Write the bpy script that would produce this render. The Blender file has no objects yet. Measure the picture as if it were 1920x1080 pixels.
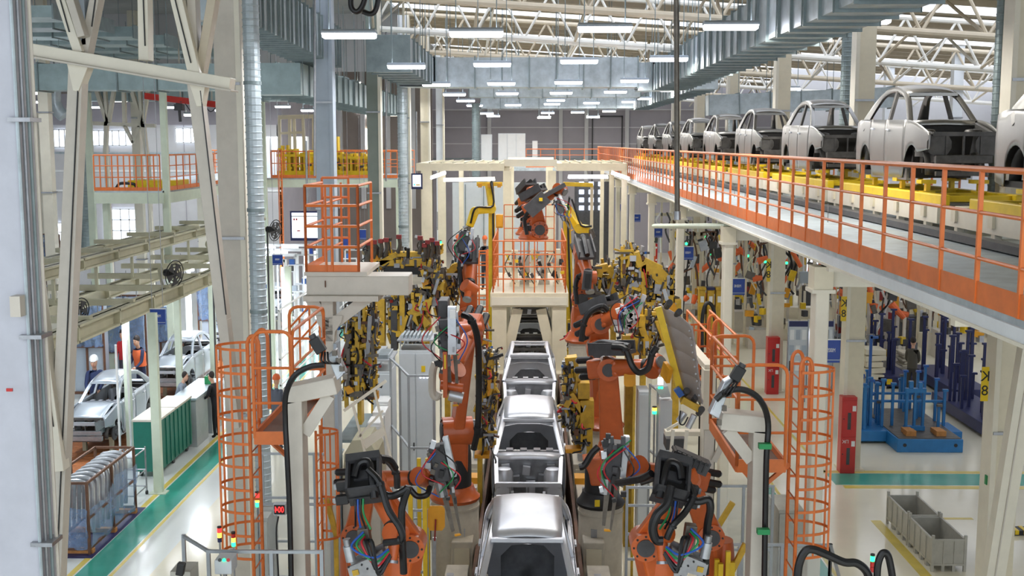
import bpy, bmesh, math, random
from mathutils import Vector, Matrix
random.seed(7)
R = math.radians
SC = bpy.context.scene
COL = SC.collection

# ------------------------------------------------------------------ camera
F = 2150.0            # focal length in pixels of the 1920 wide frame
CAMH = 8.2            # eye height above the hall floor
PITCH = math.atan(272 / F)
YAW = math.atan(38 / F)
cam = bpy.data.cameras.new('camera')
cam.sensor_width = 36.0
cam.lens = 36.0 * F / 1920
cam.clip_end = 400
camo = bpy.data.objects.new('camera', cam)
COL.objects.link(camo)
camo.location = (0, 0, CAMH)
camo.rotation_euler = (math.pi / 2 - PITCH, 0, YAW)
SC.camera = camo

# ------------------------------------------------------------------ world, exposure
w = bpy.data.worlds.new('daylight')
SC.world = w
w.use_nodes = True
bg = w.node_tree.nodes['Background']
bg.inputs['Color'].default_value = (0.86, 0.93, 1.0, 1)
bg.inputs['Strength'].default_value = 1.15
SC.view_settings.view_transform = 'Standard'
SC.view_settings.look = 'None'
SC.view_settings.exposure = 0.72
SC.view_settings.gamma = 1.0
SC.view_settings.use_curve_mapping = False
SC.cycles.use_denoising = True
SC.cycles.max_bounces = 6
SC.cycles.diffuse_bounces = 3
SC.cycles.transparent_max_bounces = 6
SC.cycles.use_adaptive_sampling = True
SC.cycles.adaptive_threshold = .035
SC.cycles.glossy_bounces = 3
SC.cycles.caustics_reflective = False
SC.cycles.caustics_refractive = False

LAMP_W = 62.0         # watts of each hanging luminaire

# ------------------------------------------------------------------ pixel to place
_f = Vector((-math.sin(YAW) * math.cos(PITCH), math.cos(YAW) * math.cos(PITCH), -math.sin(PITCH)))
_r = Vector((math.cos(YAW), math.sin(YAW), 0))
_u = _r.cross(_f)
EYE = Vector((0, 0, CAMH))
def ray(x, y):
    return _f + _r * ((x - 960) / F) + _u * ((540 - y) / F)
def at(x, y, Y):
    d = ray(x, y)
    return EYE + d * (Y / d.y)
def atz(x, y, z=0.0):
    d = ray(x, y)
    return EYE + d * ((z - CAMH) / d.z)
def atx(x, y, X):
    d = ray(x, y)
    return EYE + d * (X / d.x)
def V(*a):
    return Vector(a)

# ------------------------------------------------------------------ materials
def lin(c):
    return tuple(((v / 255) / 12.92 if v / 255 <= .04045 else ((v / 255 + .055) / 1.055) ** 2.4) for v in c)
MATS = {}
def mat(name, rgb, rough=.5, metal=0.0, var=.06, scale=6.0, bump=0.0, emit=None, estr=0.0, spec=.5, coat=0.0, alpha=1.0):
    m = bpy.data.materials.new(name)
    m.use_nodes = True
    nt = m.node_tree
    b = nt.nodes['Principled BSDF']
    c = lin(rgb)
    b.inputs['Roughness'].default_value = rough
    b.inputs['Metallic'].default_value = metal
    b.inputs['Specular IOR Level'].default_value = spec
    b.inputs['Coat Weight'].default_value = coat
    b.inputs['Coat Roughness'].default_value = .12
    b.inputs['Alpha'].default_value = alpha
    b.inputs['Base Color'].default_value = (*c, 1)
    if emit:
        b.inputs['Emission Color'].default_value = (*lin(emit), 1)
        b.inputs['Emission Strength'].default_value = estr
    if var > 0 or bump > 0:
        tc = nt.nodes.new('ShaderNodeTexCoord')
        nz = nt.nodes.new('ShaderNodeTexNoise')
        nz.inputs['Scale'].default_value = scale
        nz.inputs['Detail'].default_value = 5
        nz.inputs['Roughness'].default_value = .65
        nt.links.new(tc.outputs['Object'], nz.inputs['Vector'])
        if var > 0:
            rp = nt.nodes.new('ShaderNodeValToRGB')
            rp.color_ramp.elements[0].position = .32
            rp.color_ramp.elements[1].position = .68
            rp.color_ramp.elements[0].color = (*[max(0, v * (1 - var * 1.6)) for v in c], 1)
            rp.color_ramp.elements[1].color = (*[min(1, v * (1 + var)) for v in c], 1)
            nt.links.new(nz.outputs['Fac'], rp.inputs['Fac'])
            nt.links.new(rp.outputs['Color'], b.inputs['Base Color'])
        if bump > 0:
            bp = nt.nodes.new('ShaderNodeBump')
            bp.inputs['Strength'].default_value = bump
            bp.inputs['Distance'].default_value = .02
            nt.links.new(nz.outputs['Fac'], bp.inputs['Height'])
            nt.links.new(bp.outputs['Normal'], b.inputs['Normal'])
    MATS[name] = m
    return m
def glow(name, rgb, s):
    m = bpy.data.materials.new(name)
    m.use_nodes = True
    nt = m.node_tree
    nt.nodes.clear()
    o = nt.nodes.new('ShaderNodeOutputMaterial')
    e = nt.nodes.new('ShaderNodeEmission')
    e.inputs['Color'].default_value = (*lin(rgb), 1)
    e.inputs['Strength'].default_value = s
    nt.links.new(e.outputs[0], o.inputs[0])
    MATS[name] = m
    return m
def glassy(name, rgb, a, rough=.08):
    return mat(name, rgb, rough=rough, var=0, alpha=a, spec=.6)

mat('floor_cream', (234, 228, 206), rough=.13, var=.04, scale=.35, spec=.5)
mat('floor_cool_lit', (226, 231, 228), rough=.14, var=.03, scale=.4)  # left bay floor, its cool bluish lighting put into the colour
mat('stripe_green', (56, 160, 140), rough=.2, var=.07, scale=1.2)
mat('stripe_yellow', (220, 198, 92), rough=.3, var=.08, scale=2)
mat('cream', (225, 216, 192), rough=.45, var=.05, scale=2.5)
mat('warm_white', (231, 225, 208), rough=.45, var=.04, scale=2)
mat('cool_white', (226, 231, 235), rough=.42, var=.04, scale=2)
mat('edge_white', (190, 192, 202), rough=.5, var=.05, scale=2)
mat('taupe', (205, 198, 186), rough=.45, var=.05, scale=3)
mat('grey_green', (128, 138, 130), rough=.5, var=.05, scale=2)
mat('bluegrey', (172, 184, 196), rough=.5, var=.05, scale=2)
mat('pale_green', (206, 216, 196), rough=.5, var=.05, scale=2)
mat('truss_white', (228, 226, 218), rough=.5, var=.05, scale=2)
mat('truss_beige', (200, 188, 166), rough=.55, var=.06, scale=2)
mat('roof_deck', (176, 166, 144), rough=.7, var=.07, scale=1)
mat('roof_grey', (160, 162, 160), rough=.7, var=.07, scale=1)
mat('galv', (182, 194, 200), rough=.42, metal=.3, var=.13, scale=3.2)
mat('galv_dark', (136, 150, 152), rough=.45, metal=.3, var=.12, scale=3)
mat('duct_teal', (166, 186, 188), rough=.45, metal=.2, var=.12, scale=2)
mat('wall_grey', (168, 164, 172), rough=.75, var=.04, scale=.6)
mat('wall_light', (206, 206, 208), rough=.7, var=.04, scale=.6)
mat('wall_dark', (140, 130, 124), rough=.8, var=.05, scale=.6)
mat('orange', (226, 120, 54), rough=.42, var=.08, scale=4)
mat('robot_orange', (192, 92, 42), rough=.36, var=.08, scale=5, coat=.15)
mat('robot_bright', (208, 98, 38), rough=.36, var=.07, scale=5, coat=.15)
mat('black', (26, 26, 28), rough=.5, var=.15, scale=8)
mat('hose', (20, 20, 23), rough=.38, var=.1, scale=14, bump=.25)
mat('charcoal', (70, 70, 73), rough=.55, var=.15, scale=6)
mat('dark_steel', (104, 98, 90), rough=.45, metal=.5, var=.2, scale=7)
mat('steel', (158, 160, 164), rough=.35, metal=.7, var=.12, scale=6)
mat('alu', (190, 194, 200), rough=.32, metal=.6, var=.08, scale=6)
mat('fence_alu', (168, 174, 180), rough=.4, metal=.5, var=.06, scale=6)
mat('yellow', (232, 194, 36), rough=.42, var=.1, scale=4)
mat('jig_yellow', (206, 166, 48), rough=.45, var=.16, scale=5)
mat('skid_yellow', (238, 202, 24), rough=.45, var=.07, scale=3)
mat('amber', (226, 158, 30), rough=.45, var=.06, scale=4)
mat('body_steel', (196, 197, 200), rough=.34, metal=.72, var=.05, scale=2.2)
mat('body_satin', (150, 149, 146), rough=.34, metal=.85, var=.04, scale=2)
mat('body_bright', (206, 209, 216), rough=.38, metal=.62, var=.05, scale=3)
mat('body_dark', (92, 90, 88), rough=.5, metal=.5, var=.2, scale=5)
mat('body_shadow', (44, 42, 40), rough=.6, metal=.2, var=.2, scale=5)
mat('silver_paint', (178, 186, 194), rough=.3, metal=.5, var=.03, scale=2, coat=.3)
mat('concrete', (204, 196, 180), rough=.62, var=.08, scale=5)
mat('red', (196, 40, 36), rough=.35, var=.06, scale=3)
mat('clamp_red', (140, 34, 30), rough=.45, var=.1, scale=5)
mat('blue', (34, 92, 168), rough=.4, var=.07, scale=4)
mat('rack_blue', (36, 116, 178), rough=.4, var=.08, scale=4)
mat('navy', (38, 44, 92), rough=.45, var=.08, scale=4)
mat('sign_blue', (26, 66, 158), rough=.4, var=.03, scale=4)
mat('white_paint', (238, 240, 240), rough=.4, var=.02, scale=4)
mat('cabinet_grey', (206, 213, 218), rough=.4, var=.03, scale=3)
mat('bin_grey', (176, 174, 164), rough=.5, var=.08, scale=4)
mat('crate_green', (18, 108, 92), rough=.45, var=.06, scale=4)
mat('bench_grey', (164, 170, 172), rough=.4, var=.06, scale=4)
mat('wood', (172, 104, 58), rough=.6, var=.22, scale=7)
mat('pallet_wood', (196, 136, 76), rough=.7, var=.15, scale=8)
mat('rust_brown', (104, 70, 50), rough=.6, var=.15, scale=6)
mat('film', (120, 150, 190), rough=.2, var=.25, scale=4, alpha=.55, bump=.6)
mat('skin', (206, 160, 134), rough=.5, var=.03)
mat('cloth_grey', (112, 122, 134), rough=.85, var=.08, scale=10)
mat('cloth_navy', (40, 48, 72), rough=.85, var=.08, scale=10)
mat('cloth_black', (26, 27, 32), rough=.85, var=.08, scale=10)
mat('cloth_olive', (86, 84, 74), rough=.85, var=.08, scale=10)
mat('vest_orange', (232, 112, 62), rough=.7, var=.05)
mat('hair', (38, 28, 24), rough=.7, var=.1)
mat('olive_white', (188, 184, 158), rough=.5, var=.06, scale=3)
mat('panel_grey', (168, 160, 156), rough=.45, metal=.15, var=.06, scale=3)
mat('cable_green', (30, 140, 80), rough=.5, var=.05)
mat('cable_blue', (40, 90, 180), rough=.5, var=.05)
mat('cable_red', (190, 40, 50), rough=.5, var=.05)
mat('crane_red', (206, 48, 38), rough=.4, var=.05)
glassy('clear_pane', (210, 222, 226), .16)
glow('lamp_glow', (246, 244, 255), 9.0)
glow('lamp_warm', (255, 244, 222), 7.0)
glow('tube_glow', (236, 242, 255), 6.0)
glow('window_glow', (226, 236, 255), 2.3)
glow('skylight_glow', (236, 242, 255), 1.5)
glow('screen_white', (238, 244, 255), 1.5)
glow('led_green', (40, 230, 120), 3.0)
glow('led_red', (255, 40, 40), 3.0)
glow('led_amber', (255, 190, 60), 3.0)
glow('led_white', (230, 235, 255), 3.0)

# ------------------------------------------------------------------ mesh builder
class MB:
    """Collects shapes in world (or local) coordinates; build() links them as ONE mesh object."""
    def __init__(s):
        s.v = []; s.f = []
    def _add(s, vs, fs):
        o = len(s.v)
        s.v += [Vector(p) for p in vs]
        s.f += [tuple(i + o for i in q) for q in fs]
        return s
    def bx(s, x0, x1, y0, y1, z0, z1):
        vs = [(x0,y0,z0),(x1,y0,z0),(x1,y1,z0),(x0,y1,z0),(x0,y0,z1),(x1,y0,z1),(x1,y1,z1),(x0,y1,z1)]
        return s._add(vs, [(0,3,2,1),(4,5,6,7),(0,1,5,4),(1,2,6,5),(2,3,7,6),(3,0,4,7)])
    def box(s, c, sx, sy, sz, rz=0, rx=0, ry=0):
        m = Matrix.Rotation(rz, 3, 'Z') @ Matrix.Rotation(ry, 3, 'Y') @ Matrix.Rotation(rx, 3, 'X')
        c = Vector(c)
        vs = [c + m @ Vector((a*sx/2, b*sy/2, d*sz/2)) for d in (-1,1) for a, b in ((-1,-1),(1,-1),(1,1),(-1,1))]
        return s._add(vs, [(0,3,2,1),(4,5,6,7),(0,1,5,4),(1,2,6,5),(2,3,7,6),(3,0,4,7)])
    def bar(s, p, q, wd, h=None, w2=None, h2=None, up=(0, 0, 1)):
        """box-section bar from p to q, wd across, h along 'up'"""
        p = Vector(p); q = Vector(q)
        h = wd if h is None else h
        w2 = wd if w2 is None else w2
        h2 = h if h2 is None else h2
        d = (q - p)
        if d.length < 1e-6: return s
        d.normalize()
        upv = Vector(up)
        if abs(d.dot(upv)) > .98: upv = Vector((0, 1, 0)) if abs(d.y) < .9 else Vector((1, 0, 0))
        a = d.cross(upv).normalized(); b = a.cross(d).normalized()
        vs = []
        for c, ww, hh in ((p, wd, h), (q, w2, h2)):
            vs += [c - a*ww/2 - b*hh/2, c + a*ww/2 - b*hh/2, c + a*ww/2 + b*hh/2, c - a*ww/2 + b*hh/2]
        return s._add(vs, [(0,1,2,3),(7,6,5,4),(0,4,5,1),(1,5,6,2),(2,6,7,3),(3,7,4,0)])
    def tube(s, pts, r, n=8, r2=None, cap=True):
        pts = [Vector(p) for p in pts]
        if len(pts) < 2: return s
        N = len(pts); vs = []; fs = []
        pa = None
        for i, p in enumerate(pts):
            t = (pts[min(i+1, N-1)] - pts[max(i-1, 0)])
            if t.length < 1e-9: t = Vector((0, 0, 1))
            t.normalize()
            if pa is None:
                up = Vector((0, 0, 1)) if abs(t.z) < .9 else Vector((0, 1, 0))
                a = t.cross(up).normalized()
            else:
                a = pa - t * pa.dot(t)
                a = a.normalized() if a.length > 1e-6 else t.orthogonal().normalized()
            pa = a
            b = t.cross(a)
            rr = r if r2 is None else r + (r2 - r) * i / (N - 1)
            for k in range(n):
                an = 2*math.pi*k/n
                vs.append(p + (a*math.cos(an) + b*math.sin(an)) * rr)
        for i in range(N-1):
            for k in range(n):
                k2 = (k+1) % n
                fs.append((i*n+k, i*n+k2, (i+1)*n+k2, (i+1)*n+k))
        if cap:
            fs.append(tuple(range(n-1, -1, -1)))
            fs.append(tuple((N-1)*n + k for k in range(n)))
        return s._add(vs, fs)
    def cyl(s, p, q, r, r2=None, n=14):
        return s.tube([p, q], r, n, r2)
    def lathe(s, prof, c, n=24, axis=(0, 0, 1)):
        """profile [(radius, height)] turned about axis through c"""
        ax = Vector(axis).normalized()
        a = ax.orthogonal().normalized(); b = ax.cross(a)
        c = Vector(c); vs = []; fs = []
        for r, z in prof:
            for k in range(n):
                an = 2*math.pi*k/n
                vs.append(c + ax*z + (a*math.cos(an) + b*math.sin(an))*r)
        for i in range(len(prof)-1):
            for k in range(n):
                k2 = (k+1) % n
                fs.append((i*n+k, i*n+k2, (i+1)*n+k2, (i+1)*n+k))
        fs.append(tuple(range(n-1, -1, -1)))
        fs.append(tuple((len(prof)-1)*n + k for k in range(n)))
        return s._add(vs, fs)
    def prism(s, poly, ext):
        ext = Vector(ext); n = len(poly)
        vs = [Vector(p) for p in poly] + [Vector(p) + ext for p in poly]
        fs = [tuple(range(n)), tuple(range(2*n-1, n-1, -1))]
        fs += [(i, i+n, (i+1) % n + n, (i+1) % n) for i in range(n)]
        return s._add(vs, fs)
    def grid(s, rows, close=False):
        """rows: list of equal length point lists"""
        n = len(rows[0]); vs = [p for r in rows for p in r]; fs = []
        for i in range(len(rows)-1):
            for k in range(n-1 if not close else n):
                k2 = (k+1) % n
                fs.append((i*n+k, i*n+k2, (i+1)*n+k2, (i+1)*n+k))
        return s._add(vs, fs)
    def ball(s, c, rx, ry=None, rz=None, n=12, m=8):
        ry = rx if ry is None else ry; rz = rx if rz is None else rz
        c = Vector(c); rows = []
        for i in range(m+1):
            t = math.pi*i/m
            rows.append([c + Vector((rx*math.sin(t)*math.cos(2*math.pi*k/n), ry*math.sin(t)*math.sin(2*math.pi*k/n), rz*math.cos(t))) for k in range(n)])
        return s.grid(rows, True)
    def build(s, name, m, parent=None, smooth=35, origin=None, bevel=0, solid=0, fix=True):
        if not s.v: return None
        o0 = Vector(origin) if origin is not None else Vector((0, 0, 0))
        if parent is not None and origin is None:
            o0 = world_loc(parent)
        me = bpy.data.meshes.new(name)
        me.from_pydata([p - o0 for p in s.v], [], s.f)
        if fix:
            bm = bmesh.new(); bm.from_mesh(me)
            bmesh.ops.recalc_face_normals(bm, faces=bm.faces)
            bm.to_mesh(me); bm.free()
        me.materials.append(MATS[m])
        if smooth:
            me.polygons.foreach_set('use_smooth', [True]*len(me.polygons))
            me.set_sharp_from_angle(angle=R(smooth))
        o = bpy.data.objects.new(name, me)
        COL.objects.link(o)
        if parent is not None:
            o.parent = parent
            o.location = (0, 0, 0)
        else:
            o.location = o0
        if bevel:
            b = o.modifiers.new('bevel', 'BEVEL'); b.width = bevel; b.segments = 2; b.limit_method = 'ANGLE'
        if solid:
            b = o.modifiers.new('thick', 'SOLIDIFY'); b.thickness = solid; b.offset = 0
        return o
def world_loc(o):
    l = Vector(o.location)
    while o.parent:
        o = o.parent
        l += Vector(o.location)
    return l
def smooth(pts, k=6):
    """Catmull-Rom through the points"""
    P = [Vector(p) for p in pts]
    if len(P) < 3: return P
    out = []
    Q = [P[0]*2 - P[1]] + P + [P[-1]*2 - P[-2]]
    for i in range(1, len(Q)-2):
        a, b, c, d = Q[i-1:i+3]
        for j in range(k):
            t = j / k
            out.append(.5*((2*b) + (c-a)*t + (2*a-5*b+4*c-d)*t*t + (3*b-a-3*c+d)*t*t*t))
    out.append(P[-1])
    return out
def arc(c, a, b, t0, t1, n=12):
    """points c + a cos t + b sin t"""
    c = Vector(c); a = Vector(a); b = Vector(b)
    return [c + a*math.cos(t0+(t1-t0)*i/n) + b*math.sin(t0+(t1-t0)*i/n) for i in range(n+1)]
def tag(o, label, cat, group=None, kind=None):
    if label: o['label'] = label
    if cat: o['category'] = cat
    if group: o['group'] = group
    if kind: o['kind'] = kind
    return o
def thing(name, label, cat, loc=(0, 0, 0), group=None, kind=None):
    o = bpy.data.objects.new(name, None)
    COL.objects.link(o)
    o.location = loc
    o.empty_display_size = .1
    return tag(o, label, cat, group, kind)
def struct(o, label=None):
    o['kind'] = 'structure'
    if label: o['label'] = label
    return o
KIDS = {}
def kids(o):
    return [c for c in COL.objects if c.parent == o]
def clone(o, loc=None, label=None, group=None, parent=None, _k=None):
    if _k is None:
        _k = {}
        for c in COL.objects:
            if c.parent: _k.setdefault(c.parent.name, []).append(c)
    n = o.copy()
    COL.objects.link(n)
    if parent is not None: n.parent = parent
    if loc is not None: n.location = loc
    if label: n['label'] = label
    if group: n['group'] = group
    for c in _k.get(o.name, []):
        clone(c, parent=n, _k=_k)
    return n
ORD = ['first', 'second', 'third', 'fourth', 'fifth', 'sixth', 'seventh', 'eighth', 'ninth', 'tenth', 'eleventh', 'twelfth', 'thirteenth', 'fourteenth', 'fifteenth', 'sixteenth', 'seventeenth', 'eighteenth']
FONTC = {}
def text(name, s, m, size, loc, rot, parent=None, mirror=False, depth=.003, bold=0.0):
    """raised lettering turned into a mesh; mirror writes it back to front as the photo shows it"""
    cu = bpy.data.curves.new(name, 'FONT')
    cu.body = s; cu.size = size; cu.align_x = 'CENTER'; cu.align_y = 'CENTER'; cu.extrude = depth; cu.offset = bold
    cu.resolution_u = 3
    tmp = bpy.data.objects.new(name + '_tmp', cu)
    COL.objects.link(tmp)
    dg = bpy.context.evaluated_depsgraph_get()
    me = bpy.data.meshes.new_from_object(tmp.evaluated_get(dg))
    bpy.data.objects.remove(tmp)
    if mirror:
        me.transform(Matrix.Scale(-1, 4, (1, 0, 0)))
        me.flip_normals()
    me.materials.clear(); me.materials.append(MATS[m])
    me.name = name
    o = bpy.data.objects.new(name, me)
    COL.objects.link(o)
    o.rotation_euler = rot
    if parent is not None:
        o.parent = parent; o.location = Vector(loc) - world_loc(parent)
    else: o.location = loc
    return o
FACE = (math.pi/2, 0, 0)     # text standing upright, facing the camera (-Y)

for _n in ('lamp_glow', 'lamp_warm', 'led_green', 'led_red', 'led_amber', 'led_white', 'screen_white', 'tube_glow'):
    MATS[_n].cycles.emission_sampling = 'NONE'
# ================================================================== hall shell
m = MB().bx(-7.3, 40, -12, 100, -.2, 0)
struct(m.build('floor', 'floor_cream', smooth=0), 'cream glossy epoxy floor of the main hall')
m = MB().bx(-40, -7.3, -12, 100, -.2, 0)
struct(m.build('floor', 'floor_cool_lit', smooth=0), 'glossy epoxy floor of the left bay, cool light painted into its pale colour')

def floor_stripe(label, poly, m, h):
    o = MB().prism([(p[0], p[1], .0) for p in poly], (0, 0, h)).build('floor_marking', m, smooth=0)
    tag(o, label, 'floor marking', 'painted floor lanes')
    return o
# left lane: green band with yellow edges, running down the hall
a0 = atz(150, 1080); b0 = atz(205, 1080)
xl, xr = -8.72, -8.1
floor_stripe('green walkway band running along the left bay floor', [(xl, 8), (xr, 8), (xr, 60), (xl, 60)], 'stripe_green', .004)
floor_stripe('yellow line on the machine side of the left green walkway', [(xl-.16, 8), (xl-.04, 8), (xl-.04, 60), (xl-.16, 60)], 'stripe_yellow', .004)
floor_stripe('yellow line on the open side of the left green walkway', [(xr+.03, 8), (xr+.1, 8), (xr+.1, 60), (xr+.03, 60)], 'stripe_yellow', .004)
# right lanes
yr = 27.6
floor_stripe('green walkway band crossing the right floor before the red cabinet', [(7.35, 27.05), (30, 27.05), (30, 28.0), (7.35, 28.0)], 'stripe_green', .004)
floor_stripe('yellow line on the near side of the crossing green walkway', [(7.5, 26.75), (30, 26.75), (30, 26.98), (7.5, 26.98)], 'stripe_yellow', .004)
floor_stripe('yellow line on the far side of the crossing green walkway', [(7.2, 28.05), (30, 28.05), (30, 28.25), (7.2, 28.25)], 'stripe_yellow', .004)
floor_stripe('long yellow line running down the right floor beside the columns', [(7.32, 28.1), (7.4, 28.1), (7.4, 75), (7.32, 75)], 'stripe_yellow', .004)
floor_stripe('green walkway band along the right robot fence', [(5.3, 8), (5.75, 8), (5.75, 36), (5.3, 36)], 'stripe_green', .004)
floor_stripe('yellow line beside the right robot fence walkway', [(5.79, 8), (5.86, 8), (5.86, 36), (5.79, 36)], 'stripe_yellow', .004)
floor_stripe('yellow outline painted around the grey metal bins', [(7.42, 24.4), (7.64, 24.4), (7.64, 20.8), (7.42, 20.8)], 'stripe_yellow', .005)
floor_stripe('short yellow line painted across behind the grey metal bins', [(8.5, 24.5), (9.7, 24.5), (9.7, 24.62), (8.5, 24.62)], 'stripe_yellow', .005)

# walls
YB = 86.0
m = MB().bx(-14, 40, YB, YB + .3, 0, 16)
wall = struct(m.build('wall_back', 'wall_grey', smooth=0), 'grey panelled end wall of the hall')
for i, z in enumerate((7.0, 8.1, 9.3, 10.6)):
    MB().bx(-14, 40, YB - .06, YB, z, z + .08).build('girt', 'wall_light' if i else 'galv_dark', wall, smooth=0)
for i, x in enumerate((-3.2, 2.1, 4.0, 7.0, 10.5)):
    MB().bx(x - .14, x + .14, YB - .25, YB, 0, 14).build('pilaster', 'wall_light', wall, smooth=0)
# roller gate outline of the end wall
MB().bx(4.4, 4.5, YB - .08, YB, 4, 10.2).bx(6.6, 6.7, YB - .08, YB, 4, 10.2).bx(4.4, 6.7, YB - .08, YB, 10.1, 10.2).build('gate_frame', 'charcoal', wall, smooth=0)

YL = 64.0
m = MB().bx(-34, -14, YL, YL + .3, 0, 15)
wl = struct(m.build('wall_far_left', 'wall_light', smooth=0), 'light grey panelled end wall of the left bay')
for z, mm in ((5.5, 'white_paint'), (6.6, 'white_paint'), (7.6, 'galv'), (10.9, 'wall_dark')):
    MB().bx(-34, -14, YL - .05, YL, z, z + .1).build('girt', mm, wl, smooth=0)
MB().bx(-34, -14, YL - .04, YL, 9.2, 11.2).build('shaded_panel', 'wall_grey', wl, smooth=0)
for i in range(9):
    x = -32 + i * 2.1
    MB().bx(x, x + .03, YL - .03, YL, 0, 15).build('panel_joint', 'wall_grey', wl, smooth=0)
def end_window(n, x0, y0, x1, y1, cols, rows):
    p = at(x0, y1, YL - .12); q = at(x1, y0, YL - .12)
    t = thing('window_%d' % n, None, None, (p.x, YL - .12, p.z), kind='structure')
    t['label'] = 'bright daylight window in the left end wall'
    MB().bx(p.x, q.x, YL - .12, YL - .1, p.z, q.z).build('pane', 'window_glow', t, smooth=0)
    for i in range(cols + 1):
        x = p.x + (q.x - p.x) * i / cols
        MB().bx(x - .03, x + .03, YL - .16, YL - .1, p.z, q.z).build('mullion', 'white_paint', t, smooth=0)
    for i in range(rows + 1):
        z = p.z + (q.z - p.z) * i / rows
        MB().bx(p.x, q.x, YL - .16, YL - .1, z - .03, z + .03).build('mullion', 'white_paint', t, smooth=0)
end_window(1, 30, 243, 84, 277, 5, 1)
end_window(2, 102, 243, 131, 276, 3, 1)
end_window(3, 174, 245, 248, 273, 6, 1)
end_window(4, 196, 392, 258, 452, 4, 3)
end_window(5, 58, 418, 122, 470, 4, 3)
end_window(6, 330, 240, 372, 268, 3, 1)
# far side wall of the left bay and of the right bay
wl2 = struct(MB().bx(-34.3, -34, -12, 86, 0, 15).build('wall_left', 'wall_light', smooth=0), 'light wall along the left bay')
wr2 = struct(MB().bx(27, 27.3, -12, 86, 0, 15).build('wall_right', 'wall_grey', smooth=0), 'light wall along the right bay')
for i in range(6):
    y0 = 30 + i * 8
    t = thing('window_%d' % (7 + i), None, None, (26.9, y0, 1), kind='structure')
    t['label'] = 'tall bright window in the right side wall'
    MB().bx(26.92, 26.95, y0, y0 + 5, 1, 5).build('pane', 'window_glow', t, smooth=0)
    for k in range(6):
        MB().bx(26.86, 26.95, y0 + k - .04, y0 + k + .04, 1, 5).build('mullion', 'white_paint', t, smooth=0)
struct(MB().bx(-14.2, -13.9, 64, 74.2, 0, 15).build('wall_side', 'wall_grey', smooth=0), 'short return wall at the back of the left bay')
struct(MB().bx(-14.2, -13.9, 74.2, 86, 0, 15).build('wall_side', 'wall_grey', smooth=0), 'short return wall at the far back')
# inner partition behind the left upper platform
wp = struct(MB().bx(-13.8, -6.4, 74, 74.2, 0, 14).build('wall_inner', 'wall_dark', smooth=0), 'dark wall behind the upper platform')
for x in (-12.5, -11, -9.4, -7.8):
    MB().bx(x, x + .3, 73.8, 74, 4, 13).build('pilaster', 'wall_light', wp, smooth=0)
MB().bx(-10.9, -10.1, 73.9, 74, 7.8, 9.1).build('lit_panel', 'lamp_warm', wp, smooth=0)

# ------------------------------------------------------------------ roof
def roofz(X): return 13.35 - .067 * X
bays = [20.4 + 9.2 * k for k in range(-2, 8)]
m = None
for k, y0 in enumerate(bays[:-1]):
    for (ya, yb, mm, nm) in ((y0, y0 + 6.2, 'roof_deck', 'ceiling'), (y0 + 6.2, y0 + 9.2, 'skylight_glow', 'window_%d' % (20 + k))):
        if mm == 'skylight_glow' and not (2 <= k <= 7):
            mm, nm = 'roof_deck', 'ceiling'
        g = MB()
        g.prism([(-5.6, ya, roofz(-5.6)), (28, ya, roofz(28)), (28, ya, roofz(28) + .1), (-5.6, ya, roofz(-5.6) + .1)], (0, yb - ya, 0))
        o = g.build(nm, mm, smooth=0)
        struct(o, 'bright skylight strip in the hall roof' if nm.startswith('win') else 'beige roof deck over the main hall')
    o = MB().bx(-34.2, -5.6, y0, y0 + 9.2, 13.6, 13.75).build('ceiling', 'roof_grey', smooth=0)
    struct(o, 'grey roof deck over the left bay')
    # roof ribs under each deck
    for j in range(4):
        yy = y0 + .8 + j * 1.6
        MB().prism([(-5.6, yy, roofz(-5.6) - .22), (28, yy, roofz(28) - .22), (28, yy, roofz(28) - .02), (-5.6, yy, roofz(-5.6) - .02)], (0, .12, 0)).build('trim_1', 'truss_beige', smooth=0)['kind'] = 'structure'

def chordz(X): return 11.62 - .067 * X
WEB = {}
def truss(Y, mcol, x0=-5.3, x1=24.0):
    t = thing('trim_2', None, None, (0, Y, chordz(0)), kind='structure')
    t['label'] = 'welded roof truss crossing the hall'
    r = .1
    MB().tube([(x0, Y, chordz(x0)), (x1, Y, chordz(x1))], r, 10).build('bottom_chord', mcol, t)
    MB().tube([(x0, Y, chordz(x0) + 1.5), (x1, Y, chordz(x1) + 1.5)], .09, 8).build('top_chord', mcol, t)
    n = int((x1 - x0) / .82); st = (x1 - x0) / n
    key = mcol
    for i in range(n):
        xa = x0 + i * st; xb = xa + st
        za, zb = (0, 1.5) if i % 2 == 0 else (1.5, 0)
        kk = (key, i % 2)
        if kk not in WEB:
            o = MB().tube([(0, 0, za), (st, 0, zb - .067 * st)], .045, 6).build('diagonal', mcol)
            WEB[kk] = o.data
            o.parent = t
        else:
            o = bpy.data.objects.new('diagonal', WEB[kk]); COL.objects.link(o); o.parent = t
        o.location = (xa, 0, chordz(xa) - chordz(0))
    # long struts from each second node to the next truss, along the hall
    for i in range(0, n, 4):
        xa = x0 + i * st
        MB().tube([(xa, Y, chordz(xa)), (xa + .5, Y + 4.6, chordz(xa) + 1.45)], .05, 6).build('knee_brace', mcol, t)
        MB().tube([(xa + .5, Y + 4.6, chordz(xa) + 1.45), (xa, Y + 9.2, chordz(xa))], .05, 6).build('knee_brace', mcol, t)
for k in range(6):
    truss(29.6 + 9.2 * k, 'truss_beige' if k % 2 == 0 else 'truss_white')

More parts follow.
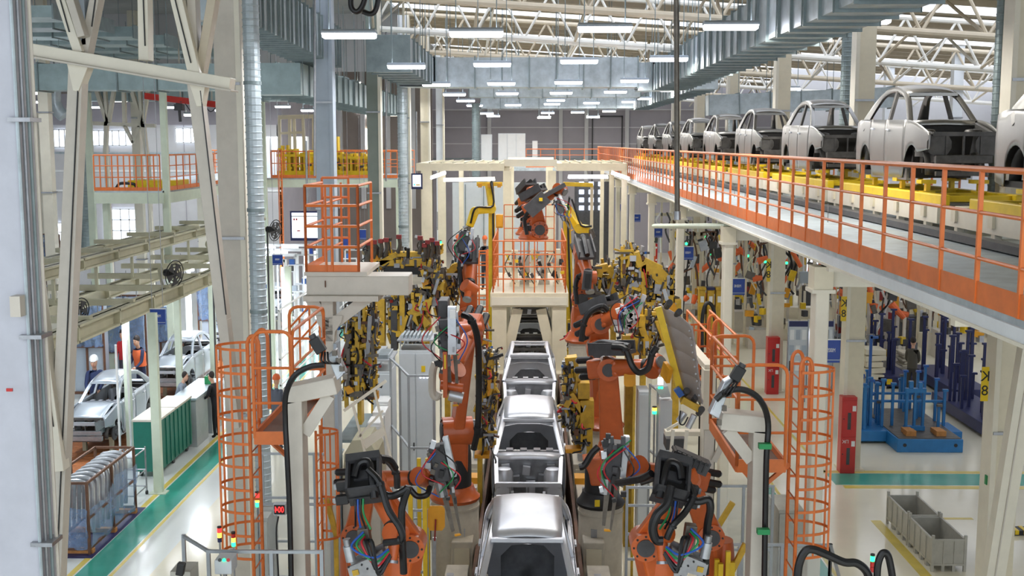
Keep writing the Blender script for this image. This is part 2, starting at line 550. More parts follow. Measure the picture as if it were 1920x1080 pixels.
# ------------------------------------------------------------------ building columns
def hcolumn(label, X, Y, wx, wy, z0, z1, m1, m2, flange=True, side=1):
    t = thing('steel_column', label, 'column', (X, Y, z0), 'building columns')
    MB().bx(X - wx/2, X + wx/2, Y - wy/2, Y + wy/2, z0, z1).build('shaft', m1, t, smooth=0)
    if flange:
        MB().bx(X + side*wx/2 - .045, X + side*wx/2 + .045, Y - wy/2 - .03, Y + wy/2, z0, z1).build('flange', m2, t, smooth=0)
    for z in (3.3, 6.5, 9.2):
        if z0 < z < z1:
            MB().bx(X - wx/2 - .03, X + wx/2 + .03, Y - wy/2 - .05, Y + wy/2 + .03, z, z + .05).build('band', 'steel', t, smooth=0)
    MB().bx(X - wx*.7, X + wx*.7, Y - wy*.7, Y + wy*.7, z0, z0 + .05).build('base_plate', m1, t, smooth=0)
    return t
LX = -5.33
lcol = [('taupe', 'warm_white', 'near pale column beside the spiral duct left of the orange ladder cage'),
        ('bluegrey', 'bluegrey', 'blue grey column rising behind the orange guard cage'),
        ('grey_green', 'warm_white', 'dark grey green column left of the tall spiral duct'),
        ('cool_white', 'warm_white', 'pale column behind the tall spiral duct'),
        ('cream', 'warm_white', 'cream column seen beyond the tall spiral duct'),
        ('cool_white', 'cream', 'distant white column of the left column row')]
for k, (a, b, lb) in enumerate(lcol):
    hcolumn(lb, LX, 20.4 + 9.25 * k, .42, .42, 0, 13.4, a, b)
rcol = ['nearest cream column at the right picture edge with yellow number plate',
        'cream column with a red fire cabinet at its foot by the green walkway',
        'cream column with a red fire cabinet behind the first one',
        'cream column third along the right row beyond the yellow bins',
        'thin far column on the right row near the blue signs',
        'farthest cream column of the right row']
for k, lb in enumerate(rcol):
    hcolumn(lb, 8.05, 19.3 + 9.15 * k, .44, .4, 0, 12.9, 'cream', 'warm_white', side=-1)
# yellow number plates on right columns, written back to front as in the photo
for k, (yy, zz) in enumerate(((19.3, None), (28.45, None), (37.6, None))):
    px0, px1, py0, py1 = ((1838, 1855, 688, 752), (1576, 1588, 556, 602), (1437, 1445, 485, 528))[k]
    Y = yy - .24
    a = at(px0, py1, Y); b = at(px1, py0, Y)
    X = (a.x + b.x) / 2
    t = thing('column_number_plate', ('large yellow 8K number plate on the nearest right column', 'yellow 8K number plate above the near red fire cabinet', 'small yellow number plate on the column of the rear fire cabinet')[k], 'sign', (X, Y, a.z))
    wd = (b.x - a.x)
    MB().bx(X - wd/2, X + wd/2, Y - .012, Y + .01, a.z, b.z).build('plate', 'skid_yellow', t, smooth=0)
    hgt = b.z - a.z
    for j, ch in enumerate(('K', '8')):
        text('lettering', ch, 'black', hgt * .42, (X, Y - .014, a.z + hgt * (.72 - .42*j)), FACE, t, mirror=True)

# second, outer column rows of the left bay
for k in range(4):
    hcolumn('slim pale column of the outer left row, %s from the camera' % ORD[k], -16.5, 30 + 9 * k, .34, .34, 0, 13.6, 'warm_white', 'taupe', flange=False)
for k in range(4):
    hcolumn('pale column of the far right row, %s from the camera' % ORD[k], 17.5, 30 + 9.15 * k, .4, .4, 0, 12.4, 'cool_white', 'cool_white', flange=False)

# ------------------------------------------------------------------ spiral ducts
def spiral_duct(label, X, Y, r, z0, z1, m='galv', elbow=None):
    t = thing('spiral_duct', label, 'duct', (X, Y, z0), 'round spiral air ducts')
    prof = []; z = z0; i = 0
    while z < z1:
        prof += [(r, z - z0), (r, z - z0 + .085), (r * 1.06, z - z0 + .095), (r * 1.06, z - z0 + .11)]
        z += .12
    MB().lathe(prof, (X, Y, z0), 14).build('pipe', m, t, smooth=25)
    n = 0
    for zz in [z0 + .02] + [z for z in (3.2, 5.2, 7.0, 9.2) if z0 < z < z1] + [z1 - .1]:
        MB().lathe([(r*1.12, 0), (r*1.12, .06)], (X, Y, zz), 14).build('collar', 'galv_dark', t)
    if not (z0 < .1):
        MB().cyl((X + r*1.15, Y, z0 + .3), (X + r*1.15, Y, 13.3 - .067*max(X, -5)), .012, n=5).build('hanger_rod', 'galv_dark', t)
    if elbow:
        MB().tube(smooth([(X, Y, z1 - .05), (X, Y, z1 + .15), Vector((X, Y, z1 + .35)) + Vector(elbow) * .4, Vector((X, Y, z1 + .6)) + Vector(elbow)], 5), r*1.05, 14).build('elbow', 'galv', t)
    return t
spiral_duct('spiral duct running up beside the near pale column', LX + .47, 20.1, .14, 0, 13.2)
p = at(757, 470, 41); q = at(757, 150, 41)
spiral_duct('tall shiny spiral duct in the middle left of the hall', p.x, 41, .17, p.z, q.z, elbow=(-.5, 0, .2))
p = at(161, 480, 44); q = at(161, 150, 44)
spiral_duct('spiral duct behind the left V shaped frame', p.x, 44, .22, p.z, q.z, m='galv_dark')
p = at(1582, 260, 29.6); q = at(1582, 60, 29.6)
spiral_duct('spiral duct beside the white column above the car bodies', p.x, 29.6, .13, 6.9, 12.0, m='galv_dark')
p = at(1858, 200, 20.3)
spiral_duct('spiral duct beside the nearest right column above the car bodies', p.x, 20.0, .1, 6.9, 12.0, m='galv_dark')
p = at(1374, 220, 45)
spiral_duct('spiral duct hanging behind the far car bodies', p.x, 45, .17, 7.2, 9.9)
p = at(892, 240, 60)
spiral_duct('distant spiral duct near the end wall', p.x, 60, .2, 4, 10.2, m='galv_dark')

# ------------------------------------------------------------------ rectangular ducts
def rect_duct(label, p0, p1, wx, hz, m='galv', seg=1.1, rod=True, group='galvanised rectangular air ducts'):
    p0 = Vector(p0); p1 = Vector(p1)
    t = thing('air_duct', label, 'duct', tuple((p0 + p1) / 2 - Vector((0, 0, hz/2))), group)
    d = p1 - p0; L = d.length; n = max(1, round(L / seg)); d.normalize()
    side = d.cross(Vector((0, 0, 1))).normalized()
    for i in range(n):
        a = p0 + d * (L * i / n); b = p0 + d * (L * (i + 1) / n - .0)
        MB().bar(a, b, wx, hz).build('duct_section', m, t, smooth=0)
        MB().bar(b - d * .02, b + d * .02, wx + .09, hz + .09).build('flange', 'galv_dark', t, smooth=0)
        if rod and i % 2 == 0:
            for s in (-1, 1):
                q = a + side * s * (wx/2 + .06)
                MB().cyl(q - Vector((0, 0, hz/2 + .05)), q + Vector((0, 0, 2.6)), .012, n=5).build('hanger_rod', 'galv_dark', t)
    return t
def elbow_duct(label, c, a, b, wx, hz, m='galv'):
    """quarter turn duct about centre c from direction a to direction b (vectors of the centre radius)"""
    t = thing('duct_elbow', label, 'duct', tuple(Vector(c) - Vector((0, 0, hz/2))), 'galvanised rectangular air ducts')
    pts = arc(c, a, b, 0, math.pi/2, 10)
    rows = []
    for i, p in enumerate(pts):
        o = (p - Vector(c)).normalized()
        rows.append([p + o*wx/2 + V(0,0,hz/2), p - o*wx/2 + V(0,0,hz/2), p - o*wx/2 - V(0,0,hz/2), p + o*wx/2 - V(0,0,hz/2)])
    MB().grid(rows, True).build('bend', m, t)
    return t
# across the middle of the hall
rect_duct('wide galvanised duct crossing the hall behind the third lamp row', (-2.9, 40.4, 10.6), (3.6, 40.4, 10.6), 1.2, 1.0, seg=.9)
elbow_duct('duct bend at the left end of the crossing duct', (-2.9, 39.4, 10.6), V(0, 1.0, 0), V(-1.0, 0, 0), 1.2, 1.0)
rect_duct('galvanised duct leading from the left bend towards the camera', (-3.9, 39.4, 10.6), (-3.9, 31.5, 10.6), 1.1, .9)
elbow_duct('duct bend at the right end of the crossing duct', (3.6, 39.4, 10.45), V(0, 1.0, 0), V(1.0, 0, 0), 1.1, .95)
rect_duct('long galvanised duct hanging over the right walkway', (4.6, 39.4, 10.4), (4.6, 13, 10.4), 1.05, .85, seg=.9)
rect_duct('second galvanised duct crossing the hall further back', (-2.7, 50.2, 10.6), (4.6, 50.2, 10.6), 1.2, .9)
rect_duct('farthest galvanised duct crossing near the end wall', (-3, 68.2, 10.6), (6, 68.2, 10.6), 1.2, .8)
rect_duct('short galvanised duct behind the white column on the right', (6.6, 44, 9.6), (13.5, 44, 9.9), .8, .75)
rect_duct('duct running above the rear car bodies', (6.2, 41.5, 10.4), (6.2, 66, 10.4), .8, .6)
# left bay
rect_duct('ribbed galvanised duct beside the near left column', (-5.75, 21.5, 10.95), (-5.75, 32, 10.8), .9, 1.0, seg=.45)
rect_duct('teal grey duct along the left bay behind the blue grey column', (-6.6, 30, 9.85), (-6.6, 52, 9.85), 1.2, .8, m='duct_teal')
rect_duct('teal grey duct crossing the left bay behind the white beam', (-15.5, 34, 10.1), (-7.4, 34, 10.1), 1.0, .75, m='duct_teal')
rect_duct('long teal grey duct crossing deeper in the left bay', (-18, 46, 10.3), (-7.4, 46, 10.3), 1.1, .9, m='duct_teal')
for k in range(6):
    yy = 30.5 + k * 2.7
    z = 11.55
    rect_duct('flat teal duct %s of the row under the left roof' % ORD[k], (-19.5, yy, z), (-12.3 + .1*k, yy, z), 1.3, .3, m='duct_teal', seg=1.2)
struct(MB().bx(-20, -5.7, 49.2, 49.35, 11.2, 13.6).build('wall_curtain', 'wall_light', smooth=0), 'hanging panel wall under the left roof')
struct(MB().bx(-14, -5.7, 28.2, 28.3, 12.5, 13.6).build('wall_curtain', 'wall_light', smooth=0), 'short hanging panel wall under the near left roof')
# round duct stub hanging in left bay
t = thing('duct_nozzle', 'short shiny round duct nozzle bent towards the left wall', 'duct', tuple(at(105, 220, 40)))
a = at(103, 165, 40); b = at(103, 195, 40); c = at(120, 218, 40)
MB().cyl(a, b, .2, n=16).build('neck', 'galv', t)
MB().cyl(a, V(a.x, a.y, 13.6), .02, n=6).build('hanger_rod', 'galv_dark', t)
MB().tube(smooth([b, (b + c)/2 + V(-.05, 0, -.02), c], 4), .22, 16).build('bend', 'galv', t)

# ------------------------------------------------------------------ hanging luminaires
def lamp(i, x, y, Y, wpx, warm=False, power=True, row='', big=False):
    p = at(x, y, Y)
    L = wpx * Y / F
    t = thing('hanging_luminaire', row, 'lamp', tuple(p), 'hanging hall lamps')
    hw, hd, hh = L/2, .14, .07
    n = 6
    # rounded housing profile along X
    def pts(dz, s, sy): return [(p.x - hw*s, p.y - hd*sy, p.z + dz), (p.x + hw*s, p.y - hd*sy, p.z + dz), (p.x + hw*s, p.y + hd*sy, p.z + dz), (p.x - hw*s, p.y + hd*sy, p.z + dz)]
    MB().grid([pts(.0, 1, 1), pts(hh*.5, 1, 1), pts(hh*1.0, .97, .55)], True).build('housing', 'bluegrey', t, smooth=0)
    g = MB().grid([pts(.0, .98, .95), pts(-.07, .96, .85), pts(-.085, .92, .4)], True)
    g._add([Vector(q) for q in pts(-.085, .92, .4)], [(0, 1, 2, 3)])
    g.build('diffuser', 'lamp_warm' if warm else 'lamp_glow', t, smooth=0)
    for s in (-1, 1):
        MB().cyl((p.x + s*hw*.75, p.y, p.z + hh), (p.x + s*hw*.75, p.y, (roofz(p.x) - .1 if p.x > -5.5 else 13.62)), .008 + Y*.00012, n=5).build('suspension_rod', 'galv_dark', t)
    if power:
        ld = bpy.data.lights.new('lamp_light', 'AREA')
        ld.shape = 'RECTANGLE'; ld.size = L; ld.size_y = .28
        ld.energy = LAMP_W * (1 if Y < 40 else 1.3)
        ld.color = (1, .95, .86) if x > 900 else (.93, .96, 1.0)
        lo = bpy.data.objects.new('lamp_light', ld)
        COL.objects.link(lo)
        lo.parent = t; lo.location = (0, 0, -.12)
    return t
rows = [
 (20.0, 100, [(655,68),(893,65),(1134,56),(1370,52),(1617,41)]),
 (29.4, 70, [(762,128),(923,124),(1086,118),(1254,114),(1416,109)]),
 (38.7, 52, [(818,162),(940,160),(1066,158),(1190,155),(1316,150)]),
 (48.0, 42, [(852,181),(951,179),(1052,178),(1154,176),(1250,173)]),
 (57.0, 34, [(873,193),(1042,192),(1213,189),(745,188)]),
 (66.0, 30, [(890,202),(962,201),(1035,199),(1109,197),(1181,195)]),
 (75.0, 25, [(913,217),(1027,216),(1083,215),(1142,213),(925,222),(1020,225),(1112,224)])]
RN = ['first', 'second', 'third', 'fourth', 'fifth', 'sixth', 'rearmost']
PN = ['leftmost', 'second from the left', 'middle', 'fourth from the left', 'fifth from the left', 'sixth from the left', 'seventh from the left']
for r, (Y, wp_, L) in enumerate(rows):
    L = sorted(L)
    for i, (x, y) in enumerate(L):
        lamp(i, x, y - 5, Y, wp_, warm=(Y > 70 and i % 2 == 0), row='hanging lamp, %s in the %s row of the main hall' % (PN[i], RN[r]))
leftlamps = [(92,139,36,54),(71,176,44,46),(57,193,52,38),(45,207,60,34),(571,130,36,52),(655,157,50,42),(530,202,58,28),(578,209,52,26),(225,191,60,26),(276,163,64,18),(320,203,52,24),(357,217,46,22),(478,192,60,14),(478,215,66,12),(412,209,58,16),(642,200,70,18),(683,206,74,16),(740,218,70,16),(181,203,56,22)]
for i, (x, y, Y, wp_) in enumerate(leftlamps):
    lamp(i, x, y - 3, Y, wp_, warm=i in (8, 9, 11, 17, 16, 5), power=(i % 2 == 0), row='hanging lamp of the left bay, number %s from the nearest' % ['one','two','three','four','five','six','seven','eight','nine','ten','eleven','twelve','thirteen','fourteen','fifteen','sixteen','seventeen','eighteen','nineteen'][i])
rightlamps = [(1484, 168, 44, 30), (1590, 210, 40, 24), (1345, 190, 60, 22), (1305, 176, 52, 26)]
for i, (x, y, Y, wp_) in enumerate(rightlamps):
    lamp(i, x, y - 3, Y, wp_, power=False, row='small distant lamp behind the car bodies, %s from the right' % ORD[i])

# thin pole hanging in the foreground and cable trays
t = thing('drop_pole', 'thin dark steel pole hanging in front of the upper walkway', 'pole', tuple(at(1270, 410, 14)))
a = at(1270, 410, 14); b = at(1268, -20, 14)
MB().cyl(a, b, .032, n=10).build('pipe', 'dark_steel', t)
MB().cyl(at(1270, 412, 14), at(1270, 396, 14), .042, n=10).build('end_cap', 'steel', t)
for (lb, x, y0, y1, Y) in (('thin conduit pole left of the blue grey column', 590, -20, 330, 24), ('thin conduit drop beside the dark grey column', 724, 60, 340, 36)):
    o = MB().cyl(at(x, y1, Y), at(x, y0, Y), .025, n=8).build('conduit_pole', 'steel', origin=at(x, y1, Y))
    tag(o, lb, 'pole')
# crane rail, red
t = thing('hoist_rail', 'red overhead hoist beam in the left bay', 'crane rail', tuple(at(340, 190, 40)))
a = at(271, 180, 40); b = at(404, 196, 41)
MB().bar(a, b, .12, .16).build('beam', 'crane_red', t, smooth=0)
MB().bar(a + V(0,0,.09), b + V(0,0,.09), .2, .03).bar(a - V(0,0,.09), b - V(0,0,.09), .2, .03).build('flanges', 'crane_red', t, smooth=0)
for f in (.05, .5, .95):
    c = a.lerp(b, f)
    MB().bar(c, V(c.x, c.y, 13.6), .04).build('hanger', 'taupe', t, smooth=0)
c = a.lerp(b, .48)
MB().box(c + V(0, 0, -.25), .3, .25, .22).box(c + V(0, 0, -.1), .2, .1, .1).build('hoist_motor', 'charcoal', t, smooth=0)
MB().cyl(c + V(0, 0, -.3), c + V(0.02, 0, -.75), .05).build('hoist_hook', 'charcoal', t)
MB().tube(smooth([c + V(.2, 0, -.1), c + V(.5, 0, -.45), c + V(.8, 0, -.1), c + V(1.1, 0, -.4), c + V(1.4, 0, -.12)], 5), .015, 5).build('festoon_cable', 'black', t)
# ================================================================== car bodies
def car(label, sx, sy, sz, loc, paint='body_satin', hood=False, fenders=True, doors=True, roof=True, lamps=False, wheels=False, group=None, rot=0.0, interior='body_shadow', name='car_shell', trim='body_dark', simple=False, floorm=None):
    t = thing(name, label, 'car body', (0, 0, 0), group)
    S = lambda x, y, z: Vector((x*sx, y*sy, z*sz))
    def Wp(y):
        a = max(0, abs(y + .05) - 1.25) / .95
        return .87 * (1 - .13 * a * a)
    def X(y, z):
        b = (z - .42) / .45
        return Wp(y) * (1 - .055 * b * b)
    def belt(y):
        if y < -1.0:
            u = (-1.0 - y) / 1.1
            return .80 - .19 * u * u - .02 * u
        return .80 + .045 * (y + 1.0) / 2.6 - (.06 * max(0, (y - 1.6) / .55) ** 2)
    def zb(y):
        z = .0 + .05 * max(0, (abs(y) - 1.7) / .45)
        for yc in (-1.33, 1.31):
            d = abs(y - yc)
            if d < .40: z = max(z, .06 + math.sqrt(.40**2 - d*d))
        if y < -1.62: z = max(z, .36 + .1 * (-1.62 - y))
        return z
    def side(name, y0, y1, s, n=12, m=6, mm=paint):
        rows = []
        for i in range(n + 1):
            y = y0 + (y1 - y0) * i / n
            b, tp = zb(y), belt(y)
            rows.append([S(s * X(y, b + (tp - b) * j / m), y, b + (tp - b) * j / m) for j in range(m + 1)])
        return MB().grid(rows).build(name, mm, t, smooth=60, solid=.016)
    for s in (-1, 1):
        if fenders: side('fender', -2.06, -.97, s, 14)
        if doors:
            d = side('front_door', -.955, .075, s, 8)
            h = MB().tube([S(s*(X(-.1, .66) + .03), -.14, .66), S(s*(X(.02, .67) + .03), .02, .675)], .022, 6).build('handle', 'body_bright', d)
            d = side('rear_door', .09, .985, s, 10)
            MB().tube([S(s*(X(.8, .68) + .03), .76, .69), S(s*(X(.9, .69) + .03), .92, .70)], .022, 6).build('handle', 'body_bright', d)
        side('quarter_panel', 1.0, 2.14, s, 14)
        # sill and inner side
        MB().bar(S(s*.74, -1.0, .05), S(s*.74, 1.0, .05), .14*sx, .16*sz).build('sill', paint, t, smooth=0)
        # greenhouse frame: A pillar, roof rail, C pillar in one sweep
        gx = lambda y, z: s * (.80 - (z - .8) * .52)
        line = smooth([S(gx(0, .80), -1.06, .78), S(gx(0, .98), -.78, .985), S(gx(0, 1.14), -.48, 1.165), S(gx(0, 1.24), -.06, 1.262), S(gx(0, 1.26), .40, 1.285), S(gx(0, 1.20), .88, 1.215), S(gx(0, 1.06), 1.24, 1.07), S(gx(0, .88), 1.62, .86)], 4)
        rows = []
        N = len(line)
        for i, p in enumerate(line):
            u = i / (N - 1)
            wz = (.085 if u < .7 else .085 + .22 * (u - .7) / .3)
            tn = (line[min(i+1, N-1)] - line[max(i-1, 0)]).normalized()
            out = Vector((s, 0, .35)).normalized()
            dn = tn.cross(out).normalized()
            if dn.z > 0: dn = -dn
            rows.append([p + out*.02, p + out*.03 + dn*wz*.5, p + dn*wz, p - out*.05 + dn*wz*.8, p - out*.06, p - out*.02 - dn*.01])
        MB().grid(rows, True).build('pillar_frame', paint, t, smooth=50)
        # B pillar
        MB().bar(S(s*.80, .05, .78), S(s*.585, .1, 1.225), .05, .10, up=(0, 1, 0)).build('middle_pillar', paint if not simple else trim, t, smooth=0)
        # belt inner ledge
        MB().bar(S(s*.78, -1.0, .785), S(s*.78, 1.5, .815), .05, .035).build('belt_rail', paint, t, smooth=0)
    # roof
    if roof:
        rows = []
        for i in range(9):
            y = -.50 + 1.46 * i / 8
            zr = 1.165 + .125 * (1 - ((i / 8 - .55) / .55) ** 2)
            rows.append([S(k * (.60 if 0 < i < 8 else .57), y, zr + .035 * (1 - k * k)) for k in [-1 + j / 4 for j in range(9)]])
        MB().grid(rows).build('roof_panel', paint if paint != 'silver_paint' else paint, t, smooth=60, solid=.015)
    else:
        for i, (y, z) in enumerate(((.25, 1.255), (.60, 1.25))):
            MB().bar(S(-.58, y, z), S(.58, y, z), .1, .03).build('roof_bow', paint, t, smooth=0)
    MB().bar(S(-.60, -.51, 1.165), S(.60, -.51, 1.165), .07, .05).build('front_header', paint, t, smooth=0)
    MB().bar(S(-.58, .95, 1.195), S(.58, .95, 1.195), .09, .05).build('rear_header', paint, t, smooth=0)
    # rear shelf, deck and tail
    rows = [[S(k*.72, y, z - .02 * k * k) for k in [-1, -.5, 0, .5, 1]] for y, z in ((1.5, .83), (1.75, .84), (2.0, .80), (2.13, .70), (2.16, .45), (2.12, .2))]
    MB().grid(rows).build('deck_lid', paint, t, smooth=50, solid=.015)
    MB().grid([[S(k*.7, y, z) for k in (-1, 0, 1)] for y, z in ((1.0, .62), (1.55, .80))]).build('parcel_shelf', trim, t, smooth=0, solid=.02)
    # rear seat bulkhead with arched opening
    ring = []
    outer = [S(x, 1.02 - .1*z, z) for x, z in ((-.74, .12), (-.74, .72), (-.3, .78), (0, .78), (.3, .78), (.74, .72), (.74, .12))]
    inner = [S(x, 1.02 - .1*z, z) for x, z in ((-.5, .12), (-.5, .5), (-.3, .63), (0, .65), (.3, .63), (.5, .5), (.5, .12))]
    MB().grid([outer, inner]).build('seat_bulkhead', 'steel' if simple else 'body_bright', t, smooth=0, solid=.02)
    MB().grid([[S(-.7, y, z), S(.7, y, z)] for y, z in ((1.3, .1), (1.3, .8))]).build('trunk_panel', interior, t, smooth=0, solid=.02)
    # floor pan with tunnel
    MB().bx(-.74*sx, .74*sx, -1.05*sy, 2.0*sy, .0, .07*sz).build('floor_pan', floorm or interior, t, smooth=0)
    MB().bar(S(0, -1.0, .12), S(0, 1.0, .12), .24*sx, .14*sz).build('tunnel', trim, t, smooth=0)
    for y in (-.35, .35):
        MB().bar(S(-.72, y, .1), S(.72, y, .1), .12*sy, .08*sz).build('seat_crossmember', 'alu', t, smooth=0)
    # cowl, dash, firewall
    MB().grid([[S(k*.74, y, z - .012*abs(k)) for k in (-1, -.5, 0, .5, 1)] for y, z in ((-1.16, .73), (-1.1, .79), (-1.0, .80), (-.92, .77))]).build('cowl', paint, t, smooth=40, solid=.02)
    MB().bar(S(-.72, -.66, .70), S(.72, -.66, .70), .1*sy, .08*sz).build('dash_beam', 'alu', t, smooth=0)
    for k in (-.45, -.12, .2, .5):
        MB().box(S(k, -.7, .73), .16*sx, .14*sy, .09*sz).build('dash_bracket', 'body_bright', t, smooth=0)
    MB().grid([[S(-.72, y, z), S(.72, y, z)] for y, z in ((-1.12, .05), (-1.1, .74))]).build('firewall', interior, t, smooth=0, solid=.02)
    # engine bay
    for s in (-1, 1):
        MB().bar(S(s*.50, -2.0, .3), S(s*.5, -1.1, .26), .12*sx, .13*sz).build('side_rail', paint if not simple else trim, t, smooth=0)
        MB().bar(S(s*.70, -2.0, .57), S(s*.76, -1.08, .73), .09*sx, .07*sz).build('upper_rail', paint, t, smooth=0)
        MB().lathe([(.17, 0), (.17, .3*sz), (.13, .36*sz), (.06, .37*sz)], S(s*.56, -1.4, .3), 14).build('strut_tower', paint if not simple else trim, t)
        # wheel house
        pts = arc(S(s*.70, -1.33, .06), S(0, .37, 0), S(0, 0, .37), 0, math.pi, 10)
        MB().grid([pts, [p + Vector((-s*.22*sx, 0, 0)) for p in pts]]).build('wheel_house', trim, t, smooth=50, solid=.02)
        pts = arc(S(s*.74, 1.31, .06), S(0, .37, 0), S(0, 0, .37), 0, math.pi, 10)
        MB().grid([pts, [p + Vector((-s*.24*sx, 0, 0)) for p in pts]]).build('wheel_house', trim, t, smooth=50, solid=.02)
        if not lamps:
            # lamp bucket
            LR = 1.0 if simple else .62
            MB().lathe([(.2*sx/.68*LR, 0), (.17*sx/.68*LR, .06), (.11*sx/.68*LR, .14)], S(s*.56, -2.02, .46), 12, axis=(0, 1, 0)).build('lamp_bucket', 'body_dark' if simple else paint, t)
    MB().bar(S(-.72, -2.02, .60), S(.72, -2.02, .60), .07*sy, .055*sz).build('radiator_support', paint if fenders is False else trim, t, smooth=0)
    MB().bar(S(-.66, -2.05, .27), S(.66, -2.05, .27), .08*sy, .11*sz).build('bumper_beam', 'steel' if not simple else trim, t, smooth=0, bevel=.01)
    MB().bar(S(-.6, -1.98, .08), S(.6, -1.98, .08), .07*sy, .06*sz).build('lower_crossmember', trim, t, smooth=0)
    for k in (-.4, 0, .4):
        MB().bar(S(k, -2.02, .1), S(k, -2.02, .6), .04*sx, .04).build('radiator_post', trim, t, smooth=0)
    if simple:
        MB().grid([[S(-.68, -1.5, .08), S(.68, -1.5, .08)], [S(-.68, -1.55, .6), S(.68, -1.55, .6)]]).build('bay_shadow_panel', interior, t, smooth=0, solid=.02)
    else:
        for k, (xx, yy, zz) in enumerate(((-.3, -1.2, .42), (.05, -1.22, .35), (.32, -1.2, .45), (-.52, -1.16, .6), (.52, -1.16, .6), (-.05, -1.18, .58), (-.4, -1.75, .36), (.4, -1.75, .36), (-.62, -1.9, .5), (.62, -1.9, .5))):
            MB().box(S(xx, yy, zz), (.22 - .01*k)*sx, .12*sy, (.16 - .008*k)*sz, ry=.12*(k % 3 - 1)).build('firewall_bracket', ('steel', 'body_bright')[k % 2], t, smooth=0)
    if hood:
        rows = []
        for i in range(7):
            y = -2.04 + .98 * i / 6
            zz = .61 + .21 * math.sin(min(1, i / 5.2) * math.pi / 2)
            rows.append([S(k*(.66 + .06*i/6), y, zz - .05*k*k*(1.2 - i/8)) for k in [-1 + j/4 for j in range(9)]])
        MB().grid(rows).build('hood', paint, t, smooth=60, solid=.015)
    if lamps:
        for s in (-1, 1):
            MB().prism([S(s*.72, -2.0, .62), S(s*.46, -2.12, .53), S(s*.50, -2.14, .32), S(s*.78, -1.95, .42)], S(0, -.03, 0)).build('headlamp_opening', 'steel', t, smooth=0)
        MB().bar(S(-.72, -2.13, .16), S(.72, -2.13, .16), .08, .1*sz).build('front_bar', 'steel', t, smooth=0)
        MB().bar(S(-.44, -2.1, .5), S(.44, -2.1, .5), .06, .08*sz).build('grille_bar', paint, t, smooth=0)
    if wheels:
        for s in (-1, 1):
            for yc in (-1.33, 1.31):
                MB().lathe([(.2, 0), (.2, .03), (.08, .05), (.08, .09)], S(s*.74, yc, .12), 14, axis=(s, 0, 0)).build('brake_disc', 'charcoal', t)
    t.location = loc
    t.rotation_euler.z = rot
    return t

# ------------------------------------------------------------------ right upper conveyor
DZ = 6.83
XE = 3.82
m = MB().bx(XE, 9.4, 4, 68, DZ - .06, DZ)
deck = struct(m.build('floor_upper', 'galv', smooth=0), 'grey sheet deck of the upper conveyor walkway')
t = thing('edge_beam', 'pale steel beam edging the upper walkway', 'beam', (XE + .05, 36, DZ - .32))
MB().bx(XE - .03, XE + .05, 4, 68, DZ - .17, DZ - .06).build('web', 'cool_white', t, smooth=0)
MB().bx(XE - .05, XE + .14, 4, 68, DZ - .2, DZ - .17).build('lower_flange', 'warm_white', t, smooth=0)
t2 = thing('edge_beam', 'inner pale steel beam under the upper conveyor', 'beam', (8.9, 36, DZ - .32))
MB().bx(8.8, 9.0, 4, 68, DZ - .36, DZ - .06).build('web', 'warm_white', t2, smooth=0)
for i in range(14):
    y = 6 + i * 4.5
    MB().bx(XE + .05, 8.8, y - .06, y + .06, DZ - .3, DZ - .06).build('cross_joist', 'warm_white', t2, smooth=0)

def railing(label, pts, z, h, posts, mm='orange', rails=(1.0, .68, .34), toe=.17, r=.022, group='orange guard rails', post_w=.036):
    """pts: ground polyline [(x,y)], posts: spacing"""
    t = thing('guard_rail', label, 'railing', (pts[0][0], pts[0][1], z), group)
    for i in range(len(pts) - 1):
        a = Vector((*pts[i], z)); b = Vector((*pts[i+1], z))
        for k, f in enumerate(rails):
            MB().tube([a + V(0,0,h*f), b + V(0,0,h*f)], r * (1.25 if k == 0 else .8), 8).build('rail', mm, t)
        if toe:
            MB().bar(a + V(0,0,toe*h/2), b + V(0,0,toe*h/2), .012, toe*h).build('toe_board', mm, t, smooth=0)
        n = max(1, round((b - a).length / posts))
        for j in range(n + (1 if i == len(pts) - 2 else 0)):
            p = a.lerp(b, j / n)
            MB().bx(p.x - post_w/2, p.x + post_w/2, p.y - post_w/2, p.y + post_w/2, z, z + h).build('post', mm, t, smooth=0)
    return t
railing('long orange guard rail along the right upper walkway', [(XE, 7.2), (XE, 67.4)], DZ, 1.15, .89)
railing('orange guard rail across the far end of the upper level', [(XE - 4.2, 70), (XE + .2, 70)], DZ - .1, 1.1, .9)
railing('far orange guard rail behind the right car bodies', [(8.6, 12), (8.6, 67)], DZ, 1.1, 1.6)
struct(MB().bx(-6, 9.4, 69.5, 75, DZ - .3, DZ - .1).build('floor_upper', 'galv', smooth=0), 'far deck joining the upper levels')
# white cabinets on the far deck
for i, (x0, x1, y0) in enumerate(((902, 922, 252), (934, 985, 250), (998, 1008, 264))):
    a = at(x0, 290, 71.5); b = at(x1, y0, 71.5)
    t = thing('control_cabinet', ('narrow white cabinet on the far upper deck', 'wide white cabinet on the far upper deck', 'small white sign board on the far upper deck')[i], 'cabinet', (a.x, 71.5, DZ - .1))
    MB().bx(a.x, b.x, 71.5, 72.1, DZ - .1 if i < 2 else DZ + .5, b.z).build('body', 'cool_white', t, smooth=0)
    n = 3 if i == 1 else 1
    for k in range(n):
        xa = a.x + (b.x - a.x) * k / n
        MB().bx(xa + .02, xa + (b.x - a.x) / n - .02, 71.46, 71.5, DZ + .05 if i < 2 else DZ + .55, b.z - .05).build('door', 'white_paint', t, smooth=0)
    if i == 2: MB().cyl((a.x + .15, 71.7, DZ - .1), (a.x + .15, 71.7, DZ + .6), .03).build('post', 'steel', t)

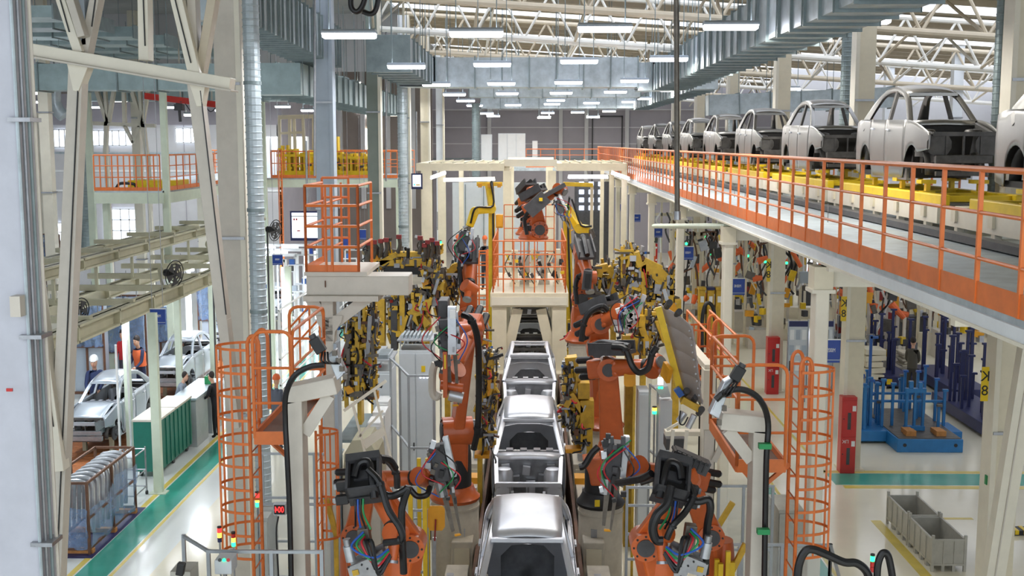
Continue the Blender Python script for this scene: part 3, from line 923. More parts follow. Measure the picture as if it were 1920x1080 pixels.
# mezzanine columns with capitals
for k in range(7):
    y = 15.7 + 7.5 * k
    X = XE + .14
    t = thing('mezzanine_column', ['nearest', 'second', 'third', 'fourth', 'fifth', 'sixth', 'farthest'][k] + ' white column under the edge of the upper walkway', 'column', (X, y, 0), 'columns under the upper walkway')
    MB().bx(X - .095, X + .095, y - .15, y + .15, 0, DZ - .62).build('shaft', 'warm_white', t, smooth=0, bevel=.02)
    MB().bx(X - .13, X + .13, y - .17, y + .17, DZ - .62, DZ - .3).build('capital', 'cream', t, smooth=0)
    MB().bx(X - .16, X + .16, y - .2, y + .2, DZ - .66, DZ - .61).build('cap_plate', 'warm_white', t, smooth=0)
    MB().bx(X - .16, X + .16, y - .2, y + .2, 0, .04).build('base_plate', 'warm_white', t, smooth=0)
    MB().bx(X, 8.8, y - .1, y + .1, DZ - .58, DZ - .3).build('cross_beam', 'warm_white', t, smooth=0)

# conveyor track under the cars, one white frame per car pitch
XC = 6.80           # centre line of the upper car row
PIT = 6.72
F0 = 18.25
def conveyor_unit(label, y0):
    t = thing('conveyor_unit', label, 'conveyor', (XC, y0, DZ), 'upper conveyor sections')
    for s in (-1, 1):
        x = XC + s * .62
        MB().bx(x - .06, x + .06, y0, y0 + PIT - .25, DZ + .16, DZ + .42).build('side_channel', 'warm_white', t, smooth=0)
        for j in range(5):
            yy = y0 + .5 + j * 1.35
            MB().bx(x - .05, x + .05, yy, yy + .12, DZ, DZ + .2).build('foot', 'warm_white', t, smooth=0)
            MB().bx(x + s*.06, x + s*.1, yy - .02, yy + .14, DZ + .24, DZ + .4).build('roller_bracket', 'cream', t, smooth=0)
    for j in range(8):
        yy = y0 + .35 + j * .82
        MB().cyl((XC - .56, yy, DZ + .38), (XC + .56, yy, DZ + .38), .045, n=8).build('roller', 'steel', t)
    MB().bx(XC - .95, XC - .75, y0, y0 + PIT, DZ + .02, DZ + .12).build('cable_tray', 'charcoal', t, smooth=0)
    MB().box((XC - .45, y0 + PIT - .7, DZ + .3), .3, .5, .3).build('drive_motor', 'cream', t, smooth=0, bevel=.02)
    return t
def skid(label, y0):
    """yellow carrier; y0 is the front end"""
    t = thing('body_skid', label, 'skid', (XC, y0, DZ + .42), 'yellow body carriers')
    z = DZ + .42
    for s in (-1, 1):
        MB().bx(XC + s*.56 - .07, XC + s*.56 + .07, y0 - .5, y0 + 5.1, z + .01, z + .17).build('runner', 'skid_yellow', t, smooth=0, bevel=.015)
        for yy in (.75, 2.0, 3.6):
            MB().bx(XC + s*.42 - .035, XC + s*.42 + .035, y0 + yy - .05, y0 + yy + .05, z + .15, z + .36).build('support_post', 'skid_yellow', t, smooth=0)
            MB().bx(XC + s*.42 - .14, XC + s*.42 + .1, y0 + yy - .12, y0 + yy + .12, z + .3, z + .36).build('support_pad', 'skid_yellow', t, smooth=0)
            MB().bx(XC + s*.42 - .1, XC + s*.42 + .1, y0 + yy - .1, y0 + yy + .1, z + .15, z + .18).build('post_foot', 'skid_yellow', t, smooth=0)
    for yy in (-.3, .75, 2.0, 3.6, 4.9):
        MB().bx(XC - .55, XC + .55, y0 + yy - .05, y0 + yy + .05, z + .06, z + .15).build('cross_tube', 'skid_yellow', t, smooth=0)
    MB().bx(XC - .1, XC + .1, y0 + .7, y0 + 3.7, z + .06, z + .13).build('spine', 'skid_yellow', t, smooth=0)
    return t
ZC = DZ + .79
proto = car('x', .68, 1.0, 1.20, (0, 0, 0), paint='body_satin', simple=True, wheels=False)
cu = conveyor_unit('x', 0.0)
sk = skid('x', 0.0)
NK = 11
for k in range(-1, NK):
    y = F0 + PIT * k
    if y > 66: break
    i = k + 1
    last = (k == -1)
    nm = ['nearest, cut off by the right edge', 'second from the right edge, open engine bay', 'third from the right edge'] + [ORD[j] + ' from the right edge' for j in range(3, 14)]
    lb = 'bare steel sedan on the upper conveyor, ' + nm[i]
    cy = y + 2.12
    src = proto if k == -1 else None
    if src: src.location = (XC, cy, ZC); src['label'] = lb; src['group'] = 'car bodies on the upper conveyor'
    else: clone(proto, (XC, cy, ZC), lb, 'car bodies on the upper conveyor')
    lb = 'yellow steel skid carrying the upper car body ' + (nm[i] if i != 0 else 'nearest the right edge').replace(', cut off by the right edge', '').replace(', open engine bay', '')
    lc = 'white conveyor frame section under the upper car body ' + (nm[i] if i != 0 else 'nearest the right edge').replace(', open engine bay', '')
    if k == -1:
        sk.location = (XC, y - .3, DZ + .42); sk['label'] = lb
        cu.location = (XC, y - .8, DZ); cu['label'] = lc
    else:
        clone(sk, (XC, y - .3, DZ + .42), lb); clone(cu, (XC, y - .8, DZ), lc)

# ------------------------------------------------------------------ main line bodies in the middle
MS = [14.15 + 6.7 * k for k in range(5)]     # depth of each cowl
MX = .02
K = 1.25
for k, yc in enumerate(MS):
    lb = ['bare steel body with fitted roof nearest the camera on the main line',
          'bare steel body with fitted roof and open engine bay, second on the main line',
          'roofless bare steel body, third on the main line',
          'dark bare body passing under the cream portal of the main line',
          'bare body behind the cream portal on the main line'][k]
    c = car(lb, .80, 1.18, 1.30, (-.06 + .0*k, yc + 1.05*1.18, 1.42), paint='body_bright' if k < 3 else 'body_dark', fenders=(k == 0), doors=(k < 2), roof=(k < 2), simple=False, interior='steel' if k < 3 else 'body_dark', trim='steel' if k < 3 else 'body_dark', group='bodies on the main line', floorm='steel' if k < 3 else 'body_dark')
# ================================================================== main line bed
t = thing('line_conveyor', 'cream floor conveyor bed under the main line bodies', 'conveyor', (0, 30, 0))
for s in (-1, 1):
    MB().bx(-.06 + s*.62 - .1, -.06 + s*.62 + .1, 8, 48, 0, 1.3).build('side_wall', 'concrete', t, smooth=0)
    MB().bx(-.06 + s*.84 - .03, -.06 + s*.84 + .03, 8, 48, 0, 1.55).build('guide_rail', 'rust_brown', t, smooth=0)
MB().bx(-.66, .54, 8, 48, .9, 1.05).build('bed', 'dark_steel', t, smooth=0)
for j in range(12):
    yy = 10 + j * 3.1
    for s in (-1, 1):
        MB().bx(-.06 + s*.4 - .05, -.06 + s*.4 + .05, yy, yy + .15, 1.05, 1.44).build('body_support', 'dark_steel', t, smooth=0)
# cream station frames on both sides of the line, an amber bar across each
def station(label, s, y0, y1):
    x0 = -.06 + s * .9; x1 = -.06 + s * 1.25
    a, b = min(x0, x1), max(x0, x1)
    t = thing('station_unit', label, 'machine frame', ((a+b)/2, y0, 0), 'cream station frames beside the line')
    MB().bx(a, b, y0, y1, 0, 1.75).build('body', 'concrete', t, smooth=0, bevel=.02)
    for j in range(3):
        zz = .5 + j * .42
        MB().bx(a + .05, b - .05, y0 - .03, y0, zz, zz + .3).build('panel', 'cream', t, smooth=0)
    if y0 > 15: MB().bx(a - .02, b + .02, y1 - .3, y1 + .05, 1.75, 1.87).build('bar', 'amber', t, smooth=0)
    for j in range(4):
        MB().box(((a+b)/2 + random.uniform(-.08, .08), y0 + .3 + j * (y1 - y0 - .5) / 4, 1.82), .1, .12, .14).build('valve_block', random.choice(['steel', 'charcoal', 'alu']), t, smooth=0)
    MB().bx(a + .1, b - .05, y0 + .4, y0 + .46, 1.75, 2.2).build('bracket', 'galv', t, smooth=0)
    return t
for i, (y0, y1) in enumerate(((14.2, 17.0), (18.0, 21.5), (22.6, 26.0), (27.2, 30.0))):
    for s in (-1, 1):
        station('cream station frame on the %s of the line beside body %s' % ('left' if s < 0 else 'right', ['one', 'two', 'three', 'four'][i]), s, y0, y1)

# ================================================================== robots
def rounded_arm(g, p, q, r1, r2, th, ax):
    """flat link with round ends, thickness th along ax"""
    p = Vector(p); q = Vector(q); ax = Vector(ax).normalized()
    d = (q - p).normalized(); s = d.cross(ax).normalized()
    ax = s.cross(d).normalized()
    n = 8
    pts = []
    for i in range(n + 1):
        a = math.pi/2 + math.pi * i / n
        pts.append(p + (d*math.cos(a) + s*math.sin(a)) * r1 - ax*th/2)
    for i in range(n + 1):
        a = -math.pi/2 + math.pi * i / n
        pts.append(q + (d*math.cos(a) + s*math.sin(a)) * r2 - ax*th/2)
    g.prism(pts, ax * th)
    return g
def robot(label, B, S, E, W, T, k=1.0, ped=0.0, ped_r=.38, ax=(0, 1, 0), black_col=True, col='robot_orange', cover=True, hose=None, motors=True, group='orange welding robots', baseflat=True):
    """B base centre on its pedestal, S shoulder, E elbow, W wrist, T tool flange"""
    B, S, E, W, T = [Vector(v) for v in (B, S, E, W, T)]
    t = thing('welding_robot', label, 'robot', tuple(B), group)
    ax = Vector(ax).normalized()
    # base and carousel
    MB().lathe([(.36*k, 0), (.38*k, .05*k), (.33*k, .1*k), (.29*k, .18*k), (.28*k, .22*k)], B, 20).build('base_casting', col if baseflat else 'black', t)
    top = Vector((S.x, S.y, max(B.z + .35*k, S.z - .18*k)))
    MB().lathe([(.25*k, .2*k), (.25*k, (top.z - B.z)*.75), (.22*k, (top.z - B.z))], B, 20).build('rotating_column', 'black' if black_col else col, t)
    g = MB().cyl(S - ax*.22*k, S + ax*.22*k, .21*k, n=18)
    g.build('shoulder_joint', col, t)
    MB().bar(Vector((B.x, B.y, B.z + .3*k)), S, .34*k, .34*k, .3*k, .3*k).build('carousel', col, t, smooth=0, bevel=.04*k)
    MB().cyl(S + ax*.22*k, S + ax*.36*k, .12*k, n=14).build('shoulder_motor', 'black', t)
    e1_ = ax.orthogonal().normalized(); e2_ = ax.cross(e1_)
    jc = MB().cyl(S - ax*.22*k, S - ax*.245*k, .13*k, n=18).build('joint_cover', 'charcoal', t)
    for i in range(8):
        q_ = S - ax*.22*k + (e1_*math.cos(i*math.pi/4) + e2_*math.sin(i*math.pi/4))*.17*k
        MB().cyl(q_, q_ - ax*.015*k, .016*k, n=6).build('bolt', 'black', jc)
    MB().cyl(E - ax*.17*k, E - ax*.19*k, .1*k, n=16).build('elbow_cover', 'charcoal', t)
    # link arm
    g = MB(); rounded_arm(g, S, E, .19*k, .14*k, .16*k, ax)
    g.build('link_arm', col, t, bevel=.02*k)
    # elbow
    MB().cyl(E - ax*.17*k, E + ax*.17*k, .17*k, n=18).build('elbow_joint', col, t)
    fd = (W - E).normalized()
    back = E - fd * .30*k
    MB().bar(back, E + fd*.22*k, .30*k, .30*k, .24*k, .24*k).build('elbow_housing', col, t, smooth=0, bevel=.04*k)
    side = fd.cross(Vector((0, 1, 0)))
    side = side.normalized() if side.length > .1 else Vector((1, 0, 0))
    perp = fd.cross(side).normalized()
    if motors:
        for i in (-1, 0, 1):
            c = back + side * i * .13*k + perp * (.05 if i == 0 else -.04) * k
            m_ = MB().cyl(c, c - fd*.24*k, .055*k, n=10).build('wrist_motor', 'black', t)
            MB().cyl(c - fd*.24*k, c - fd*.27*k, .035*k, n=8).build('motor_plug', 'steel', m_)
    # forearm
    mid = E.lerp(W, .82)
    MB().cyl(E + fd*.15*k, mid, .135*k, .105*k, n=18).build('forearm', col, t)
    MB().cyl(mid - fd*.015*k, mid + fd*.05*k, .115*k, n=18).build('forearm_ring', 'black', t)
    MB().cyl(mid + fd*.03*k, W, .085*k, n=14).build('wrist_neck', col, t)
    td = (T - W).normalized()
    wa = fd.cross(td)
    wa = wa.normalized() if wa.length > .1 else ax
    MB().cyl(W - wa*.14*k, W + wa*.14*k, .135*k, n=16).build('wrist_fork', col, t)
    MB().cyl(W, T, .085*k, .075*k, n=14).build('wrist_hand', col, t)
    MB().cyl(T, T + td*.04*k, .09*k, n=14).build('tool_flange', 'steel', t)
    if cover:
        up = Vector((0, 0, 1)) - fd * fd.z
        up = up.normalized() if up.length > .2 else perp
        c0 = E - fd*.2*k + up*.25*k; c1 = E + fd*.42*k + up*.22*k
        g = MB().bar(c0, c1, .34*k, .06*k, up=up)
        sd = fd.cross(up).normalized()
        for s_ in (-1, 1): g.bar(c0 + sd*s_*.16*k + up*.07*k, c1 + sd*s_*.16*k + up*.07*k, .03*k, .18*k, up=up)
        cv = g.build('cable_tray', 'charcoal', t, smooth=0)
        MB().tube(smooth([c0 + up*.1*k, c0.lerp(c1, .3) + up*.14*k, c1 + up*.08*k], 5), .055*k, 10).build('tray_hose', 'hose', cv)
    # dress pack: base -> shoulder -> elbow -> wrist
    o1 = ax * .24*k
    pts = hose or [B + V(.2*k, -.1*k, .25*k), S + o1 + V(.12*k, -.1*k, -.1*k), S.lerp(E, .5) + o1 + V(.14*k, -.12*k, 0), E + o1 + V(.05*k, -.15*k, .1*k), E.lerp(W, .5) + V(0, -.1*k, -.24*k), W + V(0, -.1*k, -.15*k), T + V(0, -.05*k, -.1*k)]
    MB().tube(smooth(pts, 6), .048*k, 8).build('dress_hose', 'hose', t)
    for i in (1, len(pts) - 2):
        p_ = Vector(pts[i]); q_ = Vector(pts[i+1])
        MB().tube([p_, p_.lerp(q_, .12)], .062*k, 10).build('hose_clip', 'black', t)
    if ped > 0:
        pd = thing('robot_pedestal', 'round pedestal under the ' + label, 'pedestal', (B.x, B.y, 0), 'robot pedestals')
        MB().lathe([(ped_r, 0), (ped_r, B.z - .07), (ped_r*.97, B.z - .05), (ped_r*.97, B.z - .005)], (B.x, B.y, 0), 28).build('drum', 'concrete', pd)
        MB().lathe([(ped_r*1.03, 0), (ped_r*1.03, .035)], (B.x, B.y, B.z - .12), 28).build('rim', 'concrete', pd)
    return t
def spot_gun(label, p, q, k=1.0, group='spot welding guns'):
    """weld gun whose electrode arms run from p (at the robot flange) to q (the tips)"""
    p = Vector(p); q = Vector(q)
    t = thing('weld_gun', label, 'weld gun', tuple(p), group)
    d = (q - p).normalized(); s = d.cross(Vector((0, 1, 0))).normalized()
    L = (q - p).length
    MB().bar(p - d*.28*k, p + d*.12*k, .16*k, .2*k, up=(0, 1, 0)).build('transformer', 'charcoal', t, smooth=0, bevel=.01)
    MB().bar(p + s*.12*k - d*.35*k, p + s*.12*k + d*.1*k, .06*k, .1*k, up=(0, 1, 0)).build('plate', 'alu', t, smooth=0)
    MB().cyl(p - s*.05*k - d*.25*k, p - s*.05*k + d*.3*k, .06*k, n=10).build('servo_cylinder', 'steel', t)
    MB().bar(p + d*.1*k - s*.03*k, q - d*.05*k - s*.03*k, .07*k, .05*k, .035*k, .03*k, up=(0, 1, 0)).build('electrode_arm', 'dark_steel', t, smooth=0)
    MB().bar(p + d*.12*k + s*.07*k, q + s*.05*k, .05*k, .05*k, .02*k, .02*k, up=(0, 1, 0)).build('electrode_arm', 'dark_steel', t, smooth=0)
    MB().cyl(q + s*.05*k, q - s*.02*k, .015*k, n=6).build('tip', 'amber', t)
    for i, c in enumerate(('cable_green', 'cable_red', 'cable_blue', 'hose', 'cable_red')):
        a = p + s*random.uniform(-.1, .16)*k - d*random.uniform(.1, .35)*k + V(0, -.12*k, 0)
        b = p + d*random.uniform(.15, .3)*k + s*random.uniform(-.1, .12)*k + V(0, -.1*k, 0)
        mid = (a + b)/2 + s*random.choice((-1, 1))*random.uniform(.12, .24)*k + V(0, -.08*k, 0)
        MB().tube(smooth([a, mid, b], 6), .008*k, 5).build('cable', c, t)
    for i in range(16):
        c = p + d*random.uniform(-.38, .35)*k + s*random.uniform(-.15, .15)*k + V(0, -random.uniform(.06, .16)*k, 0)
        MB().box(c, random.uniform(.02, .06)*k, .05*k, random.uniform(.03, .1)*k, ry=random.uniform(-.4, .4)).build('fitting', random.choice(['steel', 'black', 'alu', 'dark_steel', 'charcoal', 'black']), t, smooth=0)
    return t
def clamp_gun(label, p, ang, k=1.0, mirror=1, group='plate welding tools'):
    """flat grey tool plate with a silver motor, carried by the front robots"""
    p = Vector(p)
    t = thing('weld_gun', label, 'weld gun', tuple(p), group)
    Mx = Matrix.Rotation(ang, 3, 'Y')
    def L(x, z, y=0): return p + Mx @ Vector((x*mirror*k, y*k, z*k))
    MB().prism([L(-.42, -.06), L(-.1, .0), L(.02, .05), L(.04, -.12), L(-.05, -.18), L(-.08, -.3), L(-.2, -.3), L(-.22, -.2), L(-.42, -.22)], (0, .05*k, 0)).build('side_plate', 'steel', t, smooth=0)
    MB().prism([L(-.42, -.04, .2), L(-.0, .06, .2), L(.02, -.1, .2), L(-.42, -.2, .2)], (0, .04*k, 0)).build('rear_plate', 'steel', t, smooth=0)
    MB().bar(L(-.18, -.02, .12), L(-.15, .32, .12), .13*k, .14*k, up=(0, 1, 0)).build('transformer', 'dark_steel', t, smooth=0, bevel=.01)
    MB().cyl(L(-.38, -.02, .1), L(-.37, .16, .1), .06*k, n=14).build('motor', 'alu', t)
    MB().cyl(L(-.37, .16, .1), L(-.365, .24, .1), .045*k, n=14).build('motor_cap', 'steel', t)
    MB().box(L(-.34, -.13, -.01), .07*k, .02*k, .06*k, ry=ang).build('window', 'jig_yellow', t, smooth=0)
    for x, z in ((-.4, -.05), (-.4, -.2), (-.25, -.06), (-.12, -.14), (-.02, -.05), (-.15, -.26), (-.2, -.12)):
        MB().cyl(L(x, z, -.012), L(x, z, .0), .012*k, n=8).build('bolt', 'black', t)
    for i, c in enumerate(('cable_blue', 'cable_green', 'cable_red', 'hose', 'hose')):
        MB().tube(smooth([L(-.14, .3 - .03*i, .02), L(-.28 + .06*i, .2, -.12), L(-.06, .04 - .05*i, -.16), L(.1, .06 - .02*i, -.05)], 6), .013*k if i < 3 else .022*k, 6).build('cable', c, t)
    return t

Yn = 12.6
P = lambda x, y, Y=Yn: at(x, y, Y)
# --- front left robot: forearm pointing down to its plate tool
kf = .80
rl = robot('front left orange robot with black cable box', P(752, 1170, 13.0), P(772, 1020, 12.9), P(700, 905, 12.7), P(742, 1000, 12.3), P(735, 1050, 12.2), k=kf, ped=1, ped_r=.3, black_col=False, col='robot_bright', cover=False,
      hose=[P(690, 880, 12.2), P(712, 905, 12.1), P(728, 955, 12.0), P(750, 990, 11.95), P(752, 1012, 11.95), P(720, 1018, 12.0)], motors=False)
clamp_gun('grey plate welding tool held by the front left robot', P(716, 1040, 12.15), R(-14), k=.98)
def cablebox(owner, cx, cy, w_, h_, Y, tilt, mirror=1):
    """black open box with hoses sitting on the elbow of a front robot; tilted towards the camera"""
    c = P(cx, cy, Y); kx = Y / F
    t = owner
    M3 = Matrix.Rotation(tilt*mirror, 3, 'Y') @ Matrix.Rotation(R(38), 3, 'X')
    W_, H_ = w_*kx, h_*kx
    def L(x, y, z): return c + M3 @ Vector((x*mirror, y, z))
    def slab(nm, x0, x1, y0, y1, z0, z1, mm):
        vs = [L(x, y, z) for z in (z0, z1) for x, y in ((x0, y0), (x1, y0), (x1, y1), (x0, y1))]
        g = MB(); g._add(vs, [(0,3,2,1),(4,5,6,7),(0,1,5,4),(1,2,6,5),(2,3,7,6),(3,0,4,7)])
        return g.build(nm, mm, t, smooth=0)
    bxo = slab('cable_box', -W_/2, W_/2, -H_/2, H_/2, -.02, .02, 'black')
    t = bxo
    slab('side_wall', -W_/2, -W_/2 + .03, -H_/2, H_/2, .0, .14, 'charcoal')
    slab('side_wall', W_/2 - .03, W_/2, -H_/2, H_/2, .0, .14, 'charcoal')
    slab('front_wall', -W_/2, W_/2, -H_/2, -H_/2 + .03, -.16, .14, 'charcoal')
    slab('cross_plate', -W_/2, W_/2, H_/2 - .1, H_/2, .1, .16, 'charcoal')
    slab('inner_plate', -W_*.3, W_*.3, -H_*.1, H_*.15, .02, .05, 'charcoal')
    MB().tube(smooth([L(-W_*.25, -H_*.1, .1), L(-W_*.1, H_*.2, .14), L(W_*.2, H_*.2, .14), L(W_*.28, -H_*.2, .1), L(W_*.3, -H_*.6, .0)], 6), .045, 10).build('hose', 'hose', t)
    for i in (0, 1):
        a = L(-W_*.5, H_*(-.05 - .38*i), -.06); b = L(-W_*.5 - .14, H_*(-.05 - .38*i), -.06)
        m_ = MB().bar(a, b, .1, .1).build('motor', 'black', t, smooth=0, bevel=.01)
        MB().bar(b, b + (b - a).normalized()*.03, .05, .06).build('motor_plug', 'steel', t, smooth=0)
    for i, c_ in enumerate(('hose', 'cable_blue', 'hose', 'cable_green')):
        MB().tube(smooth([L(-W_*.3 + .03*i, -H_*.5, -.05), L(-W_*.32 + .03*i, -H_*.8, -.12), L(-W_*.3 + .05*i, -H_*1.15, -.1 - .03*i)], 5), .012, 6).build('cable', c_, t)
    return t
cablebox(rl, 684, 896, 66, 84, 12.4, R(-8), 1)
# bent hoses looping beside the left box
def hose_thing(label, pts, r, mm='hose', name='corrugated_hose', n=10):
    o = MB().tube(smooth(pts, 7), r, n).build(name, mm, origin=pts[0])
    tag(o, label, 'hose')
    return o
hose_thing('thick black hose bent beside the front left robot', [P(715, 925, 12.3), P(735, 930, 12.25), P(757, 921, 12.25), P(765, 916, 12.25), P(757, 940, 12.25), P(753, 970, 12.25), P(757, 1075, 12.3)], .042)
hose_thing('black hose hanging under the left robot wrist', [P(768, 916, 13.2), P(782, 930, 13.2), P(800, 928, 13.2), P(806, 914, 13.3)], .035)
hose_thing('black hose curving over the left forearm', [P(712, 858, 12.8), P(730, 862, 12.9), P(742, 878, 13.0)], .04)
hose_thing('thick black hose looping beside the front right robot', [P(1276, 925, 12.3), P(1290, 936, 12.25), P(1310, 940, 12.25), P(1328, 937, 12.25), P(1332, 955, 12.25), P(1326, 990, 12.3), P(1322, 1075, 12.4)], .045)
hose_thing('black hose running from the right spot gun to the cable box', [P(1158, 905, 12.9), P(1178, 902, 12.7), P(1205, 897, 12.5), P(1222, 888, 12.4)], .045)
hose_thing('black hose running down the right robot forearm', [P(1258, 912, 12.1), P(1250, 945, 12.0), P(1232, 965, 11.95), P(1224, 990, 11.95), P(1230, 1012, 11.95), P(1243, 1014, 11.95)], .05)

# --- second left robot: forearm to the right with a spot gun
robot('left orange robot with forearm reaching right', P(668, 1130, 14.6), P(668, 1000, 14.4), P(690, 900, 13.8), P(792, 895, 13.5), P(806, 880, 13.5), k=.84, ped=1, ped_r=.3, black_col=False, col='robot_orange', cover=False,
      hose=[P(700, 870, 13.5), P(722, 862, 13.4), P(742, 885, 13.3), P(745, 915, 13.3)])
spot_gun('spot welding gun hanging from the left forearm', P(828, 880, 13.5), P(856, 1003, 13.5), k=1.1)

# --- front right robot
rr_ = robot('front right orange robot with black cable box', P(1235, 1170, 13.0), P(1208, 1018, 12.9), P(1278, 915, 12.7), P(1240, 1000, 12.3), P(1243, 1052, 12.2), k=kf, ped=1, ped_r=.3, black_col=False, col='robot_bright', cover=False,
      hose=[P(1290, 905, 12.3), P(1300, 930, 12.2), P(1285, 960, 12.1), P(1262, 985, 12.0), P(1250, 1010, 12.0)], motors=False)
clamp_gun('grey plate welding tool held by the front right robot', P(1262, 1035, 12.15), R(12), k=.98, mirror=-1)
cablebox(rr_, 1258, 898, 66, 84, 12.4, R(-14), -1)
t = rr_
MB().bar(P(1262, 850, 12.9), P(1326, 878, 12.9), .2, .16).build('tray', 'charcoal', t, smooth=0)
MB().bar(P(1262, 842, 12.85), P(1326, 868, 12.85), .24, .03).build('tray_lip', 'black', t, smooth=0)
for i in range(7):
    q = P(1266 + i*9, 853 + i*4, 12.7)
    MB().box(q, .015, .02, .13, ry=R(24)).build('rib', 'black', t, smooth=0)
robot('right orange robot with forearm reaching left', P(1345, 1130, 14.6), P(1330, 1000, 14.4), P(1290, 895, 13.8), P(1192, 876, 13.5), P(1176, 862, 13.5), k=.84, ped=1, ped_r=.3, black_col=False, col='robot_orange', cover=False,
      hose=[P(1290, 870, 13.5), P(1270, 862, 13.4), P(1240, 890, 13.3), P(1200, 905, 13.3)])
spot_gun('spot welding gun hanging from the right forearm', P(1148, 875, 13.4), P(1136, 994, 13.4), k=1.12)

# --- middle left robot on tall pedestal
robot('middle left orange robot standing on a round pedestal', P(853, 935, 18.6), P(857, 808, 18.4), P(880, 625, 18.2), P(848, 700, 17.4), P(842, 722, 17.2), k=1.12, ped=1, ped_r=.40, ax=(1, .2, 0), col='robot_orange', cover=False,
      hose=[P(868, 590, 17.6), P(884, 600, 17.5), P(896, 640, 17.6), P(898, 720, 17.8), P(896, 800, 17.9), P(888, 842, 18.0)])
# its link arm face and gun stack
t = spot_gun('tall grey welding gun on the middle left robot', P(840, 640, 17.0), P(852, 760, 17.0), k=1.25)
MB().bx(P(836, 0, 16.9).x, P(852, 0, 16.9).x, 16.8, 16.95, P(0, 660, 16.9).z, P(0, 572, 16.9).z).build('front_plate', 'alu', t, smooth=0)
MB().bx(P(840, 0, 16.8).x, P(851, 0, 16.8).x, 16.72, 16.8, P(0, 594, 16.8).z, P(0, 578, 16.8).z).build('label_plate', 'white_paint', t, smooth=0)
MB().bx(P(826, 0, 16.9).x, P(834, 0, 16.9).x, 16.8, 17.1, P(0, 740, 16.9).z, P(0, 655, 16.9).z).build('side_cover', 'robot_orange', t, smooth=0)
MB().bx(P(829, 0, 16.9).x, P(832, 0, 16.9).x, 16.78, 16.8, P(0, 686, 16.9).z, P(0, 660, 16.9).z).build('yellow_label', 'skid_yellow', t, smooth=0)
MB().bx(P(817, 0, 17.2).x, P(836, 0, 17.2).x, 17.1, 17.6, P(0, 650, 17.2).z, P(0, 560, 17.2).z).build('valve_stack', 'charcoal', t, smooth=0, bevel=.02)
MB().cyl(P(826, 722, 17), P(868, 728, 17), .07, n=12).build('cross_cylinder', 'robot_orange', t)
MB().cyl(P(842, 740, 17), P(868, 746, 17), .09, n=12).build('silver_cylinder', 'alu', t)
hose_thing('grey oval guard loop beside the middle left robot', [P(816, 680, 17.8), P(811, 700, 17.8), P(811, 735, 17.8), P(818, 745, 17.8), P(824, 735, 17.8)], .06, 'taupe')

# --- middle right robot with panel gripper
rmr = robot('middle right orange robot on a round pedestal holding a grey panel', P(1126, 945, 18.6), P(1148, 845, 18.5), P(1140, 690, 18.3), P(1226, 686, 17.8), P(1238, 680, 17.7), k=1.08, ped=1, ped_r=.37, ax=(0, 1, 0), col='robot_orange', cover=True, baseflat=False, motors=True,
      hose=[P(1148, 650, 17.6), P(1172, 655, 17.5), P(1185, 685, 17.4), P(1198, 698, 17.4), P(1215, 690, 17.4), P(1222, 665, 17.4), P(1232, 650, 17.4)])
t = rmr
MB().prism([P(1092, 862, 18.1), P(1128, 858, 18.1), P(1136, 880, 18.1), P(1134, 912, 18.1), P(1108, 912, 18.1), P(1104, 890, 18.1)], (0, .35, 0)).build('carousel_casting', 'robot_orange', t, smooth=0, bevel=.03)
MB().tube(smooth([P(1086, 876, 17.9), P(1096, 872, 17.9), P(1110, 850, 17.9), P(1122, 838, 17.9)], 5), .055, 10).build('hose', 'hose', t)
MB().bx(P(1124, 0, 18.0).x, P(1134, 0, 18.0).x, 18.0, 18.02, P(0, 944, 18.0).z, P(0, 932, 18.0).z).build('yellow_label', 'skid_yellow', t, smooth=0)
# panel gripper
t = thing('panel_gripper', 'yellow gripper frame on the middle right robot', 'gripper', tuple(P(1262, 670, 17.5)))
MB().bar(P(1234, 576, 17.3), P(1282, 756, 17.3), .07, .1).build('main_beam', 'yellow', t, smooth=0)
MB().bar(P(1244, 690, 17.4), P(1256, 706, 17.2), .06, .25).build('side_bracket', 'amber', t, smooth=0)
for i, (x, y) in enumerate(((1250, 575), (1268, 592), (1282, 740), (1300, 752), (1310, 775))):
    MB().cyl(P(x, y, 17.3), P(x + 6, y - 8, 17.1), .05, n=10).build('vacuum_clamp', 'charcoal', t)
MB().bar(P(1278, 748, 17.2), P(1310, 766, 17.2), .14, .1).build('lower_beam', 'jig_yellow', t, smooth=0)
MB().bar(P(1268, 728, 17.2), P(1278, 742, 17.2), .1, .1).build('blue_sensor', 'blue', t, smooth=0)
MB().cyl(P(1272, 790, 17.2), P(1284, 774, 17.2), .05, n=10).cyl(P(1290, 802, 17.2), P(1302, 778, 17.2), .05, n=10).build('air_cylinder', 'alu', t)
MB().tube(smooth([P(1276, 770, 17.1), P(1274, 792, 17.1), P(1282, 796, 17.1), P(1290, 782, 17.1)], 5), .012, 6).build('cable', 'hose', t)
t = thing('floor_pressing', 'grey pressed floor panel carried by the gripper', 'car panel', tuple(P(1270, 660, 17.5)))
c0, c1, c2, c3 = P(1240, 572, 17.4), P(1299, 614, 16.9), P(1317, 758, 16.9), P(1284, 748, 17.4)
rows = []
nrm = (c1 - c0).cross(c3 - c0).normalized()
for i in range(25):
    u = i / 24
    l = c0.lerp(c3, u); r_ = c1.lerp(c2, u)
    bump = .018 if (i % 6) == 5 else 0
    rows.append([l.lerp(r_, j / 8) + nrm * (bump + .04 * math.sin(math.pi * j / 8)) for j in range(9)])
MB().grid(rows).build('sheet', 'panel_grey', t, smooth=25, solid=.012)
for i in range(10):
    u = .08 + .09 * i
    q = c0.lerp(c3, u).lerp(c1.lerp(c2, u), .85)
    MB().ball(q - V(0, .05, 0), .018, n=6, m=4).build('rivet', 'alu', t)
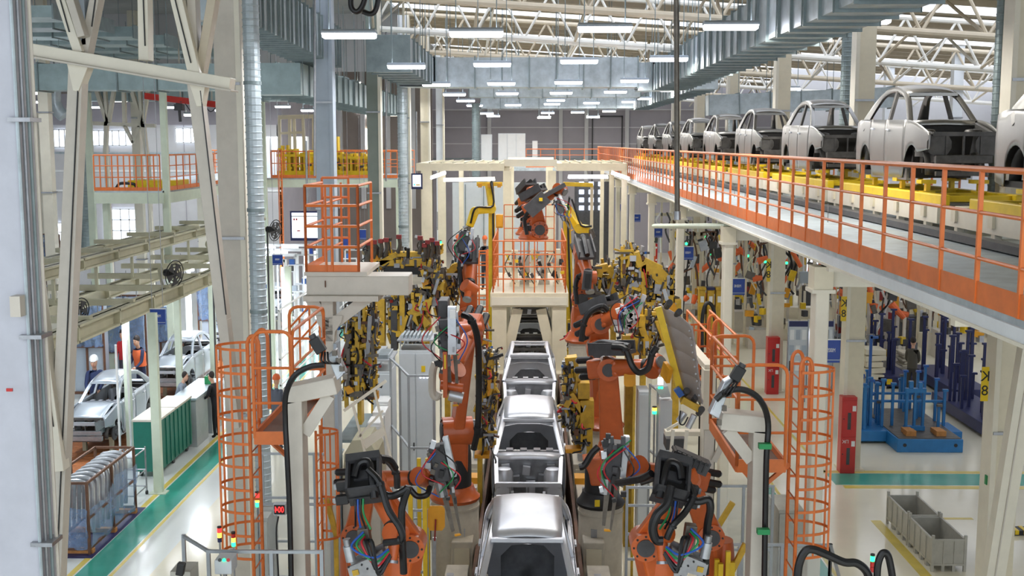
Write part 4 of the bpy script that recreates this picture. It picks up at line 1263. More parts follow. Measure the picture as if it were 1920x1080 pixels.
# yellow teach box hanging on the mast beside the middle right robot, another at the left
for lb, x, y, Y in (('amber sign plate hanging beside the middle right robot', 1181, 712, 18.0), ('amber sign plate in front of the left pedestal', 818, 972, 15.5)):
    t = thing('sign_plate', lb, 'sign', tuple(P(x, y, Y)))
    w_, h_ = (11, 13) if x > 1000 else (16, 23)
    pl = [P(x + dx*w_, y + dy*h_, Y) for dx, dy in ((-1, -.7), (-.7, -1), (.7, -1), (1, -.7), (1, .7), (.7, 1), (-.7, 1), (-1, .7))]
    MB().prism(pl, (0, .03, 0)).build('plate', 'amber', t, smooth=0)
    if x < 1000:
        MB().cyl(P(x - 1, y + 2, Y - .05), P(x - 3, y + 42, Y - .05), .012, n=6).build('rod', 'clamp_red', t)
        MB().bar(P(x - 3, y + 36, Y), P(x - 4, y + 70, Y), .05).build('pole', 'steel', t, smooth=0)
        MB().bar(P(x - 4, y + 70, Y), V(P(x - 4, y + 70, Y).x, Y, 0), .05).build('pole', 'steel', t, smooth=0)
    else:
        MB().bar(P(x + 9, y + 10, Y), P(x + 7, y + 90, Y), .04).build('pole', 'jig_yellow', t, smooth=0)
        MB().bar(P(x + 7, y + 90, Y), V(P(x + 7, y + 90, Y).x, Y, 0), .04).build('pole', 'jig_yellow', t, smooth=0)

# --- further robots
robot('right orange robot with curved link behind the panel robot', P(1130, 800, 22.4), P(1122, 655, 22.2), P(1125, 605, 22.0), P(1168, 585, 21.6), P(1176, 590, 21.5), k=1.15, ped=1, ped_r=.35, col='robot_orange', black_col=False,
      hose=[P(1090, 640, 21.4), P(1094, 610, 21.4), P(1105, 586, 21.4), P(1128, 574, 21.4), P(1140, 582, 21.4)])
t = spot_gun('silver welding head on the robot behind the panel robot', P(1178, 590, 21.3), P(1165, 625, 21.3), k=1.3)
for i in range(14):
    q = P(1156 + random.uniform(0, 38), 572 + random.uniform(0, 46), 21.2)
    MB().box(q, random.uniform(.05, .16), .08, random.uniform(.05, .14), ry=random.uniform(-.6, .6)).build('bright_block', random.choice(['alu', 'white_paint', 'body_bright']), t, smooth=0)
rct = robot('orange robot right of the orange cage tower', P(1092, 640, 28.5), P(1090, 560, 28.3), P(1092, 480, 28.0), P(1104, 520, 27.2), P(1106, 545, 27.0), k=1.2, ped=1, ped_r=.35, black_col=False,
      hose=[P(1082, 570, 27.4), P(1079, 540, 27.4), P(1084, 520, 27.4), P(1098, 512, 27.2)])
t = rct
MB().prism([P(1095, 508, 26.9), P(1111, 509, 26.9), P(1108, 545, 26.9), P(1091, 543, 26.9)], (0, .2, 0)).build('channel', 'charcoal', t, smooth=0)
MB().prism([P(1098, 513, 26.85), P(1108, 514, 26.85), P(1105, 540, 26.85), P(1096, 539, 26.85)], (0, .04, 0)).build('recess', 'black', t, smooth=0)
robot('orange robot left of the orange cage tower', P(872, 640, 27.5), P(878, 590, 27.3), P(882, 480, 27.0), P(880, 540, 26.2), P(876, 560, 26.0), k=1.15, ped=1, ped_r=.35, black_col=False,
      hose=[P(868, 470, 26.4), P(862, 500, 26.4), P(866, 540, 26.4), P(872, 560, 26.4)])
spot_gun('welding gun on the robot left of the cage tower', P(868, 462, 26.5), P(862, 500, 26.5), k=1.3)
# --- robot on the upper deck of the cage tower
zt = 4.05
rtop = robot('orange robot with long black arm on top of the cage tower', (P(1000, 450, 35.5).x, 35.5, P(0, 447, 35.5).z), P(1012, 430, 35.3), P(1003, 385, 35.0), P(1050, 355, 34.6), P(1058, 360, 34.5), k=1.25, black_col=True, ax=(0, 1, 0),
      hose=[P(988, 440, 34.6), P(984, 410, 34.6), P(1000, 388, 34.5), P(1030, 362, 34.4), P(1058, 346, 34.3)])
t = rtop
MB().bar(P(990, 398, 34.3), P(1024, 368, 34.3), .3, .42).bar(P(1020, 368, 34.3), P(1060, 346, 34.3), .14, .12).build('cover', 'charcoal', t, smooth=0)
MB().box(P(1014, 374, 34.05), .1, .04, .1).build('yellow_label', 'skid_yellow', t, smooth=0)
robot('small orange robot at the back of the tower top', (P(992, 447, 37).x, 37.2, P(0, 447, 35.5).z), P(993, 425, 37), P(988, 372, 37), P(1000, 358, 36.6), P(1006, 368, 36.5), k=1.2, black_col=True)
# black multi-clamp head hanging at far right of that robot
t = spot_gun('dark welding head right of the tower top robot', P(1052, 392, 34.4), P(1072, 432, 34.2), k=1.2)
# --- yellow handling robots
def yellow_robot(label, pts, r, tip):
    t = thing('handling_robot', label, 'robot', tuple(pts[0]), 'yellow handling robots')
    for i in range(len(pts) - 1):
        MB().bar(pts[i], pts[i+1], r*1.9, r*1.9, r*1.6, r*1.6).build('arm_segment', 'yellow', t, smooth=0, bevel=.03)
        MB().cyl(pts[i] - V(0, r*1.1, 0), pts[i] + V(0, r*1.1, 0), r*1.1, n=14).build('joint', 'yellow', t)
    MB().tube(smooth([p + V(.05, -r*1.4, .12) for p in pts], 5), .035, 6).build('hose', 'hose', t)
    MB().cyl(pts[-1], tip, r*.7, n=10).build('hand', 'dark_steel', t)
    return t
yb = 38.0
yellow_robot('yellow handling robot left of the tower, arm bent down', [V(P(922, 440, yb).x, yb, 0), P(922, 390, yb), P(918, 350, yb), P(922, 392, yb - .3), P(890, 396, yb - .5), P(880, 425, yb - .6)], .13, P(879, 442, yb - .6))
t = thing('gantry_bar', 'yellow overhead bar above the left yellow robot', 'beam', tuple(P(918, 345, yb)))
MB().bar(P(894, 345, yb), P(942, 345, yb), .16, .13).build('bar', 'yellow', t, smooth=0)
for x in (900, 918, 936): MB().box(P(x, 348, yb - .1), .12, .2, .12).build('bracket', 'amber', t, smooth=0)
yellow_robot('yellow handling robot right of the tower reaching down', [V(P(1075, 440, yb).x, yb, 0), P(1062, 392, yb), P(1086, 428, yb - .4), P(1106, 430, yb - .5)], .15, P(1112, 446, yb - .5))
t = thing('gantry_bar', 'yellow overhead bar above the right yellow robot', 'beam', tuple(P(1075, 345, yb)))
MB().bar(P(1056, 345, yb), P(1112, 347, yb), .16, .13).build('bar', 'yellow', t, smooth=0)
q = P(1110, 347, yb); MB().bx(q.x - .05, q.x + .05, yb, yb + .1, 0, q.z).build('post', 'cream', t, smooth=0)
# ================================================================== cage tower over the line
def rail_box(t, a, b, h, nx, rails, mm='orange', r=.02, toe=0.0, mid='rail'):
    """straight guard panel from a to b (world points at floor level)"""
    a = Vector(a); b = Vector(b)
    for f in rails:
        MB().tube([a + V(0,0,h*f), b + V(0,0,h*f)], r, 7).build('rail', mm, t)
    for i in range(nx + 1):
        p = a.lerp(b, i / nx)
        MB().tube([p, p + V(0,0,h)], r, 7).build('post', mm, t)
    if toe:
        MB().bar(a + V(0,0,toe/2), b + V(0,0,toe/2), .015, toe).build('toe_board', mm, t, smooth=0)
yt = 33.0
za = P(0, 547, yt).z
xl_, xr_ = P(919, 550, yt).x, P(1066, 550, yt).x
t = thing('portal_tower', 'cream portal tower straddling the main line', 'tower', ((xl_+xr_)/2, yt, 0))
MB().bx(xl_, xr_, yt, yt + 5.2, za - .42, za).build('deck', 'cream', t, smooth=0, bevel=.02)
MB().bx(xl_ + .05, xr_ - .05, yt - .03, yt, za - .36, za - .12).build('fascia', 'warm_white', t, smooth=0)
for s, (p0, p1) in ((-1, (922, 950)), (1, (1035, 1062))):
    a, b = P(p0, 600, yt).x, P(p1, 600, yt).x
    for yy in (yt + .05, yt + 4.6):
        MB().bx(a, b, yy, yy + .5, 0, za - .42).build('leg', 'cream', t, smooth=0, bevel=.02)
    inner = b if s < 0 else a
    MB().bar((inner, yt + .2, za - 1.9), (inner - s*.32, yt + .2, za - .5), .14, .3).build('knee_brace', 'cream', t, smooth=0)
    MB().bx(min(a, b) - .1, max(a, b) + .1, yt - .4, yt + .6, 0, za - 2.3).build('foot_block', 'cream', t, smooth=0)
g = thing('tower_cage', 'orange barred cage on top of the cream portal tower', 'railing', ((xl_+xr_)/2, yt, za), 'orange guard rails')
hh = P(0, 451, yt).z - za
rails = (1, .74, .5, .26)
rail_box(g, (xl_ + .08, yt + .1, za), (xr_ - .08, yt + .1, za), hh, 7, rails)
rail_box(g, (xl_ + .08, yt + .1, za), (xl_ + .08, yt + 5, za), hh, 6, rails)
rail_box(g, (xr_ - .08, yt + .1, za), (xr_ - .08, yt + 5, za), hh, 6, rails)
g2 = thing('tower_cage', 'tall orange barred screen behind the tower top robot', 'railing', ((xl_+xr_)/2, yt + 4.9, za), 'orange guard rails')
rail_box(g2, (P(945, 0, yt + 4.9).x, yt + 4.9, za), (P(1041, 0, yt + 4.9).x, yt + 4.9, za), P(0, 383, yt + 4.9).z - za, 6, (1, .83, .66, .5, .33, .16), r=.016)
# gear on the tower deck
for i, (x, y0, y1, w_, mm, lb) in enumerate(((965, 540, 470, 12, 'cream', 'cream post unit at the left of the tower deck'), (985, 536, 480, 14, 'taupe', 'grey clamp stand on the tower deck'), (1000, 540, 468, 10, 'cream', 'slim cream stand in the middle of the tower deck'), (1020, 536, 474, 13, 'taupe', 'clamp stand right of the middle on the tower deck'), (1045, 538, 468, 10, 'cream', 'cream post unit at the right of the tower deck'))):
    Y = yt + 1.6 + .5 * (i % 2)
    a = P(x, y0, Y); b = P(x, y1, Y); w__ = w_ * Y / F
    t = thing('clamp_stand', lb, 'fixture', (a.x, Y, za), 'clamp stands on the tower')
    MB().bx(a.x - w__/2, a.x + w__/2, Y, Y + .3, za, b.z).build('post', mm, t, smooth=0)
    MB().bx(a.x - w__*.8, a.x + w__*.8, Y - .1, Y + .4, za, za + .12).build('foot', mm, t, smooth=0)
    for j in range(7):
        q = V(a.x + random.uniform(-.22, .22), Y - random.uniform(.05, .25), za + random.uniform(.3, b.z - za))
        MB().box(q, random.uniform(.05, .13), .1, random.uniform(.06, .2), ry=random.uniform(-.5, .5)).build('clamp', random.choice(['charcoal', 'dark_steel', 'black', 'steel', 'yellow']), t, smooth=0)
    MB().tube(smooth([V(a.x - .15, Y - .25, b.z - .1), V(a.x - .28, Y - .3, za + .6), V(a.x + .02, Y - .3, za + .1)], 5), .013, 6).build('hose', 'hose', t)
ax_ = P(940, 0, 35).x
t = thing('junction_box', 'amber junction box left of the tower top robot', 'box', tuple(P(936, 412, 34.5)))
MB().bx(P(929, 0, 34.5).x, P(943, 0, 34.5).x, 34.4, 34.7, P(0, 426, 34.5).z, P(0, 401, 34.5).z).build('housing', 'amber', t, smooth=0, bevel=.02)
MB().bx(P(931, 0, 34.3).x, P(941, 0, 34.3).x, 34.36, 34.4, P(0, 423, 34.5).z, P(0, 404, 34.5).z).build('lid', 'amber', t, smooth=0)
MB().bx(P(932, 0, 34.5).x, P(934, 0, 34.5).x, 34.5, 34.6, za, P(0, 426, 34.5).z).build('stand', 'orange', t, smooth=0)

# ladder cage maker -----------------------------------------------------------
def ladder_cage(label, X, Y, z0, z1, rx, ry, zc0, dirn=-1, hoops=9, r=.018, mm='orange', loops=True, hw=None, group='orange caged ladders'):
    """ladder stiles at (X, Y +- hw); safety hoops bulge towards dirn along X from height zc0 to z1"""
    hw = hw or ry * .8
    t = thing('caged_ladder', label, 'ladder', (X, Y, z0), group)
    for s in (-1, 1):
        MB().tube([(X, Y + s*hw, z0), (X, Y + s*hw, z1 + .0)], r*1.3, 8).build('stile', mm, t)
        if loops:
            MB().tube([(X, Y + s*hw, z1)] + arc((X + .07, Y + s*hw, z1), (-.07, 0, 0), (0, 0, .12), 0, math.pi, 8) + [(X + .14, Y + s*hw, z1 - .9)], r*1.3, 8).build('top_loop', mm, t)
    n = max(3, int((z1 - z0) / .3))
    for i in range(n):
        z = z0 + (i + .5) * (z1 - z0) / n
        MB().tube([(X, Y - hw, z), (X, Y + hw, z)], r*.55, 6).build('rung', mm, t)
    for i in range(hoops):
        z = zc0 + (z1 - .05 - zc0) * i / (hoops - 1)
        pts = arc((X, Y, z), (0, ry, 0), (dirn*rx*2, 0, 0), 0, math.pi, 14)
        pts = [V(p.x, p.y, p.z) for p in pts]
        rows = [[p + V(0, 0, -.016), p + V(0, 0, .016)] for p in pts]
        MB().grid(rows).build('hoop', mm, t, smooth=0, solid=.012)
    for a in (.16, .39, .62, .85):
        p = V(X + dirn*rx*2*math.sin(math.pi*a), Y + ry*math.cos(math.pi*a), 0)
        MB().bar(p + V(0, 0, zc0), p + V(0, 0, z1 - .05), .024, .012).build('cage_strip', mm, t, smooth=0)
    return t
def zf(y, Y): return P(0, y, Y).z

# left near caged ladder with platform
Yc = 14.0
xs = P(477, 800, Yc).x
z1 = zf(640, Yc); zb_ = zf(1030, Yc)
ladder_cage('orange caged ladder at the left of the robot cell', xs, Yc, 0, z1, .225, .30, zb_, -1, 10)
def platform(label, X0, X1, Y0, Y1, z, h, loops_dir, skip=None, mm='orange'):
    t = thing('access_platform', label, 'platform', ((X0+X1)/2, Y0, z - .12), 'orange access platforms')
    MB().bx(X0, X1, Y0, Y1, z - .02, z).build('grating', 'rust_brown', t, smooth=0)
    for (a, b) in (((X0, Y0), (X1, Y0)), ((X1, Y0), (X1, Y1)), ((X1, Y1), (X0, Y1)), ((X0, Y1), (X0, Y0))):
        MB().bar((a[0], a[1], z), (b[0], b[1], z), .03, .16).build('toe_board', mm, t, smooth=0)
    def panel(a, b):
        a = V(*a, z); b = V(*b, z); d = (b - a); L = d.length; d.normalize(); rr = min(.12, L/3)
        pts = [a, a + V(0,0,h - rr)] + [a + d*rr + V(0,0,h - rr) + (-d*math.cos(u) + V(0,0,math.sin(u)))*rr for u in (R(30), R(60), R(90))] + [b - d*rr + V(0,0,h)] + [b - d*rr + V(0,0,h - rr) + (d*math.sin(u) + V(0,0,math.cos(u)))*rr for u in (R(30), R(60), R(90))] + [b]
        MB().tube(pts, .022, 8).build('rail_loop', mm, t)
        for f in (.33, .66):
            MB().tube([a + V(0,0,h*f), b + V(0,0,h*f)], .018, 7).build('mid_rail', mm, t)
    sides = {'front': ((X0, Y0), (X1, Y0)), 'right': ((X1, Y0), (X1, Y1)), 'back': ((X1, Y1), (X0, Y1)), 'left': ((X0, Y0), (X0, Y1))}
    for k_, (a, b) in sides.items():
        if skip and k_ in skip: continue
        panel(a, b)
    return t
zp = zf(800, Yc)
platform('orange railed platform beside the left caged ladder', P(474, 0, Yc).x, P(548, 0, Yc).x, Yc - .5, Yc + 1.6, zp, zf(608, Yc) - zp, 1, skip=('left',))
t = thing('platform_bracket', 'orange bracket under the left platform', 'bracket', tuple(P(510, 815, Yc)))
MB().bar(P(490, 812, Yc), P(555, 870, Yc + .6), .05).build('strut', 'orange', t, smooth=0)
MB().bar(P(545, 805, Yc), P(556, 850, Yc), .06).build('strut', 'orange', t, smooth=0)
# lower second orange ladder behind the left gantry
ladder_cage('slim orange ladder behind the left grey gantry', P(598, 900, 15.5).x, 15.5, 0, zf(800, 15.5), .14, .2, zf(1000, 15.5), 1, 4, r=.014, loops=False)

# right near caged ladder with platform
xs2 = P(1488, 850, Yc).x
ladder_cage('orange caged ladder at the right of the robot cell', xs2, Yc, 0, zf(678, Yc), .235, .30, zf(1022, Yc), 1, 9)
zp2 = zf(850, Yc)
platform('orange railed platform beside the right caged ladder', P(1392, 0, Yc).x, P(1484, 0, Yc).x, Yc - .4, Yc + 1.7, zp2, zf(668, Yc) - zp2, 1, skip=('right',))
t = thing('platform_bracket', 'orange plate bracket under the right platform', 'bracket', tuple(P(1390, 850, Yc)))
MB().prism([P(1375, 820, Yc + .3), P(1408, 838, Yc + .3), P(1404, 900, Yc + .3), P(1388, 882, Yc + .3)], (0, .04, 0)).build('plate', 'orange', t, smooth=0)
MB().bar(P(1480, 870, Yc), P(1420, 920, Yc), .05).build('strut', 'orange', t, smooth=0)
# farther right orange rails and cage
Yd = 18.5
t = thing('guard_rail', 'tall orange gate rails behind the right platform', 'railing', tuple(P(1370, 770, Yd)), 'orange guard rails')
a = V(P(1349, 0, Yd).x, Yd, zf(775, Yd)); b = V(P(1400, 0, Yd).x, Yd, zf(775, Yd))
rail_box(t, a, b, zf(628, Yd) - zf(775, Yd), 1, (1, .75, .5, .25), r=.024)
rail_box(t, a, a + V(0, 3, 0), zf(628, Yd) - zf(775, Yd), 2, (1, .6, .3), r=.022)
rail_box(t, b, b + V(0, 3.0, 0), zf(628, Yd) - zf(775, Yd), 2, (1, .6, .3), r=.022)
ladder_cage('orange caged ladder farther back on the right', P(1346, 0, 19.5).x, 19.5, 0, zf(605, 19.5), .25, .36, zf(735, 19.5), -1, 4)
# left tower-side ladder cage
ladder_cage('orange caged ladder on the left side of the portal tower', P(912, 0, 31.5).x, 31.5, 0, zf(468, 31.5), .24, .42, zf(640, 31.5), -1, 9, r=.02, loops=False)

# ================================================================== grey tower with orange guard cage (left of centre)
Yg = 17.0
t = thing('service_tower', 'grey Y shaped service tower carrying the orange guard cage', 'tower', (P(618, 0, Yg).x, Yg, 0))
zt0, zt1 = zf(549, Yg), zf(513, Yg)
MB().bx(P(567, 0, Yg).x, P(763, 0, Yg).x, Yg - .2, Yg + .35, zt0, zt1).build('box_beam', 'taupe', t, smooth=0, bevel=.012)
MB().bx(P(563, 0, Yg).x, P(706, 0, Yg).x, Yg - .3, Yg + .4, zt0 - .08, zt0).build('beam_flange', 'taupe', t, smooth=0)
MB().bx(P(565, 0, Yg).x, P(684, 0, Yg).x, Yg - .25, Yg + 1.2, zt1, zt1 + .06).build('top_plate', 'taupe', t, smooth=0)
MB().bar(P(578, 552, Yg), P(612, 600, Yg), .17, .14, up=(0, 1, 0)).build('diagonal', 'taupe', t, smooth=0)
MB().bar(P(698, 552, Yg), P(632, 602, Yg), .17, .14, up=(0, 1, 0)).build('diagonal', 'taupe', t, smooth=0)
MB().prism([P(592, 592, Yg - .1), P(642, 592, Yg - .1), P(640, 604, Yg - .1), P(628, 622, Yg - .1), P(626, 640, Yg - .1), P(608, 640, Yg - .1), P(606, 622, Yg - .1), P(594, 604, Yg - .1)], (0, .2, 0)).build('gusset', 'taupe', t, smooth=0)
xa, xb = P(607, 700, Yg).x, P(629, 700, Yg).x
MB().bx(xa, xb, Yg - .1, Yg + .2, 0, zt0).build('post', 'taupe', t, smooth=0, bevel=.012)
MB().bx(xb, xb + .05, Yg - .14, Yg + .2, 0, zf(640, Yg)).build('rear_rail', 'bluegrey', t, smooth=0)
MB().prism([V(xa - .35, Yg, 0), V(xb + .35, Yg, 0), V(xb, Yg, 2.6), V(xa, Yg, 2.6)], (0, .12, 0)).build('foot_gusset', 'taupe', t, smooth=0)
MB().bx(P(603, 0, Yg).x, P(605, 0, Yg).x, Yg - .22, Yg - .2, zf(534, Yg), zf(522, Yg)).build('slot_cover', 'rust_brown', t, smooth=0)
g = thing('guard_cage', 'orange guard cage standing on the grey service tower', 'railing', (P(617, 0, Yg).x, Yg, zt1 + .06), 'orange guard rails')
zb0 = zt1 + .06; h0 = zf(347, Yg) - zb0
A_ = V(P(568, 0, Yg).x, Yg - .2, zb0); B_ = V(P(668, 0, Yg).x, Yg - .2, zb0)
rail_box(g, A_, B_, h0, 2, (1, .77, .53, .29), r=.022, toe=.1)
rail_box(g, A_, A_ + V(0.0, 1.4, 0), h0, 1, (1, .77, .53, .29), r=.022, toe=.1)
rail_box(g, A_ + V(.42, 1.4, 0), A_ + V(0, 1.4, 0), h0 * 1.06, 1, (1, .77, .53, .29), r=.02)
rail_box(g, B_, B_ + V(0, 1.4, 0), h0, 1, (1, .77, .53, .29), r=.022)
rail_box(g, A_ + V(.3, 0, 0), A_ + V(.3, 1.4, 0), h0, 1, (.8, .5, .25), r=.018)

# ================================================================== grey gantries with sensor heads
def gantry(label, s, post, arm, Y, brace):
    (x0, x1, ytop) = post
    a, b = P(x0, 900, Y).x, P(x1, 900, Y).x
    t = thing('sensor_gantry', label, 'gantry', ((a+b)/2, Y, 0), 'grey sensor gantries')
    zt_ = zf(ytop, Y)
    MB().bx(a, b, Y - .12, Y + .2, 0, zt_ - .14).build('post', 'taupe', t, smooth=0, bevel=.012)
    e = P(arm[0], arm[1], Y - .0)
    st = V((a+b)/2, Y + .04, zt_ - .07)
    e2 = V(e.x, Y + .04, e.z - .05)
    MB().bar(V(a if s > 0 else b, Y + .04, zt_ - .09), e2, .32, .2).build('arm', 'taupe', t, smooth=0, bevel=.012)
    MB().bar(P(brace[0], brace[1], Y), P(brace[2], brace[3], Y), .14, .09, up=(0, 1, 0)).build('brace', 'taupe', t, smooth=0)
    MB().bx(min(a, b) - .1, max(a, b) + .1, Y - .25, Y + .3, 0, .04).build('base_plate', 'taupe', t, smooth=0)
    return t
gantry('grey sensor gantry on the left with black cable', 1, (541, 573, 724), (632, 712), 13.0, (572, 812, 618, 740))
gantry('grey sensor gantry on the right with black cable', -1, (1407, 1437, 775), (1350, 778), 13.0, (1408, 862, 1364, 805))
def sensor(label, corners, Yq, blk):
    t = thing('sensor_unit', label, 'sensor', tuple(P(*corners[0], Yq)), 'sensor heads')
    q = [P(x, y, Yq) for x, y in corners]
    MB().prism(q, (0, .16, 0)).build('housing', 'alu', t, smooth=0, bevel=.01)
    c = sum(q, V(0,0,0)) / 4
    MB().prism([c + (p - c)*.75 - V(0, .02, 0) for p in q], (0, .03, 0)).build('face_plate', 'cabinet_grey', t, smooth=0)
    a, b = P(*blk[0], Yq - .1), P(*blk[1], Yq - .1)
    MB().bar(a, b, .1, .12).build('camera_unit', 'black', t, smooth=0, bevel=.01)
    MB().cyl(b.lerp(a, .9), a + (a - b)*.25, .04).build('lens', 'charcoal', t)
    for i in range(4):
        p_ = q[1].lerp(q[2], i / 3)
        MB().box(p_ + V(0, -.02, -.03), .05, .06, .06).build('connector', 'dark_steel', t, smooth=0)
    for i in range(3):
        MB().tube(smooth([b + V(.03*i, 0, 0), (b + c)/2 + V(-.06 + .04*i, -.1, -.02), c + V(.02*i, -.03, .02)], 5), .012, 6).build('cable', 'hose', t)
    return t
sensor('tilted grey sensor head with black camera on the left gantry', [(612, 666), (628, 656), (648, 700), (632, 714)], 12.7, [(588, 634), (604, 660)])
sensor('tilted dark sensor head with black camera on the right gantry', [(1358, 716), (1376, 706), (1348, 786), (1330, 776)], 12.7, [(1390, 688), (1376, 712)])
hose_thing('black cable running down the left gantry post', [P(608, 684, 12.6), P(580, 688, 12.6), P(552, 705, 12.6), P(536, 740, 12.65), P(535, 790, 12.7), P(538, 850, 12.7), P(543, 960, 12.75), P(546, 1090, 12.75)], .033, n=8, name='power_cable')
hose_thing('black cable running down the right gantry post', [P(1342, 750, 12.6), P(1362, 734, 12.6), P(1395, 731, 12.6), P(1425, 750, 12.6), P(1440, 790, 12.7), P(1437, 860, 12.7), P(1435, 960, 12.75), P(1433, 1090, 12.75)], .036, n=8, name='power_cable')
for i, (x, y) in enumerate(((1437, 836), (1434, 996))):
    o = MB().box(P(x - 3, y, 12.62), .14, .08, .06).build('cable_clip', 'cable_green', origin=P(x - 3, y, 12.62)); tag(o, 'green cable clip %s on the right gantry post' % ('high up', 'low down')[i], 'clip', 'green cable clips')

# ================================================================== cream portal frame behind the tower
Yp = 44.0
t = thing('portal_gantry', 'long cream steel frame spanning the line behind the tower', 'frame', (0, Yp, 0))
z0, z1 = zf(320, Yp), zf(306, Yp)
for k_, yy in enumerate((Yp, Yp + 7)):
    for (x0, x1) in ((777, 945), (1046, 1178)):
        MB().bx(P(x0, 0, Yp).x, P(x1, 0, Yp).x, yy, yy + .3, z0, z1).build('main_beam', 'cream', t, smooth=0)
    MB().bx(P(945, 0, Yp).x, P(1046, 0, Yp).x, yy + .2, yy + .5, zf(312, Yp), zf(299, Yp)).build('middle_beam', 'warm_white', t, smooth=0)
    for (x0, x1) in ((789, 806), (943, 958), (1029, 1044), (1170, 1180), (836, 846), (1150, 1158)):
        if k_ == 0 and x0 in (836, 1150): continue
        MB().bx(P(x0, 0, Yp).x, P(x1, 0, Yp).x, yy + .02, yy + .3, 0, z0).build('post', 'cream', t, smooth=0)
for x in (777, 945, 1046, 1172):
    MB().bx(P(x, 0, Yp).x, P(x, 0, Yp).x + .2, Yp + .3, Yp + 7, z0, z1).build('long_beam', 'cream', t, smooth=0)
for i in range(7):
    x = P(800, 0, Yp).x + i * .45
    MB().bx(x, x + .05, Yp + .3, Yp + 7, z1, z1 + .04).build('grating_bar', 'olive_white', t, smooth=0)
    x = P(1070, 0, Yp).x + i * .4
    MB().bx(x, x + .05, Yp + .3, Yp + 7, z1, z1 + .04).build('grating_bar', 'olive_white', t, smooth=0)
# tube lamps under the portal frame
for i, (x0, y0, x1, y1) in enumerate(((808, 332, 836, 322), (832, 336, 928, 334), (1065, 330, 1140, 330), (1146, 322, 1180, 334))):
    t = thing('tube_lamp', ['short slanted', 'long warm', 'long white', 'slanted right'][i] + ' tube lamp under the cream portal frame', 'lamp', tuple(P(x0, y0, Yp - .4)), 'tube lamps of the portal frame')
    a, b = P(x0, y0, Yp - .5), P(x1, y1, Yp - .5)
    MB().bar(a, b, .14, .1).build('housing', 'white_paint', t, smooth=0)
    MB().bar(a - V(0, .08, .06), b - V(0, .08, .06), .12, .06).build('tube', 'lamp_warm' if i == 1 else 'lamp_glow', t, smooth=0)
    MB().cyl((a + b)/2, V(((a + b)/2).x, Yp + .1, z0), .02, n=5).build('hanger', 'steel', t)
# back room behind frame: pale cabinets wall and dark gate with lit windows
t = thing('enclosure_wall', 'pale machine enclosure wall behind the portal frame', 'enclosure', (P(900, 0, 58).x, 58, 0))
MB().bx(P(846, 0, 58).x, P(1040, 0, 58).x, 58, 58.3, 0, zf(342, 58)).build('panel', 'cabinet_grey', t, smooth=0)
for x in (870, 905, 950, 990):
    MB().bx(P(x, 0, 58).x, P(x, 0, 58).x + .04, 57.96, 58, 0, zf(345, 58)).build('joint', 'galv_dark', t, smooth=0)
MB().bx(P(816, 0, 57.9).x, P(824, 0, 57.9).x, 57.9, 58, zf(430, 58), zf(396, 58)).build('hatch', 'steel', t, smooth=0)
t = thing('door_7', None, None, (P(1110, 0, 60).x, 60, 0), kind='structure'); t['label'] = 'dark sectional gate with small lit panes'
MB().bx(P(1080, 0, 60).x, P(1150, 0, 60).x, 60, 60.2, 0, zf(340, 60)).build('leaf', 'charcoal', t, smooth=0)
for i in range(3):
    for j in range(4):
        a = P(1086 + i * 18, 349 + j * 15, 59.9); b = P(1095 + i * 18, 341 + j * 15, 59.9)
        MB().bx(a.x, b.x, 59.9, 60, a.z, b.z).build('pane', 'window_glow', t, smooth=0)

# ================================================================== jigs full of clamps
CL = []
def make_clamps():
    specs = []
    for i in range(7):
        rnd = random.Random(40 + i)
        L = rnd.uniform(.22, .42)
        arm = MB().bar((0, 0, 0), (0, -.04, L), .06, .07, .045, .05).bar((0, -.03, L), (.0, -.22, L + rnd.uniform(-.05, .1)), .045, .05)
        arm.box((0, .05, L*.35), .1, .08, .1)
        blk = MB().box((0, .04, -.02), rnd.uniform(.1, .18), .14, rnd.uniform(.1, .2)).bar((.02, .05, 0), (.1, .06, L*.7), .045, .05)
        cyl_ = MB().cyl((-.06, .04, -.08), (-.07, .02, L*.75), .035, n=8).cyl((-.07, .02, L*.7), (-.07, .0, L*.95), .016, n=6)
        tip = MB().box((0, -.22, L + .03), .06, .06, .07)
        hs = MB().tube(smooth([(-.06, -.02, 0), (-.14, -.1, .1), (-.02, -.12, .2), (-.08, -.05, L*.8)], 4), .014, 5)
        specs.append([g_.build(n_, m_) for g_, n_, m_ in ((arm, 'clamp_arm', 'dark_steel' if i % 3 else 'charcoal'), (blk, 'clamp_block', 'jig_yellow'), (cyl_, 'air_cylinder', 'alu' if i % 2 else 'steel'), (tip, 'clamp_pad', ('clamp_red', 'jig_yellow', 'dark_steel', 'jig_yellow', 'steel', 'blue', 'dark_steel')[i]), (hs, 'air_hose', 'hose'))])
    for s_ in specs:
        CL.append([(o.name.split('.')[0], o.data) for o in s_])
        for o in s_: bpy.data.objects.remove(o)
make_clamps()
def put_clamp(parent, p, rnd, k=1.0, upward=True, full=True):
    sp = rnd.choice(CL)
    rot = (rnd.uniform(-.9, .9) if not upward else rnd.uniform(-.3, .3), rnd.uniform(-.9, .9) if not upward else rnd.uniform(-.25, .25), rnd.choice((0, .5, -.5, 1.2, -1.2, 3.1)))
    base = world_loc(parent)
    head = None
    for i, (n, d) in enumerate(sp):
        if not full and i > 3: continue
        o = bpy.data.objects.new(n if head else 'clamp', d)
        COL.objects.link(o)
        if head is None:
            head = o; o.parent = parent; o.location = Vector(p) - base; o.rotation_euler = rot; o.scale = (k*.8, k, k)
        else:
            o.parent = head
    return head
